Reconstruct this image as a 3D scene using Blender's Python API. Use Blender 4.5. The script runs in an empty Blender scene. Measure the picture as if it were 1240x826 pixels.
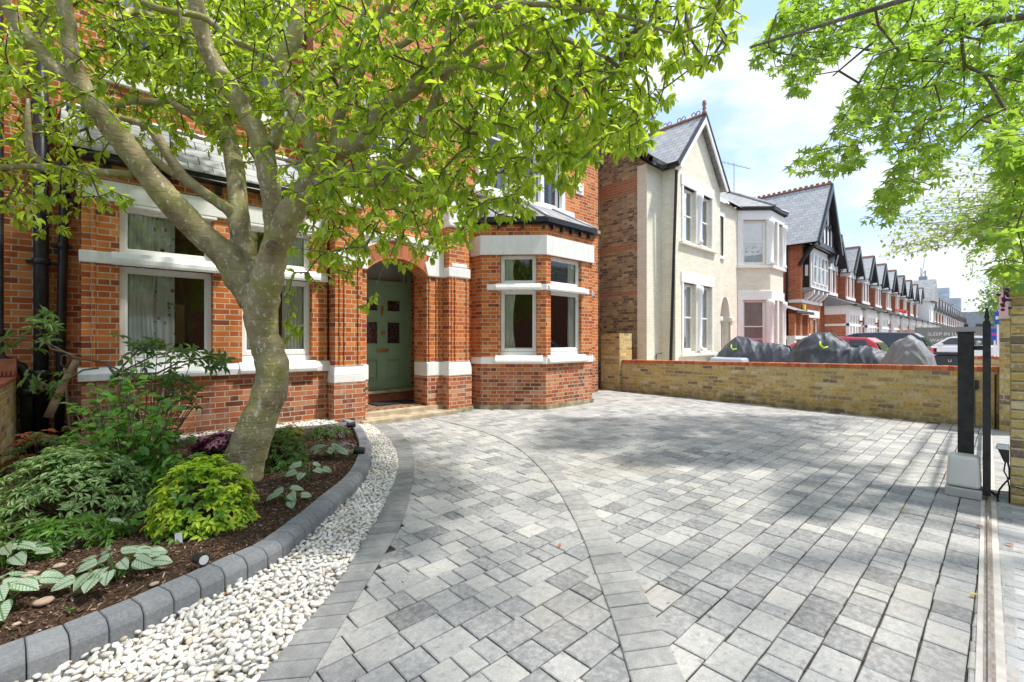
import bpy, math, random
import numpy as np
from mathutils import Vector
PI=math.pi
rnd=random.Random(7); NR=np.random.RandomState(11)
sc=bpy.context.scene; COL=sc.collection
# ------------------------------------------------------------------ camera model (level 16 mm lens, eye 1.31 m)
F_,CX,HY,EH=551.0,620.0,412.0,1.31
CA,SA=.679,.734
def at(px,py,d):
    r=(px-CX)/F_*d
    return (CA*d+SA*r, SA*d-CA*r, EH-(py-HY)*d/F_)
def gr(px,py,z=0.0): return at(px,py,F_*(EH-z)/(py-HY))
def proj(p):
    d=CA*p[0]+SA*p[1]; return CX+F_*(SA*p[0]-CA*p[1])/d, HY-F_*(p[2]-EH)/d, d
# ------------------------------------------------------------------ objects
def tag(o,label=None,cat=None,group=None,kind=None):
    if label: o['label']=label
    if cat: o['category']=cat
    if group: o['group']=group
    if kind: o['kind']=kind
    return o
def thing(name,label,cat,loc=(0,0,0),group=None):
    o=bpy.data.objects.new(name,None); COL.objects.link(o); o.location=loc; o.empty_display_size=.2
    return tag(o,label,cat,group)
def wloc(o):
    v=Vector((0,0,0))
    while o: v+=o.location; o=o.parent
    return v
def autouv(vs,f):
    p=[Vector(vs[i]) for i in f]
    n=Vector((0,0,0))
    for i in range(len(p)):
        a,b=p[i],p[(i+1)%len(p)]
        n+=Vector(((a.y-b.y)*(a.z+b.z),(a.z-b.z)*(a.x+b.x),(a.x-b.x)*(a.y+b.y)))
    if n.length<1e-12: return [(0,0)]*len(p)
    n.normalize()
    if abs(n.z)>.985: return [(q.x,q.y) for q in p]
    u=Vector((-n.y,n.x,0)).normalized(); v=n.cross(u)
    if v.z<0: v=-v
    if abs(n.z)<.05: return [(q.dot(u),q.z) for q in p]
    return [(q.dot(u),q.dot(v)) for q in p]
class MB:
    def __init__(s): s.v=[];s.f=[];s.uv={};s.m=[];s.blk=[]
    def face(s,ps,uv=None,mi=0):
        b=len(s.v); s.v+=[tuple(p) for p in ps]; s.f.append(tuple(range(b,b+len(ps)))); s.m.append(mi)
        if uv: s.uv[len(s.f)-1]=uv
    def mesh(s,vs,fs,mi=0):
        b=len(s.v); s.blk.append(b); s.v+=[tuple(p) for p in vs]
        for f in fs: s.f.append(tuple(i+b for i in f)); s.m.append(mi)
    def box(s,x0,x1,y0,y1,z0,z1,mi=0):
        s.fbox(Fr((0,0),(1,0)),x0,x1,y0,y1,z0,z1,mi)
    def fbox(s,fr,a0,a1,b0,b1,z0,z1,mi=0):
        P=fr.P
        v=[P(a0,b0,z0),P(a1,b0,z0),P(a1,b1,z0),P(a0,b1,z0),P(a0,b0,z1),P(a1,b0,z1),P(a1,b1,z1),P(a0,b1,z1)]
        s.mesh(v,[(0,3,2,1),(4,5,6,7),(0,1,5,4),(1,2,6,5),(2,3,7,6),(3,0,4,7)],mi)
    def prism(s,fr,prof,a0,a1,mi=0):      # profile in (b,z), swept along a
        n=len(prof)
        v=[fr.P(a0,b,z) for b,z in prof]+[fr.P(a1,b,z) for b,z in prof]
        fs=[tuple(range(n)),tuple(range(2*n-1,n-1,-1))]+[(i,i+n,(i+1)%n+n,(i+1)%n) for i in range(n)]
        s.mesh(v,fs,mi)
    def poly(s,pts,z0,z1,mi=0):           # plan polygon extruded in z
        n=len(pts); v=[(x,y,z0) for x,y in pts]+[(x,y,z1) for x,y in pts]
        s.mesh(v,[tuple(range(n-1,-1,-1)),tuple(range(n,2*n))]+[(i,(i+1)%n,(i+1)%n+n,i+n) for i in range(n)],mi)
    def tube(s,pts,rad,n=8,mi=0,cap=True,jit=0):
        pts=[Vector(p) for p in pts]; R=rad if isinstance(rad,(list,tuple)) else [rad]*len(pts)
        b=len(s.v); s.blk.append(b); up=None
        for i,p in enumerate(pts):
            t=(pts[min(i+1,len(pts)-1)]-pts[max(i-1,0)]).normalized()
            if up is None:
                up=Vector((0,0,1)) if abs(t.z)<.9 else Vector((1,0,0))
            a=(up-t*up.dot(t)).normalized(); c=t.cross(a); up=a
            for k in range(n):
                q=2*PI*k/n; r=R[i]*(1+(rnd.uniform(-jit,jit) if jit else 0))
                s.v.append(tuple(p+a*math.cos(q)*r+c*math.sin(q)*r))
        for i in range(len(pts)-1):
            for k in range(n):
                s.f.append((b+i*n+k,b+i*n+(k+1)%n,b+(i+1)*n+(k+1)%n,b+(i+1)*n+k)); s.m.append(mi)
        if cap:
            s.f.append(tuple(b+k for k in range(n-1,-1,-1))); s.m.append(mi)
            e=b+(len(pts)-1)*n; s.f.append(tuple(e+k for k in range(n))); s.m.append(mi)
    def lathe(s,c,prof,n=16,mi=0,axis='z'):
        b=len(s.v)
        for r,h in prof:
            for k in range(n):
                q=2*PI*k/n; x,y=r*math.cos(q),r*math.sin(q)
                s.v.append((c[0]+x,c[1]+y,c[2]+h) if axis=='z' else ((c[0]+x,c[1]+h,c[2]+y) if axis=='y' else (c[0]+h,c[1]+x,c[2]+y)))
        for i in range(len(prof)-1):
            for k in range(n):
                s.f.append((b+i*n+k,b+i*n+(k+1)%n,b+(i+1)*n+(k+1)%n,b+(i+1)*n+k)); s.m.append(mi)
        s.f.append(tuple(b+k for k in range(n-1,-1,-1))); s.m.append(mi)
        e=b+(len(prof)-1)*n; s.f.append(tuple(e+k for k in range(n))); s.m.append(mi)
    def pieces(s,name,mat,parent=None,bevel=0):
        """one object per closed piece (each box / prism added separately)"""
        seen=[];cur=None
        for k,f in enumerate(s.f):
            a=min(f)
            b=next(i for i in range(len(s.blk)-1,-1,-1) if s.blk[i]<=a)
            if cur!=b: seen.append([]); cur=b
            seen[-1].append(f)
        r=[]
        for fs in seen:
            ids=sorted({i for f in fs for i in f}); mp={i:k for k,i in enumerate(ids)}
            m=MB(); m.v=[s.v[i] for i in ids]; m.f=[tuple(mp[i] for i in f) for f in fs]; m.m=[0]*len(fs); r.append(m.build(name,mat,parent,bevel=bevel))
        return r
    def build(s,name,mat,parent=None,smooth=False,bevel=0,weld=False):
        me=bpy.data.meshes.new(name)
        if parent is not None: o0=wloc(parent)
        else:
            a=np.array(s.v); o0=Vector(((a[:,0].min()+a[:,0].max())/2,(a[:,1].min()+a[:,1].max())/2,a[:,2].min()))
        uvs=[]
        for i,f in enumerate(s.f): uvs+= s.uv[i] if i in s.uv else autouv(s.v,f)
        me.from_pydata([(x-o0.x,y-o0.y,z-o0.z) for x,y,z in s.v],[],s.f)
        ul=me.uv_layers.new(name='UVMap'); ul.data.foreach_set('uv',np.array(uvs,dtype=np.float32).ravel())
        mats=mat if isinstance(mat,(list,tuple)) else [mat]
        for m in mats: me.materials.append(m)
        if len(mats)>1: me.polygons.foreach_set('material_index',s.m)
        if smooth: me.polygons.foreach_set('use_smooth',[True]*len(me.polygons))
        me.update()
        o=bpy.data.objects.new(name,me); COL.objects.link(o)
        if parent is not None: o.parent=parent
        else: o.location=o0
        if bevel:
            b=o.modifiers.new('b','BEVEL'); b.width=bevel; b.segments=2; b.limit_method='ANGLE'; b.angle_limit=.7
        return o
class Fr:
    """plan frame: a along the wall, b into the house"""
    def __init__(s,p0,p1):
        s.o=p0; L=math.hypot(p1[0]-p0[0],p1[1]-p0[1]); s.L=L; s.u=((p1[0]-p0[0])/L,(p1[1]-p0[1])/L); s.n=(-s.u[1],s.u[0])
    def P(s,a,b,z): return (s.o[0]+s.u[0]*a+s.n[0]*b, s.o[1]+s.u[1]*a+s.n[1]*b, z)
def fwall(mb,fr,a0,a1,z0,z1,holes=(),th=.25,b0=0,mi=0):
    """wall slab with rectangular holes (a0,a1,z0,z1)"""
    A=sorted({a0,a1}|{h[0] for h in holes if a0<h[0]<a1}|{h[1] for h in holes if a0<h[1]<a1})
    Z=sorted({z0,z1}|{h[2] for h in holes if z0<h[2]<z1}|{h[3] for h in holes if z0<h[3]<z1})
    def solid(i,j):
        if i<0 or j<0 or i>=len(A)-1 or j>=len(Z)-1: return False
        a=(A[i]+A[i+1])/2; z=(Z[j]+Z[j+1])/2
        return not any(h[0]<a<h[1] and h[2]<z<h[3] for h in holes)
    P=fr.P
    for i in range(len(A)-1):
        for j in range(len(Z)-1):
            if not solid(i,j): continue
            x0,x1,y0,y1=A[i],A[i+1],Z[j],Z[j+1]; f,k=b0,b0+th
            mb.face([P(x0,f,y0),P(x1,f,y0),P(x1,f,y1),P(x0,f,y1)],mi=mi)
            mb.face([P(x1,k,y0),P(x0,k,y0),P(x0,k,y1),P(x1,k,y1)],mi=mi)
            if not solid(i-1,j): mb.face([P(x0,k,y0),P(x0,f,y0),P(x0,f,y1),P(x0,k,y1)],mi=mi)
            if not solid(i+1,j): mb.face([P(x1,f,y0),P(x1,k,y0),P(x1,k,y1),P(x1,f,y1)],mi=mi)
            if not solid(i,j-1): mb.face([P(x0,f,y0),P(x0,k,y0),P(x1,k,y0),P(x1,f,y0)],mi=mi)
            if not solid(i,j+1): mb.face([P(x0,f,y1),P(x1,f,y1),P(x1,k,y1),P(x0,k,y1)],mi=mi)
XF=Fr((0,0),(1,0))
def YF(y): return Fr((0,y),(1,y))
# ------------------------------------------------------------------ node helpers
class NT:
    def __init__(s,name):
        s.mat=bpy.data.materials.new(name); s.mat.use_nodes=True; s.nt=s.mat.node_tree; s.nt.nodes.clear()
        s.out=s.nt.nodes.new('ShaderNodeOutputMaterial')
    def n(s,t,**k):
        x=s.nt.nodes.new(t)
        for a,b in k.items(): setattr(x,a,b)
        return x
    def l(s,a,b): s.nt.links.new(a,b)
    def put(s,sock,v):
        if hasattr(v,'links') or isinstance(v,bpy.types.NodeSocket): s.l(v,sock)
        else: sock.default_value=v
    def m(s,op,a,b=None,c=None,clamp=False):
        x=s.n('ShaderNodeMath',operation=op); x.use_clamp=clamp
        s.put(x.inputs[0],a)
        if b is not None: s.put(x.inputs[1],b)
        if c is not None: s.put(x.inputs[2],c)
        return x.outputs[0]
    def mix(s,f,a,b,bt='MIX'):
        x=s.n('ShaderNodeMix',data_type='RGBA',blend_type=bt)
        s.put(x.inputs[0],f)
        for k,v in ((6,a),(7,b)):
            if isinstance(v,(tuple,list)): v=tuple(v)+((1,) if len(v)==3 else ())
            s.put(x.inputs[k],v)
        return x.outputs[2]
    def ramp(s,f,stops,const=False):
        x=s.n('ShaderNodeValToRGB'); r=x.color_ramp
        if const: r.interpolation='CONSTANT'
        while len(r.elements)<len(stops): r.elements.new(.5)
        for e,(p,c) in zip(r.elements,stops): e.position=p; e.color=tuple(c)+((1,) if len(c)==3 else ())
        s.put(x.inputs[0],f); return x.outputs[0]
    def noise(s,vec,scale,detail=4,rough=.55,out=0):
        x=s.n('ShaderNodeTexNoise'); s.l(vec,x.inputs['Vector']); x.inputs['Scale'].default_value=scale; x.inputs['Detail'].default_value=detail; x.inputs['Roughness'].default_value=rough
        return x.outputs[out]
    def ms(s,f,a,b,c=0.,d=1.):
        x=s.n('ShaderNodeMapRange'); x.clamp=True; x.interpolation_type='SMOOTHSTEP'
        for i,v in enumerate((f,a,b,c,d)): s.put(x.inputs[i],v)
        return x.outputs[0]
    def bump(s,h,st=.3,dist=.01):
        x=s.n('ShaderNodeBump'); x.inputs['Strength'].default_value=st; x.inputs['Distance'].default_value=dist; s.l(h,x.inputs['Height']); return x.outputs[0]
    def bsdf(s,col,rough=.7,nrm=None,metal=0,spec=.4,**k):
        x=s.n('ShaderNodeBsdfPrincipled')
        if isinstance(col,(tuple,list)): col=tuple(col)+((1,) if len(col)==3 else ())
        s.put(x.inputs['Base Color'],col); s.put(x.inputs['Roughness'],rough); x.inputs['Metallic'].default_value=metal
        x.inputs['Specular IOR Level'].default_value=spec
        if nrm is not None: s.l(nrm,x.inputs['Normal'])
        for a,b in k.items(): x.inputs[a.replace('_',' ')].default_value=b
        return x.outputs[0]
    def done(s,sh): s.l(sh,s.out.inputs[0]); return s.mat
    def obj(s): return s.n('ShaderNodeTexCoord').outputs['Object']
    def uv(s): return s.n('ShaderNodeTexCoord').outputs['UV']
    def pos(s): return s.n('ShaderNodeNewGeometry').outputs['Position']
    def isl(s): return s.n('ShaderNodeNewGeometry').outputs['Random Per Island']
def mottled(name,c1,c2,scale=8,rough=.7,bump=.2,bd=.004,detail=5,metal=0,spec=.4,c3=None,lo=.35,hi=.65,bscale=None):
    t=NT(name); p=t.pos(); n=t.noise(p,scale,detail)
    st=[(lo,c1),(hi,c2)] if c3 is None else [(lo,c1),((lo+hi)/2,c2),(hi,c3)]
    col=t.ramp(n,st); h=t.noise(p,bscale or scale*6,4)
    return t.done(t.bsdf(col,rough,t.bump(h,bump,bd) if bump else None,metal,spec))
def brick_mat(name,stops,mortar,S=.225,Hd=.1125,ch=.075,bond='flemish',plinth=None,mw=.0055,stain=.25,bands=None,moss=None,painted=False,bump=.5,sooty=0):
    t=NT(name); uv=t.uv(); sep=t.n('ShaderNodeSeparateXYZ'); t.l(uv,sep.inputs[0]); u,v=sep.outputs[0],sep.outputs[1]
    pos=t.pos()
    jn=t.noise(pos,9,2); u=t.m('ADD',u,t.m('MULTIPLY',t.m('SUBTRACT',jn,.5),.006)); v=t.m('ADD',v,t.m('MULTIPLY',t.m('SUBTRACT',t.noise(pos,5.3,2),.5),.006))
    r=t.m('FLOOR',t.m('DIVIDE',v,ch)); fv=t.m('SUBTRACT',v,t.m('MULTIPLY',r,ch))
    odd=t.m('FLOORED_MODULO',r,2.)
    if bond=='flemish':
        P=S+Hd; off=t.m('MULTIPLY',odd,P/2)
        u2=t.m('ADD',u,off); c=t.m('FLOOR',t.m('DIVIDE',u2,P)); mm=t.m('SUBTRACT',u2,t.m('MULTIPLY',c,P))
        isH=t.m('GREATER_THAN',mm,S); idn=t.m('ADD',t.m('MULTIPLY',c,2.),isH)
        loc=t.m('SUBTRACT',mm,t.m('MULTIPLY',isH,S)); wid=t.m('ADD',S,t.m('MULTIPLY',isH,Hd-S))
    elif bond=='soldier':
        c=t.m('FLOOR',t.m('DIVIDE',u,ch)); loc=t.m('SUBTRACT',u,t.m('MULTIPLY',c,ch)); wid=ch; idn=c; fv=t.m('ADD',t.m('MULTIPLY',fv,0.),.5); r=0.
    else:
        u2=t.m('ADD',u,t.m('MULTIPLY',odd,S/2)); c=t.m('FLOOR',t.m('DIVIDE',u2,S)); loc=t.m('SUBTRACT',u2,t.m('MULTIPLY',c,S)); wid=S; idn=c
    du=t.m('MINIMUM',loc,t.m('SUBTRACT',wid,loc)); dv=t.m('MINIMUM',fv,t.m('SUBTRACT',ch,fv)) if bond!='soldier' else .05
    d=t.m('MINIMUM',du,dv)
    mask=t.ms(d,mw-.0025,mw+.0025)
    cv=t.n('ShaderNodeCombineXYZ'); t.put(cv.inputs[0],idn); t.put(cv.inputs[1],r)
    wn=t.n('ShaderNodeTexWhiteNoise',noise_dimensions='2D'); t.l(cv.outputs[0],wn.inputs['Vector'])
    col=t.ramp(wn.outputs['Value'],stops)
    fine=t.noise(pos,60,4)
    col=t.mix(t.ms(fine,.25,.75,.0,stain),col,(.08,.05,.035),'MIX')
    big=t.noise(pos,1.6,5,.65)
    col=t.mix(t.ms(big,.42,.75,0,stain),col,(.10,.075,.05))
    if sooty:
        sn=t.noise(pos,15,5,.7); col=t.mix(t.ms(sn,.50,.64,0,.55),col,(.20,.13,.06)); col=t.mix(t.ms(t.noise(pos,24,4,.7),.56,.68,0,.6),col,(.80,.72,.52)); col=t.mix(t.ms(t.noise(pos,4,5,.7),.52,.66,0,.4),col,(.40,.33,.09))
    if bands:
        z=t.n('ShaderNodeSeparateXYZ'); t.l(pos,z.inputs[0]); z=z.outputs[2]
        bm=0.
        for z0,z1 in bands: bm=t.m('ADD',bm,t.m('MULTIPLY',t.m('GREATER_THAN',z,z0),t.m('LESS_THAN',z,z1)))
        col=t.mix(bm,col,t.mix(wn.outputs['Value'],(.46,.20,.10),(.36,.15,.08)))
    if plinth:
        z=t.n('ShaderNodeSeparateXYZ'); t.l(pos,z.inputs[0]); z=z.outputs[2]
        zz=t.m('ADD',z,t.m('MULTIPLY',t.m('SUBTRACT',t.noise(pos,3,3),.5),.25))
        w=t.ms(zz,plinth-.12,plinth+.12,1.,0.)
        col=t.mix(t.m('MULTIPLY',w,.62),col,t.ramp(wn.outputs['Value'],[(0,(.13,.055,.04)),(.35,(.30,.085,.055)),(.7,(.44,.14,.075)),(1,(.48,.25,.17))]))
        eff=t.m('MULTIPLY',t.ms(t.noise(pos,4.5,6,.7),.5,.7),w)
        col=t.mix(t.m('MULTIPLY',eff,.35),col,(.55,.48,.42))
    mc=t.mix(t.noise(pos,25,3),mortar,tuple(x*.72 for x in mortar))
    if painted: mask2=t.m('ADD',.62,t.m('MULTIPLY',mask,.38)); colr=t.mix(mask2,mc,col)
    else: colr=t.mix(mask,mc,col)
    if moss:
        z=t.n('ShaderNodeSeparateXYZ'); t.l(pos,z.inputs[0]); z=z.outputs[2]
        mo=t.m('MULTIPLY',t.ms(z,0.,moss[0],1.,0.),t.ms(t.noise(pos,7,5),.35,.62))
        colr=t.mix(t.m('MULTIPLY',mo,moss[1]),colr,(.09,.085,.045))
    h=t.m('ADD',mask,t.m('MULTIPLY',fine,.35))
    return t.done(t.bsdf(colr,.85,t.bump(h,bump,.006),spec=.25))
def leaf_mat(name,stops,trans,tfac=.45,rough=.42,veins=None,edge=None,wscale=1.3):
    t=NT(name); r=t.isl(); col=t.ramp(r,stops)
    if edge or veins:
        sep=t.n('ShaderNodeSeparateXYZ'); t.l(t.uv(),sep.inputs[0]); u,v=sep.outputs[0],sep.outputs[1]
        av=t.m('ABSOLUTE',v)
    if edge:
        nz=t.noise(t.uv(),9,2)
        col=t.mix(t.ms(t.m('ADD',av,t.m('MULTIPLY',nz,.3)),.42,.55),col,edge)
    if veins:
        # mid rib, side ribs and a fine net
        rib=t.ms(av,.02,.06,1.,0.)
        s=t.m('SUBTRACT',t.m('MULTIPLY',u,6.),t.m('MULTIPLY',av,5.)); fr=t.m('ABSOLUTE',t.m('SUBTRACT',t.m('FRACT',s),.5))
        side=t.ms(fr,.06,.16,1.,0.)
        vo=t.n('ShaderNodeTexVoronoi',feature='DISTANCE_TO_EDGE'); t.l(t.uv(),vo.inputs['Vector']); vo.inputs['Scale'].default_value=11
        net=t.ms(vo.outputs['Distance'],.01,.09,.55,0.)
        rim=t.ms(av,.37,.43)
        k=t.m('MAXIMUM',t.m('MAXIMUM',rib,side),t.m('MAXIMUM',net,rim))
        col=t.mix(k,col,veins)
    p=t.bsdf(col,rough,spec=.45)
    tr=t.n('ShaderNodeBsdfTranslucent'); tc=t.mix(r,trans,tuple(min(1,x*wscale) for x in trans)); t.l(tc,tr.inputs[0])
    mx=t.n('ShaderNodeMixShader'); mx.inputs[0].default_value=tfac; t.l(p,mx.inputs[1]); t.l(tr.outputs[0],mx.inputs[2])
    return t.done(mx.outputs[0])
def plain(name,col,rough=.5,metal=0,spec=.5,**k):
    t=NT(name); return t.done(t.bsdf(col,rough,None,metal,spec,**k))
def glow(name,col,st):
    t=NT(name); e=t.n('ShaderNodeEmission'); e.inputs[0].default_value=tuple(col)+(1,); e.inputs[1].default_value=st; return t.done(e.outputs[0])
M={}
M['red']=brick_mat('red_brick',[(0,(.24,.06,.028)),(.1,(.42,.095,.028)),(.5,(.60,.155,.035)),(.8,(.68,.21,.048)),(1,(.72,.28,.09))],(.64,.56,.40),plinth=.80,stain=.14,S=.2155,Hd=.1075,ch=.0717,mw=.0056)
M['red_far']=brick_mat('terrace_brick',[(0,(.40,.11,.05)),(1,(.58,.2,.085))],(.45,.36,.26),stain=.06,bump=.2)
M['soldier']=brick_mat('soldier_brick',[(0,(.36,.10,.045)),(1,(.56,.19,.08))],(.55,.47,.36),bond='soldier',stain=.12,mw=.005)
M['voussoir']=M['soldier']
M['cope']=brick_mat('coping_brick',[(0,(.46,.115,.045)),(.5,(.54,.15,.06)),(1,(.6,.2,.085))],(.58,.5,.4),bond='soldier',ch=.078,stain=.1)
M['yellow']=brick_mat('yellow_stock_brick',[(0,(.20,.15,.12)),(.08,(.38,.27,.13)),(.3,(.58,.42,.14)),(.6,(.68,.53,.22)),(.8,(.64,.41,.08)),(1,(.74,.64,.38))],(.60,.52,.36),sooty=1,S=.23,ch=.075,bond='stretcher',stain=.2,moss=(.38,.5),mw=.0075,bump=.7)
M['stock']=brick_mat('weathered_stock_brick',[(0,(.15,.11,.08)),(.3,(.29,.205,.125)),(.65,(.42,.30,.165)),(1,(.56,.42,.24))],(.46,.40,.30),stain=.2,bands=[(5.35,5.78),(3.80,3.98),(2.55,2.66),(.82,1.0)])
M['cream']=brick_mat('cream_painted_brick',[(0,(.82,.77,.61)),(.5,(.86,.825,.68)),(1,(.89,.86,.74))],(.72,.66,.54),painted=True,stain=.09,bump=.35)
def whitepaint():
    t=NT('white_paint'); p=t.pos(); mp=t.n('ShaderNodeMapping'); t.l(p,mp.inputs[0]); mp.inputs['Scale'].default_value=(9,9,1.2)
    c=t.mix(t.ms(t.noise(mp.outputs[0],1.5,5,.65),.45,.75,0,.30),(.87,.865,.85),(.58,.56,.50)); c=t.mix(t.ms(t.noise(p,6,6,.7),.55,.75,0,.22),c,(.52,.50,.44))
    return t.done(t.bsdf(c,.5,t.bump(t.noise(p,25,4),.12,.004)))
M['white']=whitepaint()
M['creamtrim']=mottled('cream_stucco',(.84,.79,.69),(.90,.87,.80),2,.6,.1)
M['stone']=mottled('mossy_plinth_render',(.17,.15,.085),(.42,.37,.26),7,.9,.5)
M['sandstone']=mottled('sandstone_step',(.33,.26,.17),(.55,.46,.33),6,.85,.4)
M['black']=mottled('black_gutter_paint',(.012,.012,.013),(.03,.03,.032),12,.35,.15)
M['iron']=mottled('black_metal',(.018,.018,.019),(.04,.038,.036),14,.42,.1,metal=.3)
M['door']=mottled('sage_green_door_paint',(.24,.37,.25),(.28,.42,.29),3,.35,.05)
M['brass']=plain('aged_brass',(.55,.36,.10),.35,.9)
M['terra']=mottled('red_terracotta',(.28,.09,.05),(.42,.15,.08),9,.7,.3)
M['mat']=plain('black_doormat',(.02,.02,.022),.95)
def tile_mat():
    t=NT('porch_mosaic_tile'); ch=t.n('ShaderNodeTexChecker'); t.l(t.uv(),ch.inputs[0]); ch.inputs[3].default_value=14; ch.inputs[1].default_value=(.36,.25,.15,1); ch.inputs[2].default_value=(.20,.08,.05,1)
    return t.done(t.bsdf(t.mix(t.ms(t.noise(t.pos(),9,3),.3,.8,0,.4),ch.outputs[0],(.12,.1,.08)),.6))
M['tile']=tile_mat()
def slate(name,c1,c2,c3,w=.26,h=.2):
    t=NT(name); b=t.n('ShaderNodeTexBrick'); t.l(t.uv(),b.inputs[0]); b.inputs['Scale'].default_value=1; b.inputs['Brick Width'].default_value=w; b.inputs['Row Height'].default_value=h
    b.inputs['Mortar Size'].default_value=.007; b.inputs['Mortar Smooth'].default_value=.3; b.inputs['Bias'].default_value=0
    b.inputs[1].default_value=c1+(1,); b.inputs[2].default_value=c2+(1,); b.inputs[3].default_value=(.06,.06,.062,1)
    n=t.noise(t.pos(),3,5,.65); col=t.mix(t.ms(n,.45,.75,0,.45),b.outputs[0],c3)
    return t.done(t.bsdf(col,.6,t.bump(t.m('SUBTRACT',1.,b.outputs[1]),.6,.01),spec=.4))
M['slate']=slate('grey_slate',(.26,.265,.27),(.36,.365,.36),(.42,.42,.37))
M['slate2']=slate('pale_slate',(.36,.375,.38),(.46,.47,.47),(.50,.49,.44))
M['lead']=mottled('lead_sheet',(.28,.29,.31),(.42,.43,.45),4,.45,.1,metal=.4)
M['ridge']=plain('terracotta_ridge',(.34,.16,.10),.8)
def glass_mat(name,tint=(.93,.96,.95),lo=.08,hi=.8,rough=.0):
    t=NT(name); g=t.n('ShaderNodeBsdfGlossy'); g.inputs['Roughness'].default_value=rough; g.inputs[0].default_value=(.95,.97,1,1)
    tr=t.n('ShaderNodeBsdfTransparent'); tr.inputs[0].default_value=tint+(1,)
    f=t.n('ShaderNodeFresnel'); f.inputs[0].default_value=1.5
    nz=t.noise(t.pos(),1.1,2); bp=t.bump(nz,.04,.08); t.l(bp,g.inputs['Normal'])
    mx=t.n('ShaderNodeMixShader'); t.l(t.ms(f.outputs[0],.0,1.,lo,hi),mx.inputs[0]); t.l(tr.outputs[0],mx.inputs[1]); t.l(g.outputs[0],mx.inputs[2])
    return t.done(mx.outputs[0])
M['glass']=glass_mat('window_glass')
M['glassbright']=glass_mat('street_window_glass',lo=.35,hi=.9)
M['carglass']=plain('dark_car_glass',(.03,.04,.045),.05,0,.8)
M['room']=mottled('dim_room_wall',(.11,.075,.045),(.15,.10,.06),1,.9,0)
M['curtain']=mottled('pale_green_curtain',(.66,.70,.58),(.80,.82,.74),5,.9,.1)
def floral():
    t=NT('floral_curtain'); v=t.n('ShaderNodeTexVoronoi'); t.l(t.pos(),v.inputs['Vector']); v.inputs['Scale'].default_value=11
    c=t.mix(t.ms(v.outputs['Distance'],.22,.30,1.,0.),(.62,.62,.54),t.mix(t.m('GREATER_THAN',t.noise(t.pos(),6,1),.52),(.35,.08,.09),(.16,.24,.13)))
    return t.done(t.bsdf(c,.9))
M['floral']=floral()
M['net']=mottled('white_net_curtain',(.78,.78,.76),(.9,.9,.89),6,.9,0)
M['bulb']=glow('warm_bulb',(1,.62,.25),14)
# ================================================================== windows
def curtain_mesh(fr,a0,a1,b,z0,z1,folds=9,amp=.025,gather=0):
    mb=MB(); n=folds*6; vs=[]
    for j in range(7):
        zz=z0+(z1-z0)*j/6; w=1-gather*math.sin(PI*min(1,max(0,(1-j/6))))*.5
        for i in range(n+1):
            s=i/n; vs.append(fr.P(a0+(a1-a0)*s*w,b+amp*math.sin(s*folds*2*PI+.4*math.sin(j*.8))*(1+.3*math.sin(j+s*9)),zz))
    mb.mesh(vs,[(j*(n+1)+i,j*(n+1)+i+1,(j+1)*(n+1)+i+1,(j+1)*(n+1)+i) for j in range(6) for i in range(n)])
    return mb
def window(par,fr,a0,a1,z0,z1,b=.08,fw=.055,bars=(),vbars=(),curt=None,frame='white',glass='glass',dep=.06,name='window',cmat='curtain',sash=False):
    """frame + pane + optional curtain (l,r widths)"""
    mb=MB(); g=.003
    mb.fbox(fr,a0+g,a0+fw,b,b+dep,z0+g,z1-g); mb.fbox(fr,a1-fw,a1-g,b,b+dep,z0+g,z1-g)
    mb.fbox(fr,a0+fw,a1-fw,b,b+dep,z0+g,z0+fw); mb.fbox(fr,a0+fw,a1-fw,b,b+dep,z1-fw,z1-g)
    for zb in bars: mb.fbox(fr,a0+fw,a1-fw,b+.006,b+dep-.008,zb-.022,zb+.022)
    for ab in vbars: mb.fbox(fr,ab-.02,ab+.02,b+.008,b+dep-.01,z0+fw,z1-fw)
    # inner bead
    w=fw+.018
    for (x0,x1,y0,y1) in ((a0+fw,a0+w,z0+fw,z1-fw),(a1-w,a1-fw,z0+fw,z1-fw),(a0+w,a1-w,z0+fw,z0+w),(a0+w,a1-w,z1-w,z1-fw)):
        mb.fbox(fr,x0,x1,b+.018,b+dep-.012,y0,y1)
    o=mb.build(name,M[frame],par,bevel=.004)
    p=MB(); p.face([fr.P(a0+fw,b+.03,z0+fw),fr.P(a1-fw,b+.03,z0+fw),fr.P(a1-fw,b+.03,z1-fw),fr.P(a0+fw,b+.03,z1-fw)]); p.build('pane',M[glass],o)
    if curt:
        for (c0,c1,gm) in curt:
            f=max(3,int(abs(c1-c0)/.045)); curtain_mesh(fr,c0,c1,b+.085,z0-.05,z1+.02,f,.02,gm).build('curtain',M[cmat],o,smooth=True)
    return o
# ================================================================== OUR HOUSE
hs=thing('brick_house','large red brick house with white stone bands and sage green door, behind the tree','house',(4.5,7,0))
wl=MB()   # main walls
# left set back wall + upper storey
fwall(wl,YF(7.42),-3.2,2.45,-.1,8.2,[(-.03,2.44,.5,3.15),(.2,1.1,4.6,6.3),(1.35,2.25,4.6,6.3)],.3)
fwall(wl,YF(7.05),2.45,9.52,3.6,8.2,[(3.2,4.4,3.95,5.5),(5.75,6.45,4.32,6.3),(6.75,7.3,4.32,6.3),(7.42,8.02,4.32,6.3)],.3)
fwall(wl,YF(7.05),2.45,9.52,-.1,3.6,[(3.20,4.40,-.2,2.66),(5.45,8.69,-.2,3.5)],.31)
fwall(wl,Fr((9.517,7.053),(9.517,16)),.0,9,-.1,8.2,[],.3)
wl.build('wall',M['red'],hs)
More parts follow.
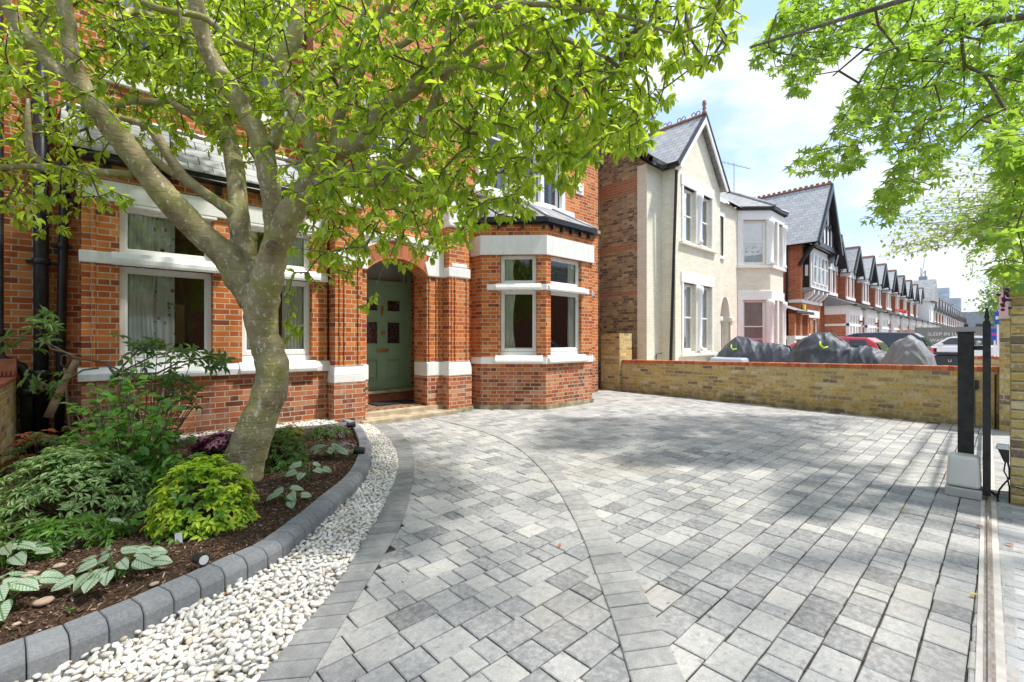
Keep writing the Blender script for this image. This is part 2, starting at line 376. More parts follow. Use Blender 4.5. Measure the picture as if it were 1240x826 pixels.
# left bay
lb=MB(); LB=YF(6.95)
holes=[(.24,1.16,1.0,2.95),(1.49,2.40,1.0,2.95)]
fwall(lb,LB,-.08,2.62,-.1,3.32,holes,.24)
fwall(lb,Fr((-.077,7.418),(-.077,6.953)),0,.46,-.1,3.32,[],.2)
# rounded roll moulding beside the left window
lb.tube([(.02,6.945,1.0),(.02,6.945,2.92)],.018,8)
lb.build('bay_wall',M['red'],hs)
# porch side piers, jambs, arch
def porch_pier(x0,x1,side,label=None):
    m=MB(); m.box(x0,x1,6.74,7.048,.92,3.34); m.box(x0-.03,x1+.03,6.70,7.046,-.1,.67)
    m.build('pier',M['red'],hs)
    m=MB(); m.poly([(x0-.035,7.044),(x0-.035,6.70),(x1+.035,6.70),(x1+.035,7.044)],.67,.79)
    # splayed stone base
    v=[(x0-.035,7.044,.79),(x1+.035,7.044,.79),(x1+.035,6.70,.79),(x0-.035,6.70,.79),(x0-.012,7.044,.93),(x1+.012,7.044,.93),(x1+.012,6.728,.93),(x0-.012,6.728,.93)]
    m.mesh(v,[(4,5,6,7),(3,2,6,7),(2,1,5,6),(0,3,7,4)]); m.build('pier_base_stone',M['white'],hs,bevel=.012)
    m=MB(); m.box(x0-.02,x1+.02,6.715,7.044,2.44,2.62); m.box(x0+.05,x1-.05,6.72,7.044,2.62,2.70); m.build('pier_cap_stone',M['white'],hs,bevel=.02)
    m=MB(); m.box(x0-.03,x1+.03,6.69,7.044,3.34,3.46); m.box(x0-.01,x1+.01,6.72,7.044,3.46,3.86); m.build('capital_stone',M['white'],hs,bevel=.03)
    m=MB(); m.box(x0-.05,x1+.05,6.68,7.042,-.02,.09); m.build('plinth',M['stone'],hs)
porch_pier(2.66,3.08,-1); porch_pier(4.70,5.15,1)
def jamb(x0,x1):
    m=MB(); m.box(x0,x1,6.93,7.355,.92,2.44); m.box(x0-.012,x1+.012,6.90,7.34,-.1,.67); m.build('door_jamb',M['red'],hs)
    m=MB(); m.box(x0-.02,x1+.02,6.89,7.34,.67,.92); m.build('jamb_base_stone',M['white'],hs,bevel=.02)
jamb(3.08,3.24); jamb(4.36,4.70)
# rounded brick rolls on the jambs
m=MB()
for x in (4.41,4.56,4.64): m.tube([(x,6.925,.93),(x,6.925,2.44)],.022,8)
for x in (2.73,2.80,3.02): m.tube([(x,6.735,.93),(x,6.735,2.44)],.018,8)
for x in (4.76,4.83,5.09): m.tube([(x,6.735,.93),(x,6.735,2.44)],.018,8)
m.pieces('brick_roll',M['red'],hs)
# segmental arch: centre x 3.8, springing 2.44 at +-.56
def arc(cx,zc,R,a,b,n): return [(cx+R*math.sin(a+(b-a)*i/n), zc+R*math.cos(a+(b-a)*i/n)) for i in range(n+1)]
ax=3.80; hw=.58; rise=.24; R0=(hw*hw+rise*rise)/(2*rise); zc=2.47+rise-R0; aa=math.asin(hw/R0)
def ring(name,mat,R1,R2,y0,y1,a0,a1,n=17,gap=.0):
    m=MB(); P=arc(ax,zc,R1,a0,a1,n); Q=arc(ax,zc,R2,a0,a1,n)
    for i in range(n):
        v=[(P[i][0],y0,P[i][1]),(P[i+1][0],y0,P[i+1][1]),(Q[i+1][0],y0,Q[i+1][1]),(Q[i][0],y0,Q[i][1])]
        w=[(p[0],y1,p[2]) for p in v]
        u=[(i*.075+.003,0.01),((i+1)*.075-.003,0.01),((i+1)*.075-.003,.24),(i*.075+.003,.24)]
        m.face(v,uv=u); m.face(w[::-1]); m.face([v[0],w[0],w[1],v[1]]); m.face([v[3],v[2],w[2],w[3]])
        if i==0: m.face([v[0],v[3],w[3],w[0]])
        if i==n-1: m.face([v[1],w[1],w[2],v[2]])
    return m.build(name,mat,hs)
ring('arch_voussoirs',M['voussoir'],R0,R0+.25,6.90,7.30,-aa*.98,aa*.98,18)
ring('arch_hood_roll',M['red'],R0-.03,R0,6.895,7.28,-aa,aa,18)
def kneel(x0,x1,flip):
    m=MB(); ins=[]
    for i in range(9):
        q=PI/2*i/8; r=.26; ins.append((x0+r*(1-math.cos(q)) if not flip else x1-r*(1-math.cos(q)), 2.44+r*math.sin(q)*1.0))
    top=[(x1,2.96),(x0-.03,2.96)] if not flip else [(x0,2.96),(x1+.03,2.96)]
    prof=([( x1,2.44)] if not flip else [(x0,2.44)])+top+[(x0-.03 if not flip else x1+.03,2.72)]
    pts=([(x0,2.44)]+[( x1,2.44)]+[(x1,2.97)]+[(x0+.2,2.97)]+[(x0-.06,2.66)]) if not flip else ([(x0,2.44)]+[(x1,2.44)]+[(x1+.06,2.66)]+[(x1-.2,2.97)]+[(x0,2.97)])
    n=len(pts); v=[(x,6.885,z) for x,z in pts]+[(x,7.25,z) for x,z in pts]
    if flip: v=v
    m.mesh(v,[tuple(range(n)),tuple(range(2*n-1,n-1,-1))]+[(i,i+n,(i+1)%n+n,(i+1)%n) for i in range(n)])
    m.build('kneeler_stone',M['white'],hs,bevel=.012)
kneel(4.36,4.698,False); kneel(3.082,3.24,True)
m=MB(); m.box(3.082,4.698,6.87,7.30,2.97,3.07); m.box(3.10,4.68,6.91,7.28,2.80,2.97); m.build('arch_coping',M['white'],hs,bevel=.008)
# upper porch recess with small white arch
m=MB(); m.box(3.2,4.4,7.02,7.34,3.60,3.68); 
P=arc(3.8,3.35,.62,-1.15,1.15,16); Q=arc(3.8,3.35,.9,-1.15,1.15,16)
for i in range(16):
    m.mesh([(P[i][0],6.98,P[i][1]+.2),(P[i+1][0],6.98,P[i+1][1]+.2),(Q[i+1][0],6.98,Q[i+1][1]+.2),(Q[i][0],6.98,Q[i][1]+.2),(P[i][0],7.04,P[i][1]+.2),(P[i+1][0],7.04,P[i+1][1]+.2),(Q[i+1][0],7.04,Q[i+1][1]+.2),(Q[i][0],7.04,Q[i][1]+.2)],[(0,1,2,3),(0,4,5,1),(3,2,6,7)])
m.build('balcony_arch_stone',M['white'],hs)
window(hs,YF(7.05),3.25,4.35,4.0,5.45,.12,.08,(4.75,),(3.8,))
# porch interior
m=MB(); m.box(4.82,4.99,7.363,8.2,-.1,3.0); m.box(4.363,4.817,7.366,7.40,2.44,3.0)
m.box(2.6,3.0,7.363,8.2,-.1,3.0); m.box(4.663,4.82,8.0,8.15,-.1,3.0); m.pieces('porch_wall',M['red'],hs)
m=MB(); m.box(3.0,4.82,7.36,8.2,2.86,2.95); m.box(3.0,4.62,8.22,8.3,.2,3.0); m.build('porch_ceiling',M['creamtrim'],hs)
m=MB(); m.box(3.05,4.86,6.99,8.0,.0,.17); m.build('porch_floor',M['tile'],hs)
m=MB(); m.box(3.10,4.72,6.86,7.04,.0,.155); m.build('step',M['sandstone'],hs,bevel=.015)
m=MB(); m.box(3.02,4.80,6.60,6.97,-.02,.075); m.build('step',M['sandstone'],hs,bevel=.015)
m=MB(); m.box(3.3,4.8,7.80,8.0,.17,.33); m.build('step_riser',M['terra'],hs)
m=MB(); m.box(3.3,4.82,7.76,8.0,.33,.375); m.build('door_threshold',M['sandstone'],hs,bevel=.01)
# door, frame, transom
DF=YF(8.0)
m=MB(); m.fbox(DF,4.585,4.66,-.02,.1,.375,2.86); m.fbox(DF,3.46,3.53,-.02,.1,.375,2.86); m.fbox(DF,3.53,4.585,-.02,.1,2.36,2.44); m.fbox(DF,3.53,4.585,-.02,.1,2.80,2.86)
m.build('door_frame',M['door'],hs,bevel=.008)
m=MB(); m.face([DF.P(3.53,.05,2.44),DF.P(4.585,.05,2.44),DF.P(4.585,.05,2.80),DF.P(3.53,.05,2.80)]); m.build('fanlight_pane',M['glass'],hs)
m=MB()
px=[(3.66,3.98),(4.13,4.45)]; pz=[(.55,.97),(1.22,1.68),(1.84,2.10)]
hl=[(a,b,c,d) for a,b in px for c,d in pz]
fwall(m,DF,3.53,4.583,.378,2.358,hl,.045,.01); dr=m.build('door',M['door'],hs,bevel=.004)
for i,(a,b,c,d) in enumerate(hl):
    m=MB()
    for (x0,x1,y0,y1) in ((a,a+.03,c,d),(b-.03,b,c,d),(a+.03,b-.03,c,c+.03),(a+.03,b-.03,d-.03,d)): m.fbox(DF,x0,x1,-.006,.03,y0,y1)
    if c<1: m.fbox(DF,a+.03,b-.03,.028,.05,c+.03,d-.03); m.fbox(DF,a+.07,b-.07,.012,.03,c+.07,d-.07)
    m.build('door_panel' if c<1 else 'panel_moulding',M['door'],dr,bevel=.006)
def stained():
    t=NT('stained_glass'); p=t.pos(); v=t.n('ShaderNodeTexVoronoi',feature='DISTANCE_TO_EDGE'); t.l(p,v.inputs['Vector']); v.inputs['Scale'].default_value=13
    c=t.mix(t.ms(v.outputs[0],.02,.05,1.,0.),(.035,.018,.02),(.16,.13,.12)); return t.done(t.bsdf(c,.12,spec=.8))
M['stained']=stained()
for a,b,c,d in hl:
    if c>1: m=MB(); m.fbox(DF,a+.025,b-.025,.03,.036,c+.025,d-.025); m.build('glass_panel',M['stained'],dr)
m=MB(); m.lathe((4.055,8.01,1.44),[(.0,0),(.032,0),(.032,-.012),(.014,-.016),(.014,-.04),(.03,-.05),(.032,-.065),(.02,-.08),(0,-.082)],14,axis='y'); m.build('knob',M['brass'],dr,smooth=True)
m=MB(); m.fbox(DF,4.035,4.075,-.012,.01,1.80,1.96); m.tube([(4.055,7.985,1.94),(4.055,7.955,1.90),(4.055,7.965,1.83)],.011,8); m.lathe((4.055,8.01,1.79),[(0,0),(.022,0),(.022,-.03),(0,-.032)],12,axis='y'); m.build('knocker',M['brass'],dr,bevel=.003)
m=MB(); m.fbox(DF,3.93,4.18,-.008,.01,1.08,1.15); m.fbox(DF,3.96,4.15,-.014,-.006,1.10,1.13); m.build('letterbox',M['brass'],dr,bevel=.003)
# stone bands of the left bay
m=MB()
m.fbox(LB,-.10,.24,-.03,.235,2.18,2.315); m.fbox(LB,1.16,1.49,-.03,.235,2.18,2.315); m.fbox(LB,2.40,2.625,-.03,.235,2.18,2.315)
m.pieces('stone_band',M['white'],hs,bevel=.01)
for a,b in ((.17,1.27),(1.42,2.5)):
    m=MB(); m.prism(LB,[(.1,2.19),(-.075,2.17),(-.085,2.20),(-.085,2.245),(-.03,2.325),(.1,2.325)],a,b); m.build('transom_stone',M['white'],hs,bevel=.005)
m=MB(); m.fbox(LB,-.11,2.62,-.04,.235,2.90,3.125); m.fbox(LB,.20,1.20,-.035,.1,2.86,2.90); m.fbox(LB,1.45,2.44,-.035,.1,2.86,2.90); m.build('lintel_stone',M['white'],hs,bevel=.008)
m=MB(); m.prism(LB,[(.2,.85),(-.045,.85),(-.05,.93),(-.03,.955),(0,1.0),(.2,1.0)],-.11,2.66)
for a,b in ((.2,1.2),(1.45,2.45)): m.prism(LB,[(.1,.86),(-.085,.86),(-.095,.90),(-.09,.93),(-.02,1.012),(.1,1.012)],a,b)
m.build('sill_stone',M['white'],hs,bevel=.006)
for i,(a,b) in enumerate(((.24,1.16),(1.49,2.40))):
    c=[(a+.03,a+.36,.25)] if i==0 else [(b-.36,b-.03,0)]
    window(hs,LB,a,b,1.10,2.18,.09,.06,curt=c)
    window(hs,LB,a,b,2.32,2.90,.09,.06,curt=c)
    m=MB(); m.fbox(LB,a,b,.085,.16,1.0,1.098); m.build('window_apron',M['white'],hs)
m=MB(); 
_=curtain_mesh(LB,.56,.78,.20,.95,2.95,3,.018).build('patterned_curtain',M['floral'],hs,smooth=True)
_=curtain_mesh(LB,1.55,1.72,.20,.95,2.95,3,.018).build('patterned_curtain',M['floral'],hs,smooth=True)
# gutter, dentils, roof of left bay
m=MB(); m.fbox(LB,-.12,2.64,-.13,-.02,3.34,3.43); m.fbox(LB,-.12,2.64,-.15,.0,3.32,3.345); m.build('gutter',M['black'],hs,bevel=.012)
for k in range(10):
    m=MB(); a=.1+k*.27; m.fbox(LB,a,a+.07,-.07,-.002,3.20,3.3); m.build('gutter_bracket',M['black'],hs)
m=MB(); m.mesh([(-.25,6.80,3.43),(3.1,6.80,3.43),(3.1,7.45,4.05),(-.25,7.42,4.05),(-.25,6.80,3.40),(3.1,6.80,3.40),(3.1,7.45,3.9),(-.25,7.42,3.9)],[(0,1,2,3),(0,4,5,1),(0,3,7,4)]); m.build('bay_roof',M['slate2'],hs)
m=MB(); m.tube([(-.25,7.43,4.07),(3.1,7.43,4.07)],.035,8); m.build('roof_flashing',M['lead'],hs)
# right bay: left cant, front, right cant
P0,P1,P2,P3=(5.45,6.743),(6.31,5.88),(7.73,5.88),(8.60,6.75)
f1,f2,f3=Fr(P0,P1),Fr(P1,P2),Fr(P2,P3)
c0,c1=.36,1.04; a0,a1=.14,1.07
for fr,w in ((f1,(c0,c1)),(f2,(a0,a1)),(f3,(.2,.9))):
    m=MB(); fwall(m,fr,0,fr.L,-.05,3.5,[(w[0],w[1],1.0,2.93)],.2); m.build('bay_wall',M['red'],hs)
m=MB(); fwall(m,Fr((5.453,7.05),(5.453,6.75)),0,.30,-.05,3.497,[],.2); m.build('bay_return_wall',M['red'],hs); m=MB(); fwall(m,Fr((8.597,6.76),(8.597,7.05)),0,.29,-.05,3.497,[],.2); m.build('bay_return_wall',M['red'],hs)
# mitred stone courses around the bay
def around(out,z0,z1,name,mat,inn=-.02,bev=.006,prof=None):
    pts=[(5.45,7.04),P0,P1,P2,P3,(8.60,7.04)]
    def off(d):
        r=[]
        frs=[Fr(pts[i],pts[i+1]) for i in range(5)]
        for i,p in enumerate(pts):
            if i==0: n=frs[0].n; r.append((p[0]-n[0]*d,p[1]-n[1]*d)); continue
            if i==5: n=frs[4].n; r.append((p[0]-n[0]*d,p[1]-n[1]*d)); continue
            n1,n2=frs[i-1].n,frs[i].n; k=1+n1[0]*n2[0]+n1[1]*n2[1]
            r.append((p[0]-(n1[0]+n2[0])/k*d,p[1]-(n1[1]+n2[1])/k*d))
        return r
    prof=prof or [(inn,z0),(out,z0),(out,z1),(inn,z1)]
    R=[off(d) for d,z in prof]; m=MB(); n=len(prof)
    for i in range(5):
        for k in range(n):
            k2=(k+1)%n; m.face([R[k][i]+(prof[k][1],),R[k][i+1]+(prof[k][1],),R[k2][i+1]+(prof[k2][1],),R[k2][i]+(prof[k2][1],)])
    m.face([R[k][0]+(prof[k][1],) for k in range(n)]); m.face([R[k][5]+(prof[k][1],) for k in range(n-1,-1,-1)])
    return m.build(name,mat,hs,bevel=bev)
around(.045,2.93,3.29,'lintel_stone',M['white'])
around(.02,.86,.985,'sill_stone',M['white'])
around(.035,-.03,.085,'plinth',M['stone'])
around(.04,3.5,3.53,'eaves_board',M['black'],bev=0)
around(.11,3.53,3.63,'gutter',M['black'],inn=.02,bev=.015)
for fr,(a,b),cc in ((f1,(c0,c1),1),(f2,(a0,a1),1),(f3,(.2,.9),0)):
    m=MB()
    m.fbox(fr,0 if fr is f2 else .1,a,-.02,.1,2.26,2.37); m.fbox(fr,b,fr.L-.12 if fr is not f1 else fr.L,-.02,.1,2.26,2.37); m.pieces('stone_band',M['white'],hs,bevel=.006)
    m=MB(); m.prism(fr,[(.09,2.26),(-.06,2.25),(-.07,2.28),(-.065,2.32),(-.01,2.385),(.09,2.385)],a-.09,b+.09); m.build('transom_stone',M['white'],hs,bevel=.004)
    m=MB(); m.prism(fr,[(.09,.87),(-.075,.87),(-.085,.90),(-.08,.93),(-.01,1.02),(.09,1.02)],a-.1,b+.12); m.build('window_sill',M['white'],hs,bevel=.005)
    if cc:
        c=[(a+.03,a+.30,.5)] if fr is f1 else [(b-.24,b-.04,0)]
        window(hs,fr,a,b,1.09,2.26,.07,.055,curt=c); window(hs,fr,a,b,2.38,2.93,.07,.055,curt=c)
        m=MB(); m.fbox(fr,a,b,.065,.13,1.0,1.088); m.build('window_apron',M['white'],hs)
    else: window(hs,fr,a,b,1.0,2.93,.07,.055)
for fr,ks in ((f1,(.3,.75,1.15)),(f2,(.12,.4,.68,.96,1.24))):
    for a in ks: m=MB(); m.fbox(fr,a,a+.05,-.08,-.002,3.42,3.5); m.build('gutter_bracket',M['black'],hs)
# bay roof (lead hips)
def hip():
    e=[(5.30,7.04,3.62),(5.33,6.70,3.62),(6.26,5.77,3.62),(7.78,5.77,3.62),(8.72,6.70,3.62),(8.75,7.04,3.62)]
    t=[(6.1,7.04,4.18),(6.55,6.75,4.18),(7.45,6.75,4.18),(7.95,7.04,4.18)]
    m=MB(); m.face([e[0],e[1],t[0]]); m.face([e[1],e[2],t[1],t[0]]); m.face([e[2],e[3],t[2],t[1]]); m.face([e[3],e[4],t[3],t[2]]); m.face([e[4],e[5],t[3]]); m.face([t[0],t[1],t[2],t[3]])
    o=m.build('bay_roof',M['lead'],hs)
    for a,b in ((e[1],t[0]),(e[2],t[1]),(e[3],t[2]),(e[4],t[3])):
        m=MB(); m.tube([a,b],.035,8); m.build('lead_hip',M['lead'],o,smooth=True)
hip()
m=MB(); m.fbox(YF(7.05),5.2,9.54,-.06,-.002,4.02,4.10); m.build('string_course',M['sandstone'],hs)
# upper window group (white)
m=MB(); UF=YF(7.05)
for a,b in ((5.55,5.75),(6.45,6.75),(7.3,7.42),(8.02,8.14)): m.fbox(UF,a,b,-.09,.15,4.32,6.4)
m.fbox(UF,5.5,8.2,-.10,.15,6.3,6.5); m.pieces('window_surround',M['white'],hs,bevel=.01)
m=MB(); m.prism(UF,[(.1,4.16),(-.10,4.16),(-.12,4.2),(-.11,4.34),(.1,4.36)],5.45,8.45); m.build('window_sill',M['white'],hs,bevel=.01)
for a,b in ((5.75,6.45),(6.75,7.3),(7.42,8.02)): window(hs,UF,a,b,4.36,6.3,.03,.06,(5.45,),curt=None)
for a,b in ((.2,1.1),(1.35,2.25)): window(hs,YF(7.42),a,b,4.6,6.3,.03,.06,(5.45,))
m=MB(); m.fbox(YF(7.42),.05,2.4,-.06,-.002,4.45,4.6); m.fbox(YF(7.42),.05,2.4,-.06,-.002,6.3,6.5); m.fbox(YF(7.42),1.1,1.35,-.05,.1,4.6,6.3); m.pieces('window_surround',M['white'],hs,bevel=.01)
# date plaque
m=MB(); m.fbox(UF,8.62,8.90,-.03,-.002,4.86,5.16); pq=m.build('wall_plaque',M['white'],hs,bevel=.01)
m=MB(); m.lathe((8.76,7.02,5.01),[(0,0),(.09,0),(.09,-.02),(.06,-.03),(.05,-.015),(0,-.02)],16,axis='y'); m.build('rosette',M['creamtrim'],pq,smooth=True)
# eaves + roof
m=MB(); m.mesh([(-3.6,6.7,8.2),(9.9,6.7,8.2),(9.9,16.3,8.2),(-3.6,16.3,8.2),(-3.6,11.5,11.8),(6.5,11.5,11.8)],[(0,1,5,4),(1,2,5),(2,3,4,5),(0,3,2,1),(0,4,3)]); m.build('roof',M['slate'],hs)
# rooms behind the glass
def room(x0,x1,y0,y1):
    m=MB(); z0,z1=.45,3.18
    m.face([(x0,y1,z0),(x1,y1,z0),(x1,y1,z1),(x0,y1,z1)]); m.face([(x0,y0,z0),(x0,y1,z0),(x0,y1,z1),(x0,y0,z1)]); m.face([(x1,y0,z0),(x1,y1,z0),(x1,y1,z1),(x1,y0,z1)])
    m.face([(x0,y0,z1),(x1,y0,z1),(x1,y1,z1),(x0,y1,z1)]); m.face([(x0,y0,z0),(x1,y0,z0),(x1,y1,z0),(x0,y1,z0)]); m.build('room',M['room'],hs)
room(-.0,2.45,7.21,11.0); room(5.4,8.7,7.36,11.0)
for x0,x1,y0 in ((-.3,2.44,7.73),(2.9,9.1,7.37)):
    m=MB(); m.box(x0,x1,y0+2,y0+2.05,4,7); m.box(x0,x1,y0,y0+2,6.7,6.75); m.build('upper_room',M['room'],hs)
    m=MB()
    for (a,b) in (((.25,.4),(.9,1.05),(1.4,1.55),(2.05,2.2)) if x1<3 else ((5.8,5.95),(6.3,6.42),(6.8,6.9),(7.17,7.26),(7.45,7.56),(7.9,8.0))): curtain_mesh(XF,a,b,y0-.1,4.4,6.4,3,.015).build('upper_curtain',M['curtain'],hs,smooth=True)
m=MB(); m.box(.9,2.7,10.9,10.98,1.3,2.1); 
pic=thing('picture_frame','pale framed picture hanging on the dark wall seen through the left window','picture',(.95,10.9,1.3))
m=MB(); m.box(.85,1.35,10.92,10.98,1.25,2.0); m.build('frame',M['creamtrim'],pic); m=MB(); m.box(1.0,1.2,10.90,10.92,1.4,1.85); m.build('print',plain('dark_print',(.12,.11,.08),.7),pic)
lamp=thing('ceiling_pendant_lamp','small warm glowing pendant lamp inside behind the left upper window pane','lamp',(1.60,9.0,3.17))
m=MB(); m.tube([(1.60,9.0,3.17),(1.60,9.0,2.66)],.006,6); m.build('cord',M['black'],lamp); m=MB(); m.lathe((1.60,9.0,2.55),[(0,0),(.03,.02),(.045,.05),(.03,.09),(.015,.11),(0,.115)],12); m.build('bulb',M['bulb'],lamp,smooth=True)
# drainpipes
def pipe(name,pts,r,label,collars=()):
    t=thing(name,label,'drainpipe',(pts[0][0],pts[0][1],-.02))
    m=MB(); m.tube(pts,r,14); m.build('pipe',M['black'],t,smooth=True)
    for p in collars: m=MB(); m.lathe(p,[(r*.9,0),(r*1.25,.01),(r*1.25,.07),(r*.9,.08)],14); m.build('collar',M['black'],t,smooth=True); m=MB(); m.box(p[0]-r*2,p[0]+r*2,p[1]+.0,7.415,p[2]+.03,p[2]+.05); m.build('bracket',M['black'],t)
pipe('soil_pipe',[(-.41,7.31,-.02),(-.41,7.31,5.2)],.062,'thick black soil pipe, the widest of the pipes left of the windows',[(-.41,7.31,2.15),(-.41,7.31,.9),(-.41,7.31,3.9)])
pipe('waste_pipe',[(-.27,7.33,-.02),(-.25,7.33,1.5),(-.225,7.33,3.0),(-.225,7.33,3.3),(-.17,7.33,3.5),(-.17,7.33,4.0)],.042,'thinner black pipe between the thick soil pipe and the left window pier',[(-.26,7.33,1.25),(-.24,7.33,2.35)])
pipe('rainwater_pipe',[(-.52,7.30,-.02),(-.52,7.30,.92),(-.56,7.28,1.02),(-.70,7.26,1.10),(-.735,7.28,1.2),(-.735,7.28,5.0)],.05,'black pipe at the far left edge bending over the low garden wall',[(-.735,7.28,1.35),(-.735,7.28,3.2),(-.52,7.30,.7)])
hp=thing('hopper_pipe','square black bracket pipe high beside the left bay under the roof','drainpipe',(-.14,7.3,2.9))
m=MB(); m.box(-.20,-.12,7.22,7.41,2.88,2.93); m.box(-.125,-.095,7.25,7.41,2.93,3.4); m.box(-.24,-.11,7.24,7.41,3.4,3.46); m.build('pipe_run',M['black'],hp,bevel=.01)
dm=thing('doormat','black doormat on the tiled porch floor in front of the green door','doormat',(4.1,7.5,.172))
m=MB(); m.box(3.62,4.42,7.33,7.72,.172,.19); m.build('pile',M['mat'],dm); m=MB(); m.box(3.60,4.44,7.31,7.33,.172,.186); m.box(3.60,4.44,7.72,7.74,.172,.186); m.build('edging',M['black'],dm)
bell=thing('door_bell','small dark bell push on the porch brick beside the door','door bell',(4.81,7.7,1.7))
m=MB(); m.box(4.80,4.818,7.68,7.73,1.62,1.72); m.build('backplate',M['black'],bell,bevel=.004); m=MB(); m.lathe((4.80,7.705,1.68),[(0,0),(.012,0),(.01,-.006),(0,-.006)],10,axis='x'); m.build('button',M['brass'],bell)
# ================================================================== GROUND
def densify(P,step=.03):
    P=[Vector((p[0],p[1],0)) for p in P]; out=[]
    n=len(P)
    for i in range(n-1):
        p0=P[max(i-1,0)];p1=P[i];p2=P[i+1];p3=P[min(i+2,n-1)]; k=max(2,int((p2-p1).length/step))
        for j in range(k):
            t=j/k; out.append(.5*((2*p1)+(p2-p0)*t+(2*p0-5*p1+4*p2-p3)*t*t+(3*p1-p0-3*p2+p3)*t**3))
    out.append(P[-1]); return np.array([(p.x,p.y) for p in out])
def resample(C,n):
    s=np.r_[0,np.cumsum(np.hypot(*np.diff(C,axis=0).T))]; q=np.linspace(0,s[-1],n)
    return np.c_[np.interp(q,s,C[:,0]),np.interp(q,s,C[:,1])]
def clen(C): return float(np.hypot(*np.diff(C,axis=0).T).sum())
K_=densify([(-1.5,2.44),(-.8,2.46),(-.35,2.485),(-.1,2.51),(.14,2.57),(.33,2.64),(.54,2.73),(.74,2.81),(.88,2.92),(1.12,3.15),(1.37,3.42),(1.69,3.76),(1.97,4.17),(2.28,4.76),(2.53,5.38),(2.80,6.2),(2.86,6.66)])
E1=densify([(-.9,.75),(-.2,1.32),(.2,1.69),(.47,1.95),(.76,2.22),(.98,2.44),(1.24,2.76),(1.6,3.2),(1.98,3.73),(2.34,4.3),(2.68,5.02),(2.95,5.86),(3.10,6.57),(3.12,6.66)])
E2=densify([(-.7,.55),(0.0,1.2),(.35,1.55),(.61,1.81),(.81,2.03),(1.0,2.23),(1.25,2.5),(1.62,2.91),(2.01,3.46),(2.48,4.18),(2.85,4.87),(3.17,5.67),(3.34,6.38),(3.36,6.60)])
B1=densify([(.95,.42),(1.25,.70),(1.52,.97),(1.78,1.23),(2.11,1.59),(2.42,1.93),(2.84,2.45),(3.23,3.0),(3.62,3.66),(3.92,4.32),(4.08,4.95),(4.16,5.7),(4.18,6.6)])
B2=densify([(1.12,.30),(1.4,.58),(1.67,.83),(1.9,1.06),(2.24,1.41),(2.56,1.80),(2.98,2.33),(3.37,2.90),(3.76,3.54),(4.07,4.25),(4.23,4.9),(4.31,5.7),(4.33,6.6)])
def conc(name,stops,rough=.8,dirt=.3,mscale=14):
    t=NT(name); r=t.isl(); col=t.ramp(r,stops); p=t.pos()
    col=t.mix(t.m('MULTIPLY',t.ms(t.noise(p,mscale,6,.7),.38,.68),dirt),col,(.68,.68,.67))
    col=t.mix(t.m('MULTIPLY',t.ms(t.noise(p,mscale*.7,6,.7),.50,.72),dirt),col,(.06,.063,.07))
    col=t.mix(t.ms(t.noise(p,.9,3),.4,.7,0,.16),col,(.62,.60,.55))
    col=t.mix(t.ms(t.noise(p,150,3,.7),.35,.7,0,.28),col,(.10,.10,.105))
    col=t.mix(t.m('MULTIPLY',t.ms(t.noise(p,2.3,6,.72),.60,.72),dirt*.9),col,(.10,.10,.10))
    if name.startswith('tumbled'):
        wr=t.ms(t.noise(p,.55,4,.6),.50,.68,0,.30); col=t.mix(wr,col,(.50,.42,.33))
    h=t.m('ADD',t.noise(p,60,5,.7),t.m('MULTIPLY',t.noise(p,250,2),.5))
    return t.done(t.bsdf(col,rough,t.bump(h,.45,.004),spec=.3))
PV=dict(mscale=24)
M['paver']=conc('tumbled_grey_paver',[(0,(.19,.188,.186)),(.15,(.275,.273,.27)),(.45,(.37,.365,.354)),(.8,(.455,.445,.42)),(1,(.55,.53,.48))],dirt=.42,mscale=30)
M['edging']=conc('edging_block',[(0,(.22,.22,.218)),(1,(.31,.308,.30))],dirt=.22)
M['band']=conc('band_block',[(0,(.29,.285,.27)),(1,(.42,.41,.385))],dirt=.3)
M['kerb']=conc('charcoal_kerb_block',[(0,(.19,.20,.215)),(1,(.27,.28,.29))],dirt=.14,mscale=60)
M['sand']=mottled('joint_sand',(.022,.02,.017),(.085,.075,.055),30,.95,.3)
M['asphalt']=mottled('asphalt',(.045,.045,.047),(.075,.075,.076),20,.9,.4)
M['pave']=conc('pavement_block',[(0,(.38,.38,.38)),(1,(.55,.55,.54))],dirt=.3)
M['concrete']=mottled('pale_concrete',(.52,.47,.42),(.66,.62,.57),9,.85,.3)
def sheet(name,x0,x1,y0,y1,z,mat,kind='structure'):
    m=MB(); m.face([(x0,y0,z),(x1,y0,z),(x1,y1,z),(x0,y1,z)]); return tag(m.build(name,mat),kind=kind)
sheet('ground',-400,700,-400,500,-.10,mottled('distant_ground',(.09,.10,.06),(.16,.16,.12),1,.95,0))
sheet('road',-200,500,-11.5,-3.05,-.075,M['asphalt'])
sheet('driveway_sand_bed',-3.2,10.2,-.02,9.5,-.010,M['sand'])
sheet('forecourt_paving',10.3,170,-.3,6.4,-.03,M['concrete'])
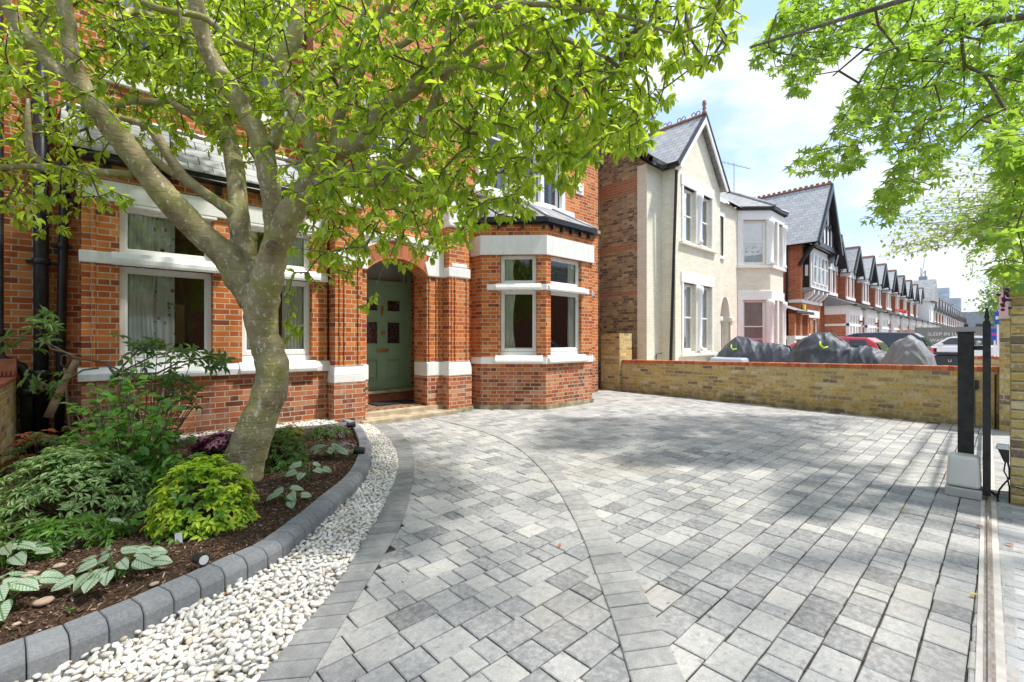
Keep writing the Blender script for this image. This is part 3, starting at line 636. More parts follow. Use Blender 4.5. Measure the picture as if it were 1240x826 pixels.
def stonework(rects,z,bev=.006,base=-.03,jit=.0015):
    """each rect = 4 plan corners; bevelled separate stones in one mesh"""
    m=MB()
    for q in rects:
        cx=sum(p[0] for p in q)/4; cy=sum(p[1] for p in q)/4
        zz=z+rnd.uniform(-jit,jit); tx,ty=rnd.uniform(-.004,.004),rnd.uniform(-.004,.004)
        def ins(p,d):
            dx,dy=cx-p[0],cy-p[1]; L=math.hypot(dx,dy); return (p[0]+dx/L*d*1.35,p[1]+dy/L*d*1.35)
        v=[(p[0],p[1],base) for p in q]+[(p[0],p[1],zz-bev*.75) for p in q]
        for p in q: a=ins(p,bev); v.append((a[0],a[1],zz+(a[0]-cx)*tx+(a[1]-cy)*ty))
        m.mesh(v,[(8,9,10,11)]+[(i,(i+1)%4,4+(i+1)%4,4+i) for i in range(4)]+[(4+i,4+(i+1)%4,8+(i+1)%4,8+i) for i in range(4)])
    return m
xE=lambda y: np.interp(y,E2[:,1],E2[:,0])
rects=[]; W=.146; g=.0034; y=.10; row=0
y=.10-W; sk=.0
while y<7.9:
    x=-1.6+rnd.uniform(0,.2)
    while x<10.05:
        L=rnd.choice((.098,.146,.146,.21,.21)); 
        xm=x+L/2; ym=y+W/2
        ok = x+L>xE(min(ym,6.6))+.01 and xm<10.02-.035*(6.7-ym)
        if ym>7.0 and not(9.45<xm): ok=False
        if 5.5<xm<8.6 and ym>5.9 and ym>5.9+max(0,6.3-xm,xm-7.7): ok=False
        if xm<5.3 and ym>6.98: ok=False
        if ok:
            w=lambda: rnd.uniform(-.0028,.0028)
            rects.append([(x+g+w(),y+g+w()),(x+L-g+w(),y+g+w()),(x+L-g+w(),y+W-g+w()),(x+g+w(),y+W-g+w())])
        x+=L
    y+=W; row+=1
tag(stonework(rects,0,.005,jit=.0022).build('driveway',M['paver']),kind='structure')
def strip_blocks(A,B,w,gap=.005):
    n=max(2,int((clen(A)+clen(B))/2/w)); a=resample(A,n+1); b=resample(B,n+1); R=[]
    for i in range(n):
        def lp(p,q,t): return (p[0]+(q[0]-p[0])*t,p[1]+(q[1]-p[1])*t)
        t=gap/w/2
        R.append([lp(b[i],b[i+1],t),lp(b[i],b[i+1],1-t),lp(a[i],a[i+1],1-t),lp(a[i],a[i+1],t)])
    return R
def under(A,B,name):
    a=resample(A,120); b=resample(B,120); m=MB()
    for i in range(119): m.face([(b[i][0],b[i][1],.0032),(b[i+1][0],b[i+1][1],.0032),(a[i+1][0],a[i+1][1],.0032),(a[i][0],a[i][1],.0032)])
    tag(m.build(name,M['sand']),kind='structure')
under(E1,E2,'edging_mortar'); under(B1,B2,'band_mortar')
tag(stonework(strip_blocks(E1,E2,.10,.006),.0095,.004,.0).build('edging_band',M['edging']),kind='structure')
tag(stonework(strip_blocks(B1,B2,.105,.006),.0095,.004,.0).build('curved_paver_band',M['band']),kind='structure')
# pavement outside the gate, gate track
rects=[]
x=.4
while x<9.6:
    yy=.04+(x-2.5)*.018-.045
    while yy>-1.2:
        rects.append([(x+g,yy-.2+g),(x+.1-g,yy-.2+g),(x+.1-g,yy-g),(x+g,yy-g)]); yy-=.2
    x+=.1
tag(stonework(rects,0,.004).build('pavement',M['pave']),kind='structure')
sheet('pavement_footway',-60,200,-3.0,-1.21,-.006,M['pave'])
m=MB(); m.box(-60,200,-3.13,-3.0,-.1,.0); tag(m.build('street_kerb',M['concrete']),kind='structure')
TR=Fr((0,-.05),(1,-.032))
trk=thing('gate_track','pinkish concrete strip with a steel rail sunk in it, running under the sliding gate','gate track',(3,.05,0))
m=MB(); m.fbox(TR,.3,9.6,-.004,.080,-.03,.0055); m.build('concrete_strip',M['concrete'],trk)
M['rail']=mottled('rusty_steel_rail',(.38,.30,.25),(.55,.50,.45),20,.5,.2,metal=.6)
m=MB(); m.fbox(TR,.3,9.6,.036,.046,.009,.022); m.fbox(TR,.3,9.6,.024,.058,.0055,.009); m.build('rail',M['rail'],trk)
# -------- kerb
def kerb():
    n1=int(clen(K_)/.01); C=resample(K_,n1); s=np.arange(n1)*clen(K_)/n1; i=0; k=0
    prof=[(0,-.03),(0,.092),(.006,.106),(.026,.128),(.040,.135),(.128,.138),(.128,-.03)]
    t=thing('garden_kerb','charcoal grey kerb blocks curving round the planting bed','kerb',(C[0][0],C[0][1],0)); m=MB()
    while True:
        w=.122 if C[i][0]<.95 else .092
        j=i+max(3,int(w/.01)); 
        if j>=n1-1: break
        R=[]
        for q,e in ((i,.002),(j,-.002)):
            T=C[min(q+2,n1-1)]-C[max(q-2,0)]; T=T/np.hypot(*T); N=np.array((-T[1],T[0])); P=C[q]+T*e
            dz=rnd.uniform(-.002,.002); R.append([(P[0]+N[0]*b,P[1]+N[1]*b,z+dz) for b,z in prof])
        n=len(prof); m.mesh(R[0]+R[1],[tuple(range(n)),tuple(range(2*n-1,n-1,-1))]+[(a,a+n,(a+1)%n+n,(a+1)%n) for a in range(n)])
        i=j
    o=m.build('kerb_blocks',M['kerb'],t); 
    bm=o.modifiers.new('b','BEVEL'); bm.width=.004; bm.segments=1; bm.limit_method='ANGLE'; bm.angle_limit=.6
kerb()
# -------- pebbles
def ico():
    import bmesh
    b=bmesh.new(); bmesh.ops.create_icosphere(b,subdivisions=2,radius=1); v=np.array([x.co[:] for x in b.verts]); f=np.array([[q.index for q in x.verts] for x in b.faces]); b.free(); return v,f
IV,IF=ico()
def mass_mesh(name,verts,faces,mat,parent=None,smooth=True,uv=None,mats=None,midx=None,vpf=None):
    """verts (N,3); faces (F,k) same arity"""
    me=bpy.data.meshes.new(name); k=faces.shape[1]
    o0=np.array(wloc(parent)) if parent is not None else np.array(((verts[:,0].min()+verts[:,0].max())/2,(verts[:,1].min()+verts[:,1].max())/2,verts[:,2].min()))
    V=verts-o0
    me.vertices.add(len(V)); me.vertices.foreach_set('co',V.astype(np.float32).ravel())
    me.loops.add(faces.size); me.loops.foreach_set('vertex_index',faces.astype(np.int32).ravel())
    me.polygons.add(len(faces)); me.polygons.foreach_set('loop_start',np.arange(0,faces.size,k,dtype=np.int32)); me.polygons.foreach_set('loop_total',np.full(len(faces),k,dtype=np.int32))
    if uv is not None:
        u=me.uv_layers.new(name='UVMap'); u.data.foreach_set('uv',uv[faces.ravel()].astype(np.float32).ravel())
    for m in (mats or [mat]): me.materials.append(m)
    if midx is not None: me.polygons.foreach_set('material_index',midx.astype(np.int32))
    me.polygons.foreach_set('use_smooth',np.full(len(faces),smooth)); me.update(calc_edges=True); me.validate()
    o=bpy.data.objects.new(name,me); COL.objects.link(o)
    if parent is not None: o.parent=parent
    else: o.location=o0
    return o
def inst(tv,tf,pos,R,scl,name,mat,parent=None,smooth=True,uvt=None,noise=0,midx=None,mats=None):
    """instances of a template baked into one mesh. R (n,3,3), scl (n,3)"""
    n=len(pos); T=tv[None]*scl[:,None,:]
    if noise: T=T*(1+noise*(NR.rand(n,len(tv),1)-.5))
    V=np.einsum('nij,nkj->nki',R,T)+pos[:,None,:]
    Fc=(tf[None]+(np.arange(n)*len(tv))[:,None,None]).reshape(-1,tf.shape[1])
    uv=np.tile(uvt,(n,1)) if uvt is not None else None
    return mass_mesh(name,V.reshape(-1,3),Fc,mat,parent,smooth,uv,mats,np.tile(midx,n) if midx is not None else None)
def rotz(a,tilt=.35):
    n=len(a); ax=NR.randn(n,2)*tilt; c,s=np.cos(a),np.sin(a); R=np.zeros((n,3,3)); R[:,0,0]=c;R[:,0,1]=-s;R[:,1,0]=s;R[:,1,1]=c;R[:,2,2]=1
    X=np.zeros((n,3,3)); cx,sx=np.cos(ax[:,0]),np.sin(ax[:,0]); X[:,0,0]=1;X[:,1,1]=cx;X[:,1,2]=-sx;X[:,2,1]=sx;X[:,2,2]=cx
    Y=np.zeros((n,3,3)); cy,sy=np.cos(ax[:,1]),np.sin(ax[:,1]); Y[:,1,1]=1;Y[:,0,0]=cy;Y[:,0,2]=sy;Y[:,2,0]=-sy;Y[:,2,2]=cy
    return X@Y@R
def darts(fn,n,r):
    pts=[]; cell={}
    for _ in range(n):
        x,y=fn(); k=(int(x/r//1),int(y/r//1)); ok=True
        for a in (-1,0,1):
            for b in (-1,0,1):
                for q in cell.get((k[0]+a,k[1]+b),()):
                    if (q[0]-x)**2+(q[1]-y)**2<r*r: ok=False;break
        if ok: pts.append((x,y)); cell.setdefault(k,[]).append((x,y))
    return pts
KA=resample(K_,400); EA=resample(E1,400)
def in_strip():
    i=rnd.randrange(400); t=rnd.random(); w=.004
    return KA[i][0]*(1-t)+EA[i][0]*t+rnd.uniform(-w,w), KA[i][1]*(1-t)+EA[i][1]*t+rnd.uniform(-w,w)
def pebmat():
    t=NT('white_pebble'); r=t.isl(); c=t.ramp(r,[(0,(.52,.45,.34)),(.1,(.64,.60,.52)),(.5,(.73,.70,.65)),(1,(.80,.785,.75))]); n=t.noise(t.pos(),60,4)
    return t.done(t.bsdf(t.mix(t.ms(n,.5,.8,0,.3),c,(.5,.42,.3)),.6,t.bump(n,.3,.002)))
M['pebble']=pebmat()
L1=darts(in_strip,26000,.0185); L2=darts(in_strip,16000,.026)
P=[(x,y,.014+rnd.uniform(-.004,.004)) for x,y in L1]+[(x,y,.033+rnd.uniform(-.004,.006)) for x,y in L2]
P=np.array(P); n=len(P); S=np.c_[NR.uniform(.011,.026,n),NR.uniform(.009,.017,n),NR.uniform(.006,.011,n)]
tag(inst(IV,IF,P,rotz(NR.rand(n)*6.3,.4),S,'white_pebbles',M['pebble'],noise=.2),'white rounded pebbles filling the curved strip beside the kerb','pebbles',kind='stuff')
LP=[]
for _ in range(420):
    i=min(399,int(rnd.random()**1.3*400)); tt=rnd.choice((rnd.uniform(.93,1.0),rnd.uniform(.0,.05),rnd.random())); LP.append((KA[i][0]*(1-tt)+EA[i][0]*tt,KA[i][1]*(1-tt)+EA[i][1]*tt,.03))
LP=np.array(LP)
m=MB()
for i in range(0,398,2): m.face([(KA[i][0],KA[i][1],.0),(EA[i][0],EA[i][1],.0),(EA[i+2][0],EA[i+2][1],.0),(KA[i+2][0],KA[i+2][1],.0)])
tag(m.build('pebble_bed',mottled('crushed_white_stone',(.30,.26,.2),(.6,.56,.48),60,.9,.3)),kind='structure')
def wp():
    x=rnd.uniform(-.1,2.62); lo=6.70-.26*max(0,min(1,(x-1.6)/.7)); return x,rnd.uniform(lo,6.93)
L1=darts(wp,9000,.026); P=np.array([(x,y,.115+rnd.uniform(-.01,.016)) for x,y in L1]); n=len(P)
tag(inst(IV,IF,P,rotz(NR.rand(n)*6.3,.4),np.c_[NR.uniform(.014,.024,n),NR.uniform(.012,.018,n),NR.uniform(.009,.013,n)],'wall_foot_pebbles',M['pebble'],noise=.2),'white pebbles along the foot of the house wall behind the bed','pebbles',kind='stuff')
ed=thing('steel_edging','thin pale steel edging strip holding the white pebbles along the house wall','edging',(1.2,6.6,.05))
m=MB(); pts=[(x,6.69-.26*max(0,min(1,(x-1.6)/.7))) for x in np.linspace(-.1,2.7,30)]
for a,b in zip(pts,pts[1:]): m.fbox(Fr(a,b),0,math.hypot(b[0]-a[0],b[1]-a[1])+.002,-.005,.005,.04,.135)
m.build('strip',mottled('galvanised_strip',(.38,.39,.41),(.5,.5,.52),9,.5,.1,metal=.4),ed)
# -------- soil
import mathutils
def sz(x,y): return .088+.028*mathutils.noise.noise(Vector((x*1.7,y*1.7,0)))+.014*mathutils.noise.noise(Vector((x*7,y*7,3)))
xK=lambda y: float(np.interp(y,K_[:,1],K_[:,0]))
def inbed(x,y,e=.06): return y<6.92 and y>2.46 and x<xK(y-e)-e*.6
st=.028; xs=np.arange(-1.6,2.86,st); ys=np.arange(2.44,6.95,st); m=MB(); idx={}
for j,yy in enumerate(ys):
    for i,xx in enumerate(xs):
        idx[i,j]=len(m.v); m.v.append((xx,yy,sz(xx,yy)+rnd.uniform(-.005,.006)))
for j in range(len(ys)-1):
    for i in range(len(xs)-1):
        if inbed(xs[i]+st/2,ys[j]+st/2,.045): m.f.append((idx[i,j],idx[i+1,j],idx[i+1,j+1],idx[i,j+1])); m.m.append(0)
def soilmat():
    t=NT('dark_mulch_soil'); p=t.pos(); c=t.ramp(t.noise(p,45,8,.75),[(.3,(.022,.013,.009)),(.48,(.075,.044,.028)),(.62,(.17,.105,.066)),(.78,(.30,.20,.13))])
    return t.done(t.bsdf(c,.95,t.bump(t.noise(p,90,6,.7),1.,.02),spec=.15))
M['soil']=soilmat(); tag(m.build('garden_soil',M['soil'],smooth=True),kind='structure')
cv=np.array([(x,y,z) for z in (-.5,.5) for x,y in ((-1,-.5),(.8,-.6),(1.1,.4),(-.7,.6))],float); cf=np.array([(0,3,2,1),(4,5,6,7),(0,1,5,4),(1,2,6,5),(2,3,7,6),(3,0,4,7)])
P=[]
while len(P)<26000:
    x,y=rnd.uniform(-1.5,2.8),rnd.uniform(2.5,6.7)
    if inbed(x,y,.07): P.append((x,y,sz(x,y)+rnd.uniform(.0,.012)))
P=np.array(P); n=len(P); S=np.c_[NR.uniform(.004,.016,n),NR.uniform(.002,.007,n),NR.uniform(.002,.006,n)]
t=NT('bark_chip'); M['chip']=t.done(t.bsdf(t.ramp(t.isl(),[(0,(.04,.022,.014)),(.5,(.12,.07,.045)),(.85,(.22,.14,.09)),(.95,(.36,.26,.18)),(1,(.5,.42,.33))]),.9))
tag(inst(cv,cf,P,rotz(NR.rand(n)*6.3,.5),S,'bark_mulch',M['chip'],smooth=False),'small brown bark and soil crumbs over the planting bed','mulch',kind='stuff')
n=len(LP); tag(inst(cv,cf,LP,rotz(NR.rand(n)*6.3,.5),np.c_[NR.uniform(.005,.012,n),NR.uniform(.003,.007,n),NR.uniform(.001,.002,n)],'leaf_litter',mottled('rust_leaf_bits',(.22,.09,.03),(.42,.2,.07),30,.8,0),smooth=False),'rust brown scraps of leaf caught among the white pebbles','leaf litter',kind='stuff')
LP=[]
while len(LP)<260:
    x,y=rnd.uniform(.6,9.4),rnd.uniform(.2,6.5)
    if x>xE(min(y,6.6))+.2 and not(5.3<x<8.8 and y>5.7): LP.append((x,y,.004))
LP=np.array(LP); n=len(LP); tag(inst(cv,cf,LP,rotz(NR.rand(n)*6.3,.12),np.c_[NR.uniform(.003,.011,n),NR.uniform(.002,.006,n),NR.uniform(.001,.002,n)],'driveway_litter',mottled('dry_leaf_crumb',(.16,.10,.05),(.40,.28,.12),30,.8,0),smooth=False),'tiny dry leaf crumbs and seeds scattered on the driveway paving','leaf litter',kind='stuff')
# loose stones on the soil
for k,(a,b,r,d) in enumerate(((283//1,688,.0,'x'),)): pass
for (px,py,r,lab) in ((72,686,.022,'round tan stone on the soil between the two big silver leaved clumps'),(36,697,.03,'large flat brown stone on the soil at the left, left of the tan one'),(187,708,.016,'small pinkish stone on the soil right of the large silver leaved clump'),(52,730,.03,'broken buff stones on the soil below the large silver leaved clump'),(20,757,.012,'tiny pale stone near the kerb at bottom left')):
    x,y,_=gr(px,py,.1); v=IV*np.array((r*1.3,r,r*.55))*(1+.25*(NR.rand(42,1)-.5)) if len(IV)==42 else IV*np.array((r*1.3,r,r*.55))
    m=MB(); m.mesh([(x+a,y+b,.105+c) for a,b,c in v],[tuple(f) for f in IF]); tag(m.build('stone',mottled('buff_stone',(.35,.24,.17),(.5,.38,.3),20,.8,.3),smooth=True),lab,'stone','loose stones on the soil')
# ================================================================== walls around the drive
bw=thing('boundary_wall','low yellow stock brick wall with red brick coping along the right side of the driveway','wall',(10.1,3.4,0))
FB=Fr((9.90,.05),(10.14,6.75)); FB2=Fr((10.14,6.75),(9.90,.05)); L=FB2.L
def slopebox(m,fr,a0,a1,b0,b1,z0a,z0b,z1a,z1b,uvs=None):
    P=fr.P; v=[P(a0,b0,z0a),P(a1,b0,z0b),P(a1,b1,z0b),P(a0,b1,z0a),P(a0,b0,z1a),P(a1,b0,z1b),P(a1,b1,z1b),P(a0,b1,z1a)]
    m.mesh(v,[(0,3,2,1),(4,5,6,7),(0,1,5,4),(1,2,6,5),(2,3,7,6),(3,0,4,7)])
m=MB(); slopebox(m,FB2,0,L,0,.22,-.1,-.1,.725,.835); m.build('wall_body',M['yellow'],bw)
m=MB(); 
nb=int(L/.078)
for i in range(nb):
    a=i*L/nb; w=L/nb; z=.728+.11*a/L; dz=rnd.uniform(-.002,.002); m.fbox(FB2,a+.004,a+w-.004,-.006,.226,z,z+.072+dz)
def copm():
    t=NT('red_coping_brick'); c=t.ramp(t.isl(),[(0,(.42,.10,.045)),(.5,(.54,.15,.06)),(1,(.62,.22,.09))]); n=t.noise(t.pos(),30,4); return t.done(t.bsdf(t.mix(t.ms(n,.5,.8,0,.25),c,(.2,.1,.07)),.85,t.bump(n,.4,.004)))
M['copeb']=copm(); m.build('coping',M['copeb'],bw,bevel=.004)
m=MB(); slopebox(m,FB2,0,L,.006,.214,.70,.81,.792,.902); m.build('coping_mortar',mottled('lime_mortar',(.42,.36,.27),(.6,.53,.42),20,.9,.3),bw)
m=MB(); m.box(10.16,10.62,6.76,7.2,-.1,1.49); m.build('end_pier',M['yellow'],bw)
m=MB(); m.box(10.05,10.16,6.76,7.35,-.1,1.49); m.build('end_pier_return',M['yellow'],bw)
rw=thing('gate_pier','tall yellow brick pier beside the gate post, rough dark bricks, at the right edge','pier',(5.7,-.3,0))
m=MB(); m.box(5.39,5.85,-.62,-.035,-.05,1.68); m.build('pier_body',M['yellow'],rw)
m=MB()
for k in range(22):
    z=.01+k*.075
    for q in range(6):
        off=(k%2)*.11; y1=-.035-q*.225+off; y0=y1-.217; y1=min(y1,-.037)
        if y1-y0>.03 and y1<=-.037: m.box(5.376+rnd.uniform(-.004,.006),5.42,y0,y1,z+.005,z+.07)
m.build('pier_bricks',copm.__globals__['M']['yellow'],rw,bevel=.006)
rp=thing('boundary_pier','narrow yellow brick pier at the street end of the low boundary wall','pier',(9.9,-.2,0))
m=MB(); m.box(9.66,10.1,-.6,.045,-.05,1.62); m.build('pier_body',M['yellow'],rp); m=MB(); m.box(9.64,10.12,-.62,.06,1.62,1.66); m.build('pier_cap',M['concrete'],rp)
# side gate
sg=thing('side_gate','narrow black metal side gate between our house and the neighbouring brick wall','gate',(9.8,7.6,0))
m=MB(); m.box(9.56,10.1,7.6,7.63,.03,1.36); m.build('gate_sheet',M['iron'],sg)
m=MB(); m.tube([(9.57,7.59,0),(9.57,7.59,1.44),(9.64,7.59,1.55),(9.76,7.59,1.60),(9.9,7.59,1.56),(10.02,7.59,1.46),(10.06,7.59,1.36),(10.06,7.59,0)],.016,8); m.build('gate_frame',M['iron'],sg,smooth=True)
m=MB(); m.box(9.98,10.05,7.575,7.6,.86,.9); m.build('latch',mottled('steel_latch',(.4,.4,.4),(.5,.5,.5),9,.4,0,metal=.8),sg)
# left low wall
lw=thing('garden_wall','low weathered brick garden wall at the left edge, seen past the shrubs','wall',(-.7,5,0))
m=MB(); m.box(-.85,-.6,3.2,7.41,-.1,.88); m.build('wall_body',M['yellow'],lw); m=MB(); m.box(-.87,-.585,3.2,7.15,.88,.92); m.build('coping_tiles',M['terra'],lw,bevel=.006)
m=MB(); m.box(-.87,-.585,7.16,7.38,.92,1.11)
for k in range(9): m.box(-.865+k*.031,-.845+k*.031,7.135,7.16,.935,.985)
m.build('coping_block',M['terra'],lw,bevel=.004)
# -------- gate kit
gt=thing('sliding_gate','black metal sliding gate slid open, its spiked end post beside the brick pier','gate',(5.4,.09,0))
m=MB(); m.fbox(TR,5.345,5.395,.025,.072,.045,1.455); m.build('end_post',M['iron'],gt,bevel=.003)
m=MB(); c=TR.P(5.37,.048,1.455); m.lathe(c,[(.02,0),(.02,.012),(.012,.016),(.012,.03),(.017,.04),(.006,.115),(.0,.125)],10); m.build('spike',M['iron'],gt,smooth=True)
m=MB()
for z in (.12,.75,1.25): m.fbox(TR,5.395,9.2,.038,.058,z,z+.04)
m.build('rails',M['iron'],gt)
for k in range(20):
    m=MB(); a=5.58+k*.19; m.fbox(TR,a,a+.014,.041,.055,.1,1.40); m.build('bar',M['iron'],gt)
m=MB(); c=TR.P(5.45,.048,.05); m.lathe((c[0],c[1]-.012,c[2]),[(0,0),(.035,0),(.035,.024),(0,.024)],14,axis='y'); m.build('wheel',M['rail'],gt)
gp=thing('guide_post','thick square black guide post standing behind the grey gate motor','post',(5.6,.23,0))
m=MB(); m.box(5.55,5.65,.175,.275,0,1.372); m.build('post',M['iron'],gp,bevel=.004); m=MB(); m.box(5.543,5.657,.168,.282,1.372,1.385); m.build('cap',M['iron'],gp,bevel=.003)
m=MB(); m.box(5.575,5.60,.085,.175,1.225,1.262); m.box(5.56,5.62,.085,.115,1.225,1.30); m.build('roller_bracket',M['iron'],gp); m=MB(); m.lathe((5.585,.15,1.265),[(0,0),(.02,0),(.022,.015),(.02,.035),(0,.04)],12); m.build('roller',plain('white_nylon',(.75,.74,.72),.4),gp,smooth=True)
m=MB(); m.box(5.56,5.64,.275,.33,.01,.035); m.build('stop_plate',M['iron'],gp)
def soft_box(x0,x1,y0,y1,z0,z1,tp,name,mat,par,bev):
    m=MB(); m.mesh([(x0,y0,z0),(x1,y0,z0),(x1,y1,z0),(x0,y1,z0),(x0+tp,y0+tp,z1),(x1-tp,y0+tp,z1),(x1-tp,y1-tp,z1),(x0+tp,y1-tp,z1)],[(0,3,2,1),(4,5,6,7),(0,1,5,4),(1,2,6,5),(2,3,7,6),(3,0,4,7)])
    o=m.build(name,mat,par); b=o.modifiers.new('b','BEVEL'); b.width=bev; b.segments=4
    o.data.polygons.foreach_set('use_smooth',[True]*6); o.modifiers.new('w','WEIGHTED_NORMAL'); return o
mo=thing('gate_motor','pale grey plastic gate motor housing on the paving at the foot of the black posts','gate motor',(5.4,.22,0))
soft_box(5.31,5.52,.125,.335,.085,.345,.012,'cover',mottled('pale_grey_plastic',(.66,.65,.61),(.72,.71,.67),4,.45,.02),mo,.03)
soft_box(5.305,5.525,.12,.34,.0,.08,-.002,'base',mottled('grey_plastic_base',(.42,.41,.38),(.48,.47,.44),6,.55,.05),mo,.012)
m=MB(); m.tube([(5.5,.11,.06),(5.5,.07,.05),(5.53,.05,.02),(5.6,.03,.02)],.01,8); m.build('cable',M['iron'],mo)
jb=thing('pier_junction_box','white capped black junction box with looping cables on the side of the right brick pier','junction box',(5.42,0,.4))
m=MB(); m.box(5.385,5.46,-.03,.04,.445,.465); m.box(5.38,5.465,-.034,.046,.43,.446); m.build('cap',plain('white_plastic',(.75,.75,.74),.4),jb,bevel=.006)
m=MB(); m.mesh([(5.39,-.03,.33),(5.45,-.03,.33),(5.45,0,.33),(5.39,0,.33),(5.385,-.03,.43),(5.455,-.03,.43),(5.455,.035,.43),(5.385,.035,.43)],[(0,3,2,1),(4,5,6,7),(0,1,5,4),(1,2,6,5),(2,3,7,6),(3,0,4,7)]); m.build('housing',M['iron'],jb,bevel=.004)
m=MB(); m.tube([(5.41,-.02,.34),(5.41,-.03,.27),(5.41,-.03,.2),(5.40,.0,.15),(5.39,.025,.1),(5.39,.035,.03),(5.4,.03,.005)],.006,8); m.tube([(5.43,-.01,.34),(5.43,.0,.25),(5.43,-.02,.2),(5.43,-.03,.12),(5.42,-.03,.0)],.005,8); m.tube([(5.37,-.04,.15),(5.37,-.12,.14),(5.37,-.3,.14)],.004,6); m.build('cable',M['iron'],jb,smooth=True)
# small black ground vent by the wall
gv=thing('drain_outlet','small black drain box at the foot of the yellow wall left of the guide post','drain',(9.6,.6,0))
x,y,_=gr(1157,512); m=MB(); m.box(x-.06,x+.04,y-.05,y+.09,0,.05); m.build('box',M['iron'],gv,bevel=.006); m=MB(); m.box(x-.065,x-.06,y-.03,y+.07,.01,.035); m.build('grille',M['rail'],gv)
gl=thing('wall_socket','small black socket box on the yellow wall between the gate posts','socket',(9.9,.3,.7))
y=.30; m=MB(); m.box(9.84,9.905,y-.04,y+.03,.56,.70); m.build('box',M['iron'],gl,bevel=.005); m=MB(); m.tube([(9.88,y,.56),(9.88,y,.3),(9.88,y,.02)],.006,6); m.build('conduit',M['iron'],gl)
cp=thing('conduit_pipe','thin black conduit running up the end of the yellow wall next to the narrow pier','pipe',(9.88,.08,0))
m=MB(); m.tube([(9.87,.085,.0),(9.865,.085,.4),(9.88,.085,.8)],.01,8); m.build('pipe',M['iron'],cp)
# ================================================================== FOLIAGE
def leaf_t(st,fold=.25,droop=.25,tipn=.02):
    V=[];U=[];Fc=[]
    for u,w in st:
        z=-droop*u*u
        for s in (-1,0,1):
            V.append((u,s*w*.5,z+abs(s)*w*fold*.5)); U.append((u,s*w*.5))
    for i in range(len(st)-1):
        for k in range(2): Fc.append((i*3+k,(i+1)*3+k,(i+1)*3+k+1,i*3+k+1))
    return np.array(V,float),np.array(Fc),np.array(U,float)
T_OVAL=leaf_t([(0,.05),(.22,.68),(.6,1.0),(.85,.62),(1,.05)],.3,.22)
T_LANCE=leaf_t([(0,.06),(.35,.95),(.7,.8),(1,.05)],.35,.25)
T_HEART=leaf_t([(-.17,.34),(-.12,.66),(-.02,.90),(.12,1.02),(.28,1.04),(.45,.92),(.62,.72),(.78,.46),(.90,.24),(.97,.09),(1.0,.02)],.14,.28)
def star_t():
    V=[(0.18,0,0)];U=[(0.18,0)];Fc=[]
    lobes=[(-2.25,.55),(-1.12,.9),(0,1.0),(1.12,.9),(2.25,.55)]
    pts=[(-.02,0)]
    for i,(a,r) in enumerate(lobes):
        if i==0: pts.append((.18+.20*math.cos(-2.75),.20*math.sin(-2.75)))
        c,s=math.cos(a),math.sin(a)
        for rr,da in ((.52,-.30),(1,0),(.52,.30)): pts.append((.18+.82*r*rr*math.cos(a+da*(1.0)),.82*r*rr*math.sin(a+da)))
        if i<4: m=(a+lobes[i+1][0])/2; pts.append((.18+.26*math.cos(m),.26*math.sin(m)))
    pts.append((.18+.20*math.cos(2.75),.20*math.sin(2.75)))
    for x,y in pts: V.append((x,y,-.22*(x*x+y*y)+.04*abs(y))); U.append((x,y))
    n=len(pts)
    if n%2: V.append(V[1]);U.append(U[1]);n+=1
    for i in range(1,n-1,2): Fc.append((0,i,i+1,i+2))
    Fc.append((0,n-1,n,1))
    return np.array(V,float),np.array(Fc),np.array(U,float)
T_STAR=star_t()
def frames(D,N):
    D=D/np.linalg.norm(D,axis=1,keepdims=True); Y=np.cross(N,D); Y/= (np.linalg.norm(Y,axis=1,keepdims=True)+1e-9); Z=np.cross(D,Y)
    return np.stack([D,Y,Z],axis=2)
class Leaves:
    def __init__(s): s.P=[];s.D=[];s.N=[];s.L=[];s.W=[]
    def add(s,p,d,n,l,w): s.P.append(tuple(p));s.D.append(tuple(d));s.N.append(tuple(n));s.L.append(l);s.W.append(w)
    def build(s,name,T,mat,parent=None):
        P=np.array(s.P);D=np.array(s.D);N=np.array(s.N)+NR.randn(len(P),3)*.05; L=np.array(s.L);W=np.array(s.W)
        tv,tf,tu=T
        return inst(tv,tf,P,frames(D,N),np.c_[L,W,L],name,mat,parent,True,tu)
def rv(s=1.): return Vector((rnd.gauss(0,s),rnd.gauss(0,s),rnd.gauss(0,s)))
def bark(name,c1,c2,c3,spots=.7,green=None,sc_=5):
    t=NT(name); p=t.pos(); n=t.noise(p,sc_,7,.65); c=t.ramp(n,[(.3,c1),(.5,c2),(.68,c3)])
    if green: c=t.mix(t.ms(t.noise(p,2.6,4),.42,.62,0,.7),c,green)
    mp=t.n('ShaderNodeMapping'); t.l(p,mp.inputs[0]); mp.inputs['Scale'].default_value=(1,1,.55)
    sp=t.noise(mp.outputs[0],30,3,.6); c=t.mix(t.ms(sp,.59,.63,0,spots),c,(.66,.64,.52))
    sp2=t.noise(p,17,3,.6); c=t.mix(t.ms(sp2,.63,.69,0,spots*.6),c,(.42,.41,.31))
    lines=t.n('ShaderNodeMapping'); t.l(p,lines.inputs[0]); lines.inputs['Scale'].default_value=(3,3,24)
    ln=t.noise(lines.outputs[0],2.2,4)
    h=t.m('ADD',t.noise(p,34,6,.7),t.m('MULTIPLY',ln,.7)); c=t.mix(t.ms(ln,.28,.42,.35,0.),c,(.06,.045,.03))
    return t.done(t.bsdf(c,.85,t.bump(h,.8,.016),spec=.25))
M['bark']=bark('lichened_bark',(.19,.145,.08),(.36,.30,.17),(.50,.42,.26),green=(.36,.35,.10))
M['twig']=plain('brown_twig',(.15,.11,.07),.8)
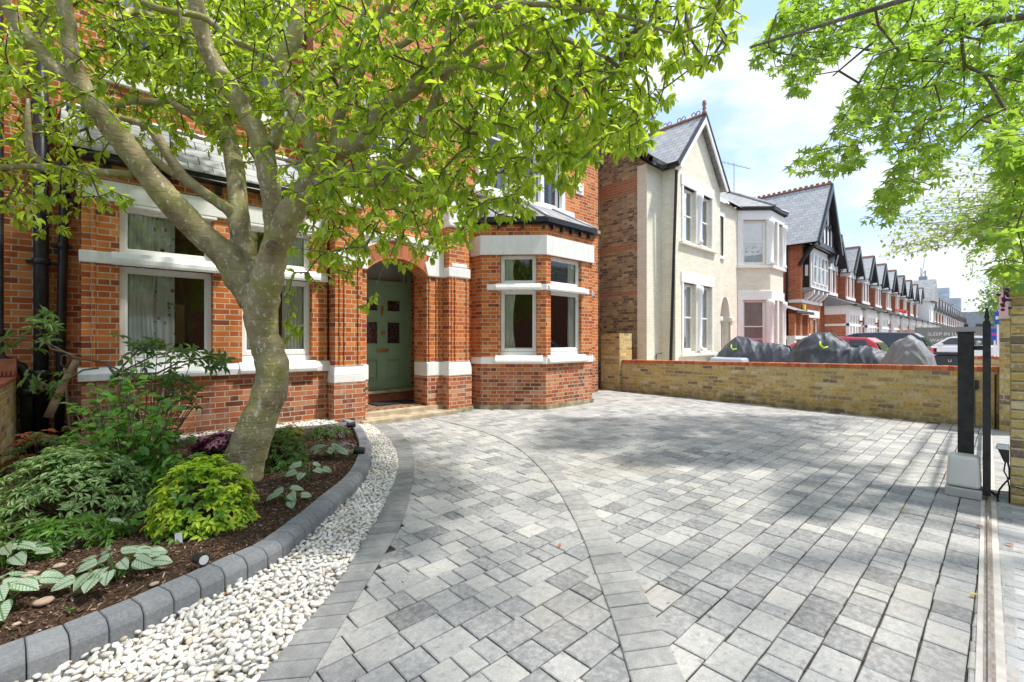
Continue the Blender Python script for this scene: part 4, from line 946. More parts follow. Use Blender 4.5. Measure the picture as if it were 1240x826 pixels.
def grow(nodes,targets,step=.14,sag=.03):
    """connect every target to the nearest node; returns segments and radii"""
    P=[Vector(n[0]) for n in nodes]; par=[-1]*len(P); base=len(P)
    cap=len(P)+len(targets)*14; A=np.empty((cap,3)); A[:len(P)]=np.array([tuple(p) for p in P]); n=len(P)
    T=[Vector(t) for t in targets]; TA=np.array([tuple(t) for t in T])
    d0=np.array([np.min(((A[:base]-t)**2).sum(1)) for t in TA]); order=np.argsort(d0); tips=[]
    for k in order:
        t=T[k]; dd=((A[:n]-TA[k])**2).sum(1); j=int(np.argmin(dd)); s=P[j]; L=(t-s).length; m=max(1,min(14,int(L/step)))
        prev=j; w=rv((.02 if L<.7 else .07)*L); w2=rv((.01 if L<.7 else .045)*L)
        for q in range(1,m+1):
            f=q/m; p=s.lerp(t,f)+w*math.sin(f*PI)+w2*math.sin(f*2.3*PI)*min(1,4*(1-f))+Vector((0,0,sag*L*math.sin(f*PI)))+(rv(.006) if q<m else Vector())
            P.append(p); A[n]=tuple(p); par.append(prev); prev=n; n+=1
        tips.append((k,prev))
    cnt=[0.0]*n
    for _,e in tips: cnt[e]+=1
    for i in range(n-1,base-1,-1):
        if par[i]>=0: cnt[par[i]]+=cnt[i]
    return P,par,cnt,base,tips
def twigs(P,par,cnt,base,r0=.0026,ex=.42,rmax=.03):
    m=MB()
    for i in range(base,len(P)):
        a,b=P[par[i]],P[i]; ra=min(rmax,r0*max(1,cnt[par[i]] if par[i]>=base else cnt[i])**ex); rb=min(rmax,r0*max(1,cnt[i])**ex)
        t=(b-a)
        if t.length<1e-4: continue
        m.tube([a,b+t*.04],[ra,rb],4,cap=False)
    return m
# ------------------------------------------------------------------ the tree in the bed
D0=4.12
BR=[ # px, py, width px, depth
[(285,592,92,3.98),(291,578,70,4.02),(297,556,60,4.05),(306,528,55,4.08),(318,498,51,4.1),(328,470,48,4.12),(330,446,47,4.12),(325,424,45,4.12),(318,402,43,4.12),(313,382,42,4.12),(310,362,40,4.13),(308,345,32,4.14)],
[(306,368,28,4.16),(292,338,38,4.14),(276,312,34,4.08),(258,296,31,4.0),(240,280,31,3.95),(208,246,30,3.85),(176,208,27,3.75),(155,180,27,3.68),(140,160,27,3.62),(120,136,25,3.55),(104,114,24,3.5),(94,92,20,3.46),(88,72,18,3.42),(84,44,17,3.4),(77,0,17,3.35),(70,-60,14,3.3),(60,-130,9,3.3)],
[(108,118,18,3.5),(88,100,18,3.45),(68,84,18,3.4),(48,62,17,3.35),(30,42,17,3.3),(12,14,15,3.25),(-8,-20,12,3.2),(-40,-60,8,3.2)],
[(308,345,34,4.16),(298,316,33,4.2),(293,294,30,4.22),(289,262,27,4.28),(287,224,25,4.34),(282,190,23,4.4),(276,160,20,4.45),(266,124,18,4.5),(252,92,16,4.55),(240,66,15,4.6),(228,34,14,4.65),(214,0,13,4.7),(200,-50,10,4.8),(190,-110,6,4.8)],
[(334,296,24,4.06),(332,262,25,4.02),(328,232,25,4.0),(322,196,25,3.97),(314,168,24,3.95),(304,148,23,3.92),(292,126,22,3.9),(276,102,21,3.87),(262,80,20,3.85),(250,58,19,3.82),(242,28,18,3.8),(236,-10,17,3.75),(232,-70,13,3.7),(225,-140,8,3.7)],
[(322,420,34,4.11),(319,395,38,4.10),(319,368,42,4.08),(323,340,42,4.04),(331,310,40,4.0),(340,282,40,3.95),(352,258,37,3.9),(366,238,34,3.86),(378,218,30,3.84),(388,200,27,3.82)],
[(388,204,24,3.82),(376,172,21,3.84),(366,152,20,3.86),(357,134,18,3.88),(349,114,18,3.9),(343,92,19,3.9),(344,72,19,3.9),(356,46,18,3.9),(360,20,17,3.92),(356,-10,16,3.94),(350,-60,12,4.0),(345,-130,7,4.0)],
[(384,212,26,3.82),(402,188,23,3.75),(420,178,22,3.66),(437,172,22,3.58),(450,156,22,3.5),(464,134,21,3.42),(480,120,20,3.34),(497,110,19,3.26),(514,94,19,3.18),(532,70,17,3.1),(543,48,15,3.05),(550,25,13,3.0),(562,-10,11,2.95),(575,-60,8,2.9)],
[(378,224,26,3.86),(392,221,24,3.8),(410,213,20,3.74),(433,206,18,3.66),(458,203,18,3.58),(482,201,17,3.5),(497,192,15,3.42),(508,170,13,3.36),(519,144,12,3.3),(530,112,11,3.24),(540,90,10,3.2),(556,72,8,3.15),(580,52,6,3.1),(620,40,4,3.0)],
[(400,218,12,3.8),(424,223,10,3.75),(441,226,10,3.7),(470,226,9,3.68),(499,229,8,3.65),(520,228,5,3.6),(545,236,3,3.6)],
[(404,184,14,3.75),(406,160,12,3.75),(410,138,11,3.75),(415,108,10,3.75),(421,80,10,3.74),(432,50,10,3.72),(440,20,9,3.7),(452,-20,7,3.7),(460,-60,4,3.7)],
[(409,150,10,3.75),(420,122,10,3.7),(432,98,11,3.66),(444,66,12,3.6),(456,36,12,3.56),(470,6,11,3.5),(482,-30,9,3.45),(492,-80,5,3.4)],
[(328,176,16,3.96),(338,160,18,4.0),(352,148,17,4.05),(366,138,16,4.1),(372,118,16,4.14),(378,100,16,4.2),(396,82,15,4.26),(420,72,14,4.3),(446,68,12,4.35),(478,58,9,4.4),(510,40,6,4.4),(545,15,4,4.4)],
[(283,262,14,4.25),(276,254,14,4.2),(262,244,13,4.18),(244,232,13,4.14),(224,216,13,4.1),(206,192,12,4.06),(190,166,11,4.02),(176,152,9,4.0),(158,146,8,3.95),(140,142,6,3.9),(118,146,4,3.9),(90,140,3,3.9)],
[(228,222,8,4.12),(204,206,9,4.2),(184,190,9,4.25),(166,176,8,4.3),(150,160,5,4.35),(120,150,3,4.4)],
[(162,212,10,3.76),(140,210,10,3.72),(112,208,10,3.66),(84,206,9,3.6),(60,204,9,3.55),(38,202,8,3.5),(10,202,7,3.45),(-20,204,5,3.4)],
[(60,204,8,3.55),(44,192,8,3.54),(36,178,7,3.52),(34,150,6,3.5),(34,120,4,3.5)],
[(340,80,8,3.9),(322,66,8,3.85),(300,56,8,3.8),(280,48,8,3.75),(264,34,8,3.7),(248,22,8,3.66),(224,16,8,3.62),(196,12,8,3.58),(172,2,8,3.55),(148,-8,7,3.5),(120,-16,5,3.5)],
[(268,152,10,4.46),(248,148,10,4.4),(226,136,10,4.36),(206,126,9,4.32),(180,123,8,4.28),(158,124,7,4.25),(134,130,5,4.2),(110,134,3,4.2)],
[(236,56,10,4.6),(222,40,11,4.6),(198,28,10,4.5),(176,18,10,4.4),(158,14,9,4.3),(148,22,6,4.2),(130,30,4,4.2)],
[(514,96,10,3.18),(540,84,8,3.1),(570,80,7,3.0),(600,82,6,2.95),(640,66,5,2.9),(690,60,4,2.9),(740,50,3,2.9)],
[(540,40,9,3.05),(580,28,8,3.0),(620,28,7,3.0),(660,40,6,3.0),(700,54,5,3.0),(735,70,3.5,3.0)],
[(545,30,8,3.04),(590,10,8,3.0),(650,5,7,2.95),(710,12,6,2.9),(770,24,5,2.9),(815,40,3,2.9),(850,30,2.5,2.85)],
]
tree=thing('garden_tree','large spreading tree with a crooked lichened trunk growing from the planting bed','tree',gr(292,582,.08))
mb=MB(); nodes=[]
for b in BR:
    pts=[Vector(at(px,py,d)) for px,py,w,d in b]; kk=.78 if b is BR[0] else (.84 if b[0][2]>30 else .97); rad=[w*.5*d/F_*kk for px,py,w,d in b]
    # smooth + bumpy
    q=[];r=[]
    for i in range(len(pts)-1):
        p0=pts[max(i-1,0)];p1=pts[i];p2=pts[i+1];p3=pts[min(i+2,len(pts)-1)]
        for j in range(4):
            t=j/4; q.append(.5*((2*p1)+(p2-p0)*t+(2*p0-5*p1+4*p2-p3)*t*t+(3*p1-p0-3*p2+p3)*t**3)); r.append((rad[i]*(1-t)+rad[i+1]*t)*rnd.uniform(.95,1.06))
    q.append(pts[-1]); r.append(rad[-1])
    mb.tube(q,r,14 if max(rad)>.06 else 9,jit=.035)
    for p,rr in zip(q,r):
        if rr<.085 and p.z>1.9: nodes.append((tuple(p),rr))
# cut stub, swellings
c=Vector(at(330,298,3.80)); mb.tube([Vector(at(326,300,3.98)),c],[.062,.058],12)
mb.tube([Vector(at(306,284,4.05)),Vector(at(310,290,3.96))],[.03,.02],10)
mb.build('trunk',M['bark'],tree,smooth=True)
t=NT('cut_wood'); M['cutwood']=t.done(t.bsdf(t.ramp(t.noise(t.pos(),40,5),[(.3,(.12,.08,.05)),(.7,(.30,.21,.13))]),.9))
mb=MB(); v=(c-Vector(at(326,300,3.98))).normalized(); mb.tube([c,c+v*.006],[.052,.046],14); mb.build('cut_branch_end',M['cutwood'],tree)
LBX=[-200,-60,0,60,110,140,200,300,345,372,400,430,480,530,560,600,640,665,700,730,790,820,860,890,903]
LBY=[300,290,262,292,262,200,165,190,235,315,340,348,335,322,300,272,262,220,228,188,178,118,84,40,14]
def dens(px,py):
    if px<-200 or px>903: return 0
    if py>np.interp(px,LBX,LBY): return 0
    if py<-10: return .30
    if px<110: return .95 if py<140 or py>190 else .6
    if px<340: return 1 if py<110 else (.7 if py<150 else .34)
    if px<380: return .6
    if 440<px<610 and py>250: return .35
    if px>790: return .6
    if px>560: return .95
    return 1
tg=[];n=0
while len(tg)<2950:
    px,py=rnd.uniform(-200,903),rnd.uniform(-190,350)
    if rnd.random()>dens(px,py): continue
    if px<340: d=rnd.uniform(3.95,5.3) if rnd.random()<.88 else rnd.uniform(3.0,3.9)
    elif px<560: d=rnd.uniform(3.5,5.2) if rnd.random()<.68 else rnd.uniform(2.5,3.5)
    else: d=rnd.uniform(2.5,4.4)
    p=at(px,py,d)
    if p[1]>6.3 or p[2]>6.4 or p[2]<1.9: continue
    tg.append(p)
# sunlit back of the crown close to the house
while len(tg)<3650:
    px,py=rnd.uniform(360,780),rnd.uniform(60,320)
    if py>np.interp(px,LBX,LBY)-6 : continue
    p=at(px,py,rnd.uniform(4.3,5.8))
    if p[1]<6.2: tg.append(p)
for px,py,d in ((352,300,3.6),(356,330,3.6),(350,352,3.6),(354,378,3.55),(346,392,3.55),(362,398,3.55),(350,408,3.55),(372,330,3.6),(385,345,3.6),(70,236,3.4),(120,238,3.5),(150,246,3.5),(130,252,3.5),(158,240,3.5),(136,232,3.5),(440,372,3.3),(452,362,3.3)): tg.append(at(px,py,d))
for _ in range(1350):
    px,py=rnd.uniform(-60,340),rnd.uniform(-60,185); p=at(px,py,rnd.uniform(4.3,5.9))
    if p[1]<6.75 and rnd.random()<(1 if py<150 else .5): tg.append(p)
NB=len(tg)+350
while len(tg)<NB:   # crown above and behind the frame
    p=Vector((1.3,4.0,4.6))+Vector((rnd.gauss(0,1.5),rnd.gauss(0,1.3),rnd.gauss(0,.8)))
    if p.y>6.2 or p.z<3: continue
    a,b,d=proj(p)
    if d<.6 or (b>-20 and -50<a<1300): continue
    tg.append(tuple(p))
P_,par_,cnt_,base_,tips_=grow(nodes,tg)
twigs(P_,par_,cnt_,base_,.0024,.40,.02).build('twigs',M['twig'],tree,smooth=True)
lv=Leaves()
for k,e in tips_:
    p=P_[e]; q=P_[par_[e]]; ax=(p-q).normalized() if (p-q).length>1e-4 else Vector((0,0,-1))
    nl=rnd.randint(7,10)
    for i in range(nl):
        f=rnd.random(); b=q.lerp(p,.2+.8*f) if i>2 else p
        side=rv(1); side=(side-ax*side.dot(ax)).normalized()
        d=(ax*rnd.uniform(.1,.8)+side*.75+Vector((0,0,-rnd.uniform(.15,.75)))).normalized()
        nr=Vector((0,0,1))+rv(.35)-Vector((CA,SA,0))*.25
        L=rnd.uniform(.042,.088); lv.add(b,d,nr,L,L*rnd.uniform(.42,.52))
lv.build('leaves',T_OVAL,leaf_mat('glossy_tree_leaf',[(0,(.045,.11,.02)),(.3,(.085,.19,.03)),(.6,(.16,.29,.035)),(.88,(.27,.41,.04)),(1,(.42,.48,.05))],(.62,.80,.055),.55,.36),tree)
# ------------------------------------------------------------------ street tree with star shaped leaves
def inpoly(x,y,P):
    c=False; j=len(P)-1
    for i in range(len(P)):
        if (P[i][1]>y)!=(P[j][1]>y) and x<(P[j][0]-P[i][0])*(y-P[i][1])/(P[j][1]-P[i][1])+P[i][0]: c=not c
        j=i
    return c
S1=[(975,-40),(930,30),(914,66),(940,84),(966,112),(990,88),(1020,62),(1052,28),(1080,-40)]
S2=[(1045,22),(1075,-40),(1300,-40),(1300,120),(1215,168),(1165,165),(1140,215),(1108,232),(1085,262),(1050,262),(1064,225),(1088,190),(1060,172),(1040,192),(1005,203),(958,204),(955,192),(985,180),(1010,160),(1016,130),(1040,96),(1062,60)]
S3=[(1190,165),(1260,150),(1260,330),(1222,336),(1204,300),(1170,268),(1206,240),(1216,200)]
st=thing('street_tree','street tree with bright star shaped leaves reaching in from the top right','tree',(5.6,-2.3,0))
ST=[[(5.6,-2.3,-.1),(5.55,-2.28,1.2),(5.6,-2.2,2.4),(5.5,-2.0,3.4),(5.3,-1.7,4.6),(5.0,-1.5,5.8),(4.9,-1.4,7.2)],
    [(5.55,-2.1,3.0),(5.7,-1.4,3.6),(5.8,-.6,4.1),(5.7,.2,4.5),(5.5,1.0,4.5),(5.6,2.0,4.7)],
    [(5.65,-1.6,3.3),(6.4,-.6,4.2),(6.9,.3,4.7),(7.2,.7,4.65),(7.2,1.2,5.0),(7.5,1.6,4.95)],
    [(5.4,-1.8,4.2),(4.6,-1.2,4.9),(3.9,-.5,5.4),(3.4,.2,5.6)],
    [(5.4,-1.8,4.4),(4.4,-2.2,5.2),(3.3,-2.4,5.6),(2.4,-2.2,5.9)],[(5.1,-1.6,5.4),(5.6,-.6,6.2),(5.9,.4,6.4)]]
mb=MB(); nodes=[]
for b,r0 in zip(ST,(.17,.06,.045,.06,.07,.05)):
    n=len(b); rad=[r0*(1-.8*i/(n-1)) for i in range(n)]; mb.tube(b,rad,10,jit=.04)
    for i in range(n-1):
        for j in range(5): p=Vector(b[i]).lerp(Vector(b[i+1]),j/5); 
        for j in range(5):
            p=Vector(b[i]).lerp(Vector(b[i+1]),j/5)
            if p.z>3.3: nodes.append((tuple(p),.03))
mb.build('trunk',bark('grey_bark',(.10,.09,.075),(.17,.15,.125),(.25,.23,.19),.2),st,smooth=True)
tg=[]
def fill(poly,n,d0,d1,bx):
    c=0
    while c<n:
        px,py=rnd.uniform(bx[0],bx[1]),rnd.uniform(bx[2],bx[3])
        if inpoly(px,py,poly): tg.append(at(px,py,rnd.uniform(d0,d1))); c+=1
fill(S1,230,5.0,7.2,(905,1085,-40,125)); fill(S2,760,4.4,7.4,(950,1300,-40,265)); fill(S3,100,3.2,4.6,(1165,1260,150,340))
c=0
while c<300:  # out-of-view part of the crown, centred for its shade on the drive
    p=Vector((3.0,-.9,5.8))+Vector((rnd.gauss(0,1.5),rnd.gauss(0,1.3),rnd.gauss(0,.8)))
    a,b,d=proj(p)
    if p.z<3.2 or (d>.2 and -30<a<1270 and b>-25): continue
    tg.append(tuple(p)); c+=1
P_,par_,cnt_,base_,tips_=grow(nodes,tg,.2)
twigs(P_,par_,cnt_,base_,.0024,.38,.017).build('twigs',M['twig'],st,smooth=True)
lv=Leaves()
for k,e in tips_:
    p=P_[e]; q=P_[par_[e]]; ax=(p-q).normalized() if (p-q).length>1e-4 else Vector((0,0,-1))
    for i in range(rnd.randint(5,8)):
        side=rv(1).normalized(); b=p+side*rnd.uniform(.02,.09)+Vector((0,0,-.03))
        d=(side*.9+ax*.3+Vector((0,0,-rnd.uniform(.0,.5)))).normalized(); nr=Vector((0,0,1))+rv(.35)
        L=rnd.uniform(.075,.125); lv.add(b,d,nr,L,L)
lv.build('leaves',T_STAR,leaf_mat('star_leaf',[(0,(.03,.085,.018)),(.4,(.07,.165,.03)),(.85,(.15,.28,.045)),(1,(.34,.42,.07))],(.50,.74,.07),.45,.24),st)
# hanging dark seed pods
mb=MB(); bx=Vector(at(1216,342,2.9))
pod=[(bx,bx+Vector((-.015,0,-.06)),bx+Vector((-.03,0,-.11)),bx+Vector((-.06,.0,-.16)))]
for pp in pod: mb.tube(list(pp),.004,6)
for k in range(16):
    f=rnd.random(); c=bx.lerp(pod[0][3],.35+.65*f)+rv(.012); mb.mesh([(c.x+a*.010,c.y+b_*.010,c.z+g_*.010) for a,b_,g_ in IV*(1+.3*(NR.rand(len(IV),1)-.5))],[tuple(f) for f in IF])
mb.build('seed_pods',plain('dark_purple_pod',(.05,.02,.03),.7),st,smooth=True)
# ------------------------------------------------------------------ feathery tree and far trees
def far_tree(name,label,base,height,rad,trunk_r,nclus,leafL,stops,trans,flat=.8,nleaf=7,poly=None,cz=None,twr=.004,group='trees along the street'):
    t=thing(name,label,'tree',base,group); b=Vector(base); mb=MB(); nodes=[]; top=b+Vector((0,0,height*.55)); mb.tube([b,b+Vector((.05,.03,height*.3)),top],[trunk_r,trunk_r*.75,trunk_r*.45],9,jit=.04)
    for i in range(9):
        a=i*2.4; s=b+Vector((0,0,height*(.28+.03*i))); e=s+Vector((math.cos(a)*rad*.6,math.sin(a)*rad*.6,height*.25)); mb.tube([s,s.lerp(e,.5)+Vector((0,0,.1)),e],[trunk_r*.4,trunk_r*.25,trunk_r*.1],6)
        for j in range(6): nodes.append((tuple(s.lerp(e,j/5)),.05))
    mb.build('trunk',M['bark'],t,smooth=True)
    C=b+Vector((0,0,cz or height*.65)); tg=[]
    lob=[C+Vector((rnd.uniform(-1,1)*rad*.55,rnd.uniform(-1,1)*rad*.55,rnd.uniform(-.6,.75)*height*.3)) for _ in range(12)]
    while len(tg)<nclus:
        c=rnd.choice(lob); v=rv(1).normalized()*rad*.48*rnd.uniform(.55,1)**.5; v.z*=flat; tg.append(tuple(c+v))
    P_,par_,cnt_,base_,tips_=grow(nodes,tg,.6); twigs(P_,par_,cnt_,base_,twr,.45,.06).build('twigs',M['twig'],t,smooth=True)
    lv=Leaves()
    for k,e in tips_:
        for i in range(nleaf):
            s=rv(1).normalized(); L=leafL*rnd.uniform(.7,1.3); lv.add(P_[e]+rv(leafL*.9),(s+Vector((0,0,-.3))).normalized(),Vector((0,0,1))+rv(.5),L,L*.7)
    lv.build('leaves',T_LANCE,leaf_mat(name+'_leaf',stops,trans,.45,.5),t); return t
def feather():
    b=(19,-1.5,0); t=thing('feathery_tree','airy young tree with long thin fanned branches and small pale leaves above the gate post','tree',b,'trees along the street')
    mb=MB(); cen=Vector((19,-1.5,4.6)); mb.tube([b,(19,-1.5,1.5),(19,-1.45,3),tuple(cen)],[.12,.1,.09,.07],9,jit=.03)
    lv=Leaves(); tw=MB()
    for i in range(150):
        if i<95:
            tx=rnd.uniform(1062,1235); ty=rnd.uniform(180,312) if tx>1130 else rnd.uniform(232,312)
            if tx<1100: ty=rnd.uniform(262,312)
            e=Vector(at(tx,ty,rnd.uniform(9.5,14)))
        else:
            a=rnd.uniform(0,2*PI); e=cen+Vector((math.cos(a)*3,math.sin(a)*3,rnd.uniform(-.3,3)))
        s=cen+Vector((0,0,rnd.uniform(-1.0,.6))); mid=s.lerp(e,.5)+Vector((0,0,.35+.1*rnd.random()))
        pts=[]; 
        for j in range(9):
            f=j/8; pts.append(s*(1-f)**2+mid*2*f*(1-f)+e*f*f+rv(.02))
        tw.tube(pts,[.015*(1-.8*j/8) for j in range(9)],5,cap=False)
        for j in range(25):
            f=rnd.uniform(.3,1)**.7; k=min(7,int(f*8)); p=pts[k].lerp(pts[k+1],f*8-k)+rv(.07); L=rnd.uniform(.08,.14); lv.add(p,rv(1).normalized(),Vector((0,0,1))+rv(.4),L,L*.6)
    mb.build('trunk',M['bark'],t,smooth=True); tw.build('branches',M['twig'],t,smooth=True)
    lv.build('leaves',T_LANCE,leaf_mat('pale_feather_leaf',[(0,(.14,.22,.05)),(1,(.24,.33,.08))],(.45,.6,.15),.45,.5),t)
feather()
far_tree('lime_green_tree','rounded bright green tree at the end of the street behind the spiked gate post','tree' and (50,-1.2,0),8.2,3.4,.22,420,.22,[(0,(.09,.18,.03)),(1,(.22,.33,.05))],(.45,.62,.08),cz=5.4)
far_tree('distant_tree','darker green tree just behind the bright rounded one at the street end',(78,-1.0,0),9.5,4.2,.28,360,.30,[(0,(.06,.12,.03)),(1,(.14,.22,.05))],(.3,.45,.08),cz=6.2)
# ------------------------------------------------------------------ planting
def basez(px,py):
    x,y,_=gr(px,py,.09); return x,y,sz(x,y)
def rosette(lv,p,ax,n,L,W,open_=.9,drop=.15):
    a0=rnd.uniform(0,6.28); u=ax.orthogonal().normalized(); v=ax.cross(u)
    for i in range(n):
        a=a0+i*2*PI/n+rnd.uniform(-.25,.25); s=u*math.cos(a)+v*math.sin(a)
        d=(s*open_+ax*rnd.uniform(.15,.6)+Vector((0,0,-drop))).normalized(); l=L*rnd.uniform(.75,1.2); lv.add(p+d*.004,d,ax+rv(.15),l,l*W)
def mound(name,label,cat,c,rx,ry,rz,n,nl,L,W,mats,stem=True,T=T_LANCE,z0=.25,open_=.9,fill=.55,extra=None,group=None,lift=0):
    t=thing(name,label,cat,c,group); C=Vector(c)+Vector((0,0,lift)); lv=[Leaves() for _ in mats]; sm=MB()
    for i in range(n):
        a=rnd.uniform(0,2*PI); u=rnd.uniform(0,1)**.8; zz=math.cos(u*PI/2*1.12); rr=math.sin(u*PI/2*1.12); k=rnd.uniform(fill,1)**.4*rnd.uniform(.88,1.08)
        p=C+Vector((math.cos(a)*rr*rx*k,math.sin(a)*rr*ry*k,max(.02,rz*(z0+(1-z0)*zz)*k)))
        ax=(p-C+Vector((0,0,rz*.6))).normalized()+rv(.12); ax.normalize()
        w=mats[0][1]; q=0 if len(mats)==1 or rnd.random()<w else 1
        rosette(lv[q],p,ax,nl,L,W,open_)
        if stem and i%2==0: sm.tube([C+Vector((rnd.uniform(-.03,.03),rnd.uniform(-.03,.03),-.02-lift)),C.lerp(p,.55)+Vector((0,0,-.02)),p],[.005,.003,.002],4,cap=False)
    for q,l in enumerate(lv):
        if l.P: l.build('leaves',T,mats[q][0],t)
    if sm.v: sm.build('stems',M['twig'],t)
    return t
M['yl']=leaf_mat('yellow_leaf',[(0,(.28,.50,.035)),(.5,(.44,.64,.04)),(.85,(.56,.68,.045)),(1,(.70,.68,.05))],(.62,.82,.06),.35,.4)
M['gl']=leaf_mat('fresh_green_leaf',[(0,(.06,.16,.025)),(1,(.15,.30,.04))],(.3,.5,.06),.35,.4)
M['vl']=leaf_mat('variegated_leaf',[(0,(.08,.18,.05)),(1,(.16,.30,.08))],(.3,.5,.12),.34,.42,edge=(.58,.62,.38))
M['hl']=leaf_mat('broad_green_leaf',[(0,(.06,.17,.025)),(.6,(.11,.27,.04)),(1,(.19,.38,.06))],(.25,.5,.06),.38,.4)
M['dl']=leaf_mat('dark_glossy_leaf',[(0,(.05,.12,.025)),(1,(.11,.23,.04))],(.25,.45,.08),.32,.35)
M['ol']=leaf_mat('coral_new_leaf',[(0,(.50,.14,.06)),(1,(.62,.28,.14))],(.7,.3,.15),.3,.5)
M['pl']=leaf_mat('purple_leaf',[(0,(.035,.015,.03)),(1,(.10,.03,.06))],(.25,.05,.1),.25,.4)
M['pk']=leaf_mat('pink_petal',[(0,(.55,.18,.32)),(1,(.75,.42,.55))],(.7,.3,.45),.3,.6)
M['lil']=leaf_mat('lilac_petal',[(0,(.50,.30,.62)),(1,(.68,.50,.78))],(.6,.4,.7),.3,.6)
M['silver']=leaf_mat('silver_veined_leaf',[(0,(.36,.46,.33)),(1,(.50,.58,.46))],(.45,.6,.35),.22,.45,veins=(.08,.17,.06))
M['mid']=leaf_mat('mid_green_leaf',[(0,(.07,.15,.03)),(1,(.16,.27,.06))],(.25,.42,.08),.35,.45)
x,y,z=basez(246,646)
ch=mound('golden_shrub','bright yellow green mounded shrub in front of the tree trunk','shrub',(x+.03,y+.18,z),.30,.30,.43,520,5,.045,.50,[(M['yl'],.78),(M['gl'],0)],T=T_LANCE,z0=.1)
x,y,z=basez(82,642)
mound('variegated_shrub','variegated cream edged shrub at the left of the bed, below the coral tipped one','shrub',(x,y+.32,z),.50,.42,.46,420,7,.062,.30,[(M['vl'],1)],z0=.08)
x,y,z=basez(40,560)
mound('coral_tipped_shrub','low shrub with coral orange new leaves beside the left garden wall','shrub',(x+.08,min(y,6.0),z+.05),.24,.22,.34,60,7,.07,.32,[(M['vl'],.55),(M['ol'],0)],z0=.2)
x,y,z=basez(90,668)
mound('glossy_ground_shrub','small glossy green whorled shrub with long narrow leaves in front of the variegated mound','shrub',(x-.1,y+.12,z),.36,.16,.16,60,8,.065,.26,[(M['dl'],.55),(M['hl'],0)],z0=.2)
# broad leaved shrub
def broad():
    x,y,z=basez(150,606); t=thing('broad_leaved_shrub','tall fresh green broad leaved shrub in the bed left of the tree','shrub',(x,y+.1,z)); B=Vector((x,y+.1,z)); lv=Leaves(); sm=MB()
    for i in range(130):
        px=rnd.uniform(75,235); top=np.interp(px,[75,110,150,200,235],[505,455,420,455,540]); py=rnd.uniform(top,604); e=Vector(at(px,py,rnd.uniform(3.3,4.3)))
        pts=[B+rv(.03),B.lerp(e,.5)+rv(.04)+Vector((0,0,.04)),e]; sm.tube(pts,[.007,.005,.003],5,cap=False)
        for j in range(13):
            f=rnd.uniform(.30,1.02); p=(pts[0].lerp(pts[1],f*2) if f<.5 else pts[1].lerp(pts[2],f*2-1)); s=rv(1); s.z*=.25; s.normalize(); L=rnd.uniform(.05,.095); lv.add(p,(s+Vector((0,0,rnd.uniform(-.4,.15)))).normalized(),Vector((0,0,1))+rv(.25)-Vector((CA,SA,0))*.3,L,L*.62)
    lv.build('leaves',T_OVAL,M['hl'],t); sm.build('stems',M['twig'],t,smooth=True)
broad()
def rhodo():
    x,y,z=basez(185,575); t=thing('leggy_rhododendron','leggy rhododendron with bare branches and dark leaf whorls in front of the left window','shrub',(x,y+.25,z)); B=Vector((x,y+.25,z)); lv=Leaves(); sm=MB()
    trunk=[B,Vector(at(165,500,4.2)),Vector(at(140,455,4.2)),Vector(at(128,438,4.2))]; sm.tube(trunk,[.022,.018,.014,.012],7)
    arms=[[(128,438),(90,432),(60,415),(30,408),(6,408)],[(92,432),(60,422),(52,400),(54,392)],[(128,440),(150,446),(190,432),(215,428),(236,424)],[(150,450),(180,470),(200,480),(215,470)],[(120,446),(100,450),(80,458),(60,470),(45,478)],[(140,455),(190,452),(215,440),(245,432),(268,440)],[(150,480),(180,500),(200,520),(190,540)],[(140,455),(150,440),(165,425),(176,420)]]
    for a in arms:
        pts=[Vector(at(p[0],p[1],4.15-.05*i))+rv(.01) for i,p in enumerate(a)]; sm.tube(pts,[.010-.0015*i for i in range(len(pts))],5)
        ax=(pts[-1]-pts[-2]).normalized(); 
        for k in range(5):
            q=pts[-1]+rv(.06); sm.tube([pts[-2],q],[.004,.003],4,cap=False); rosette(lv,q,(ax+Vector((0,0,.9))+rv(.2)).normalized(),7,.085,.34,.95,.25)
        for k in range(3):
            q=pts[len(pts)//2]+rv(.08); rosette(lv,q,(Vector((0,0,1))+rv(.3)).normalized(),6,.08,.34,.9,.25)
    for k in range(34):
        px,py=rnd.uniform(150,250),rnd.uniform(425,500); q=Vector(at(px,py,rnd.uniform(4.0,4.5))); sm.tube([B.lerp(q,.6),q],[.005,.003],4,cap=False); rosette(lv,q,(Vector((0,0,1))+rv(.35)).normalized(),6,.08,.34,.9,.25)
    lv.build('leaves',T_LANCE,M['dl'],t); sm.build('branches',M['twig'],t,smooth=True)
rhodo()
def brun(name,label,px,py,n,R,L,dz=0,cat='plant',group='silver leaved clumps'):
    x,y,z=basez(px,py); t=thing(name,label,cat,(x,y,z),group); lv=Leaves(); sm=MB(); C=Vector((x,y,z))
    for i in range(n):
        a=i*2.4+rnd.uniform(-.3,.3); r=R*math.sqrt((i+.6)/n); h=(.05+L*.55)*(1-.55*(r/max(R,.01))**2)+rnd.uniform(0,.045)+dz
        p=C+Vector((math.cos(a)*r,math.sin(a)*r,h)); out=Vector((math.cos(a),math.sin(a),-.12+rnd.uniform(-.15,.1))).normalized()
        l=L*rnd.uniform(.75,1.1); nr=Vector((0,0,1))+out*.25-Vector((CA,SA,0))*.55+rv(.16); lv.add(p,out,nr,l,l*rnd.uniform(.84,.95))
        sm.tube([C+Vector((0,0,-.01)),C.lerp(p,.6)+Vector((0,0,.02)),p],[.004,.003,.0025],5,cap=False)
    lv.build('leaves',T_HEART,M['silver'],t); sm.build('stalks',M['mid'],t); return t
brun('silver_heart_plant','largest clump of silver heart shaped leaves with green veins, nearest the kerb',141,702,21,.18,.082)
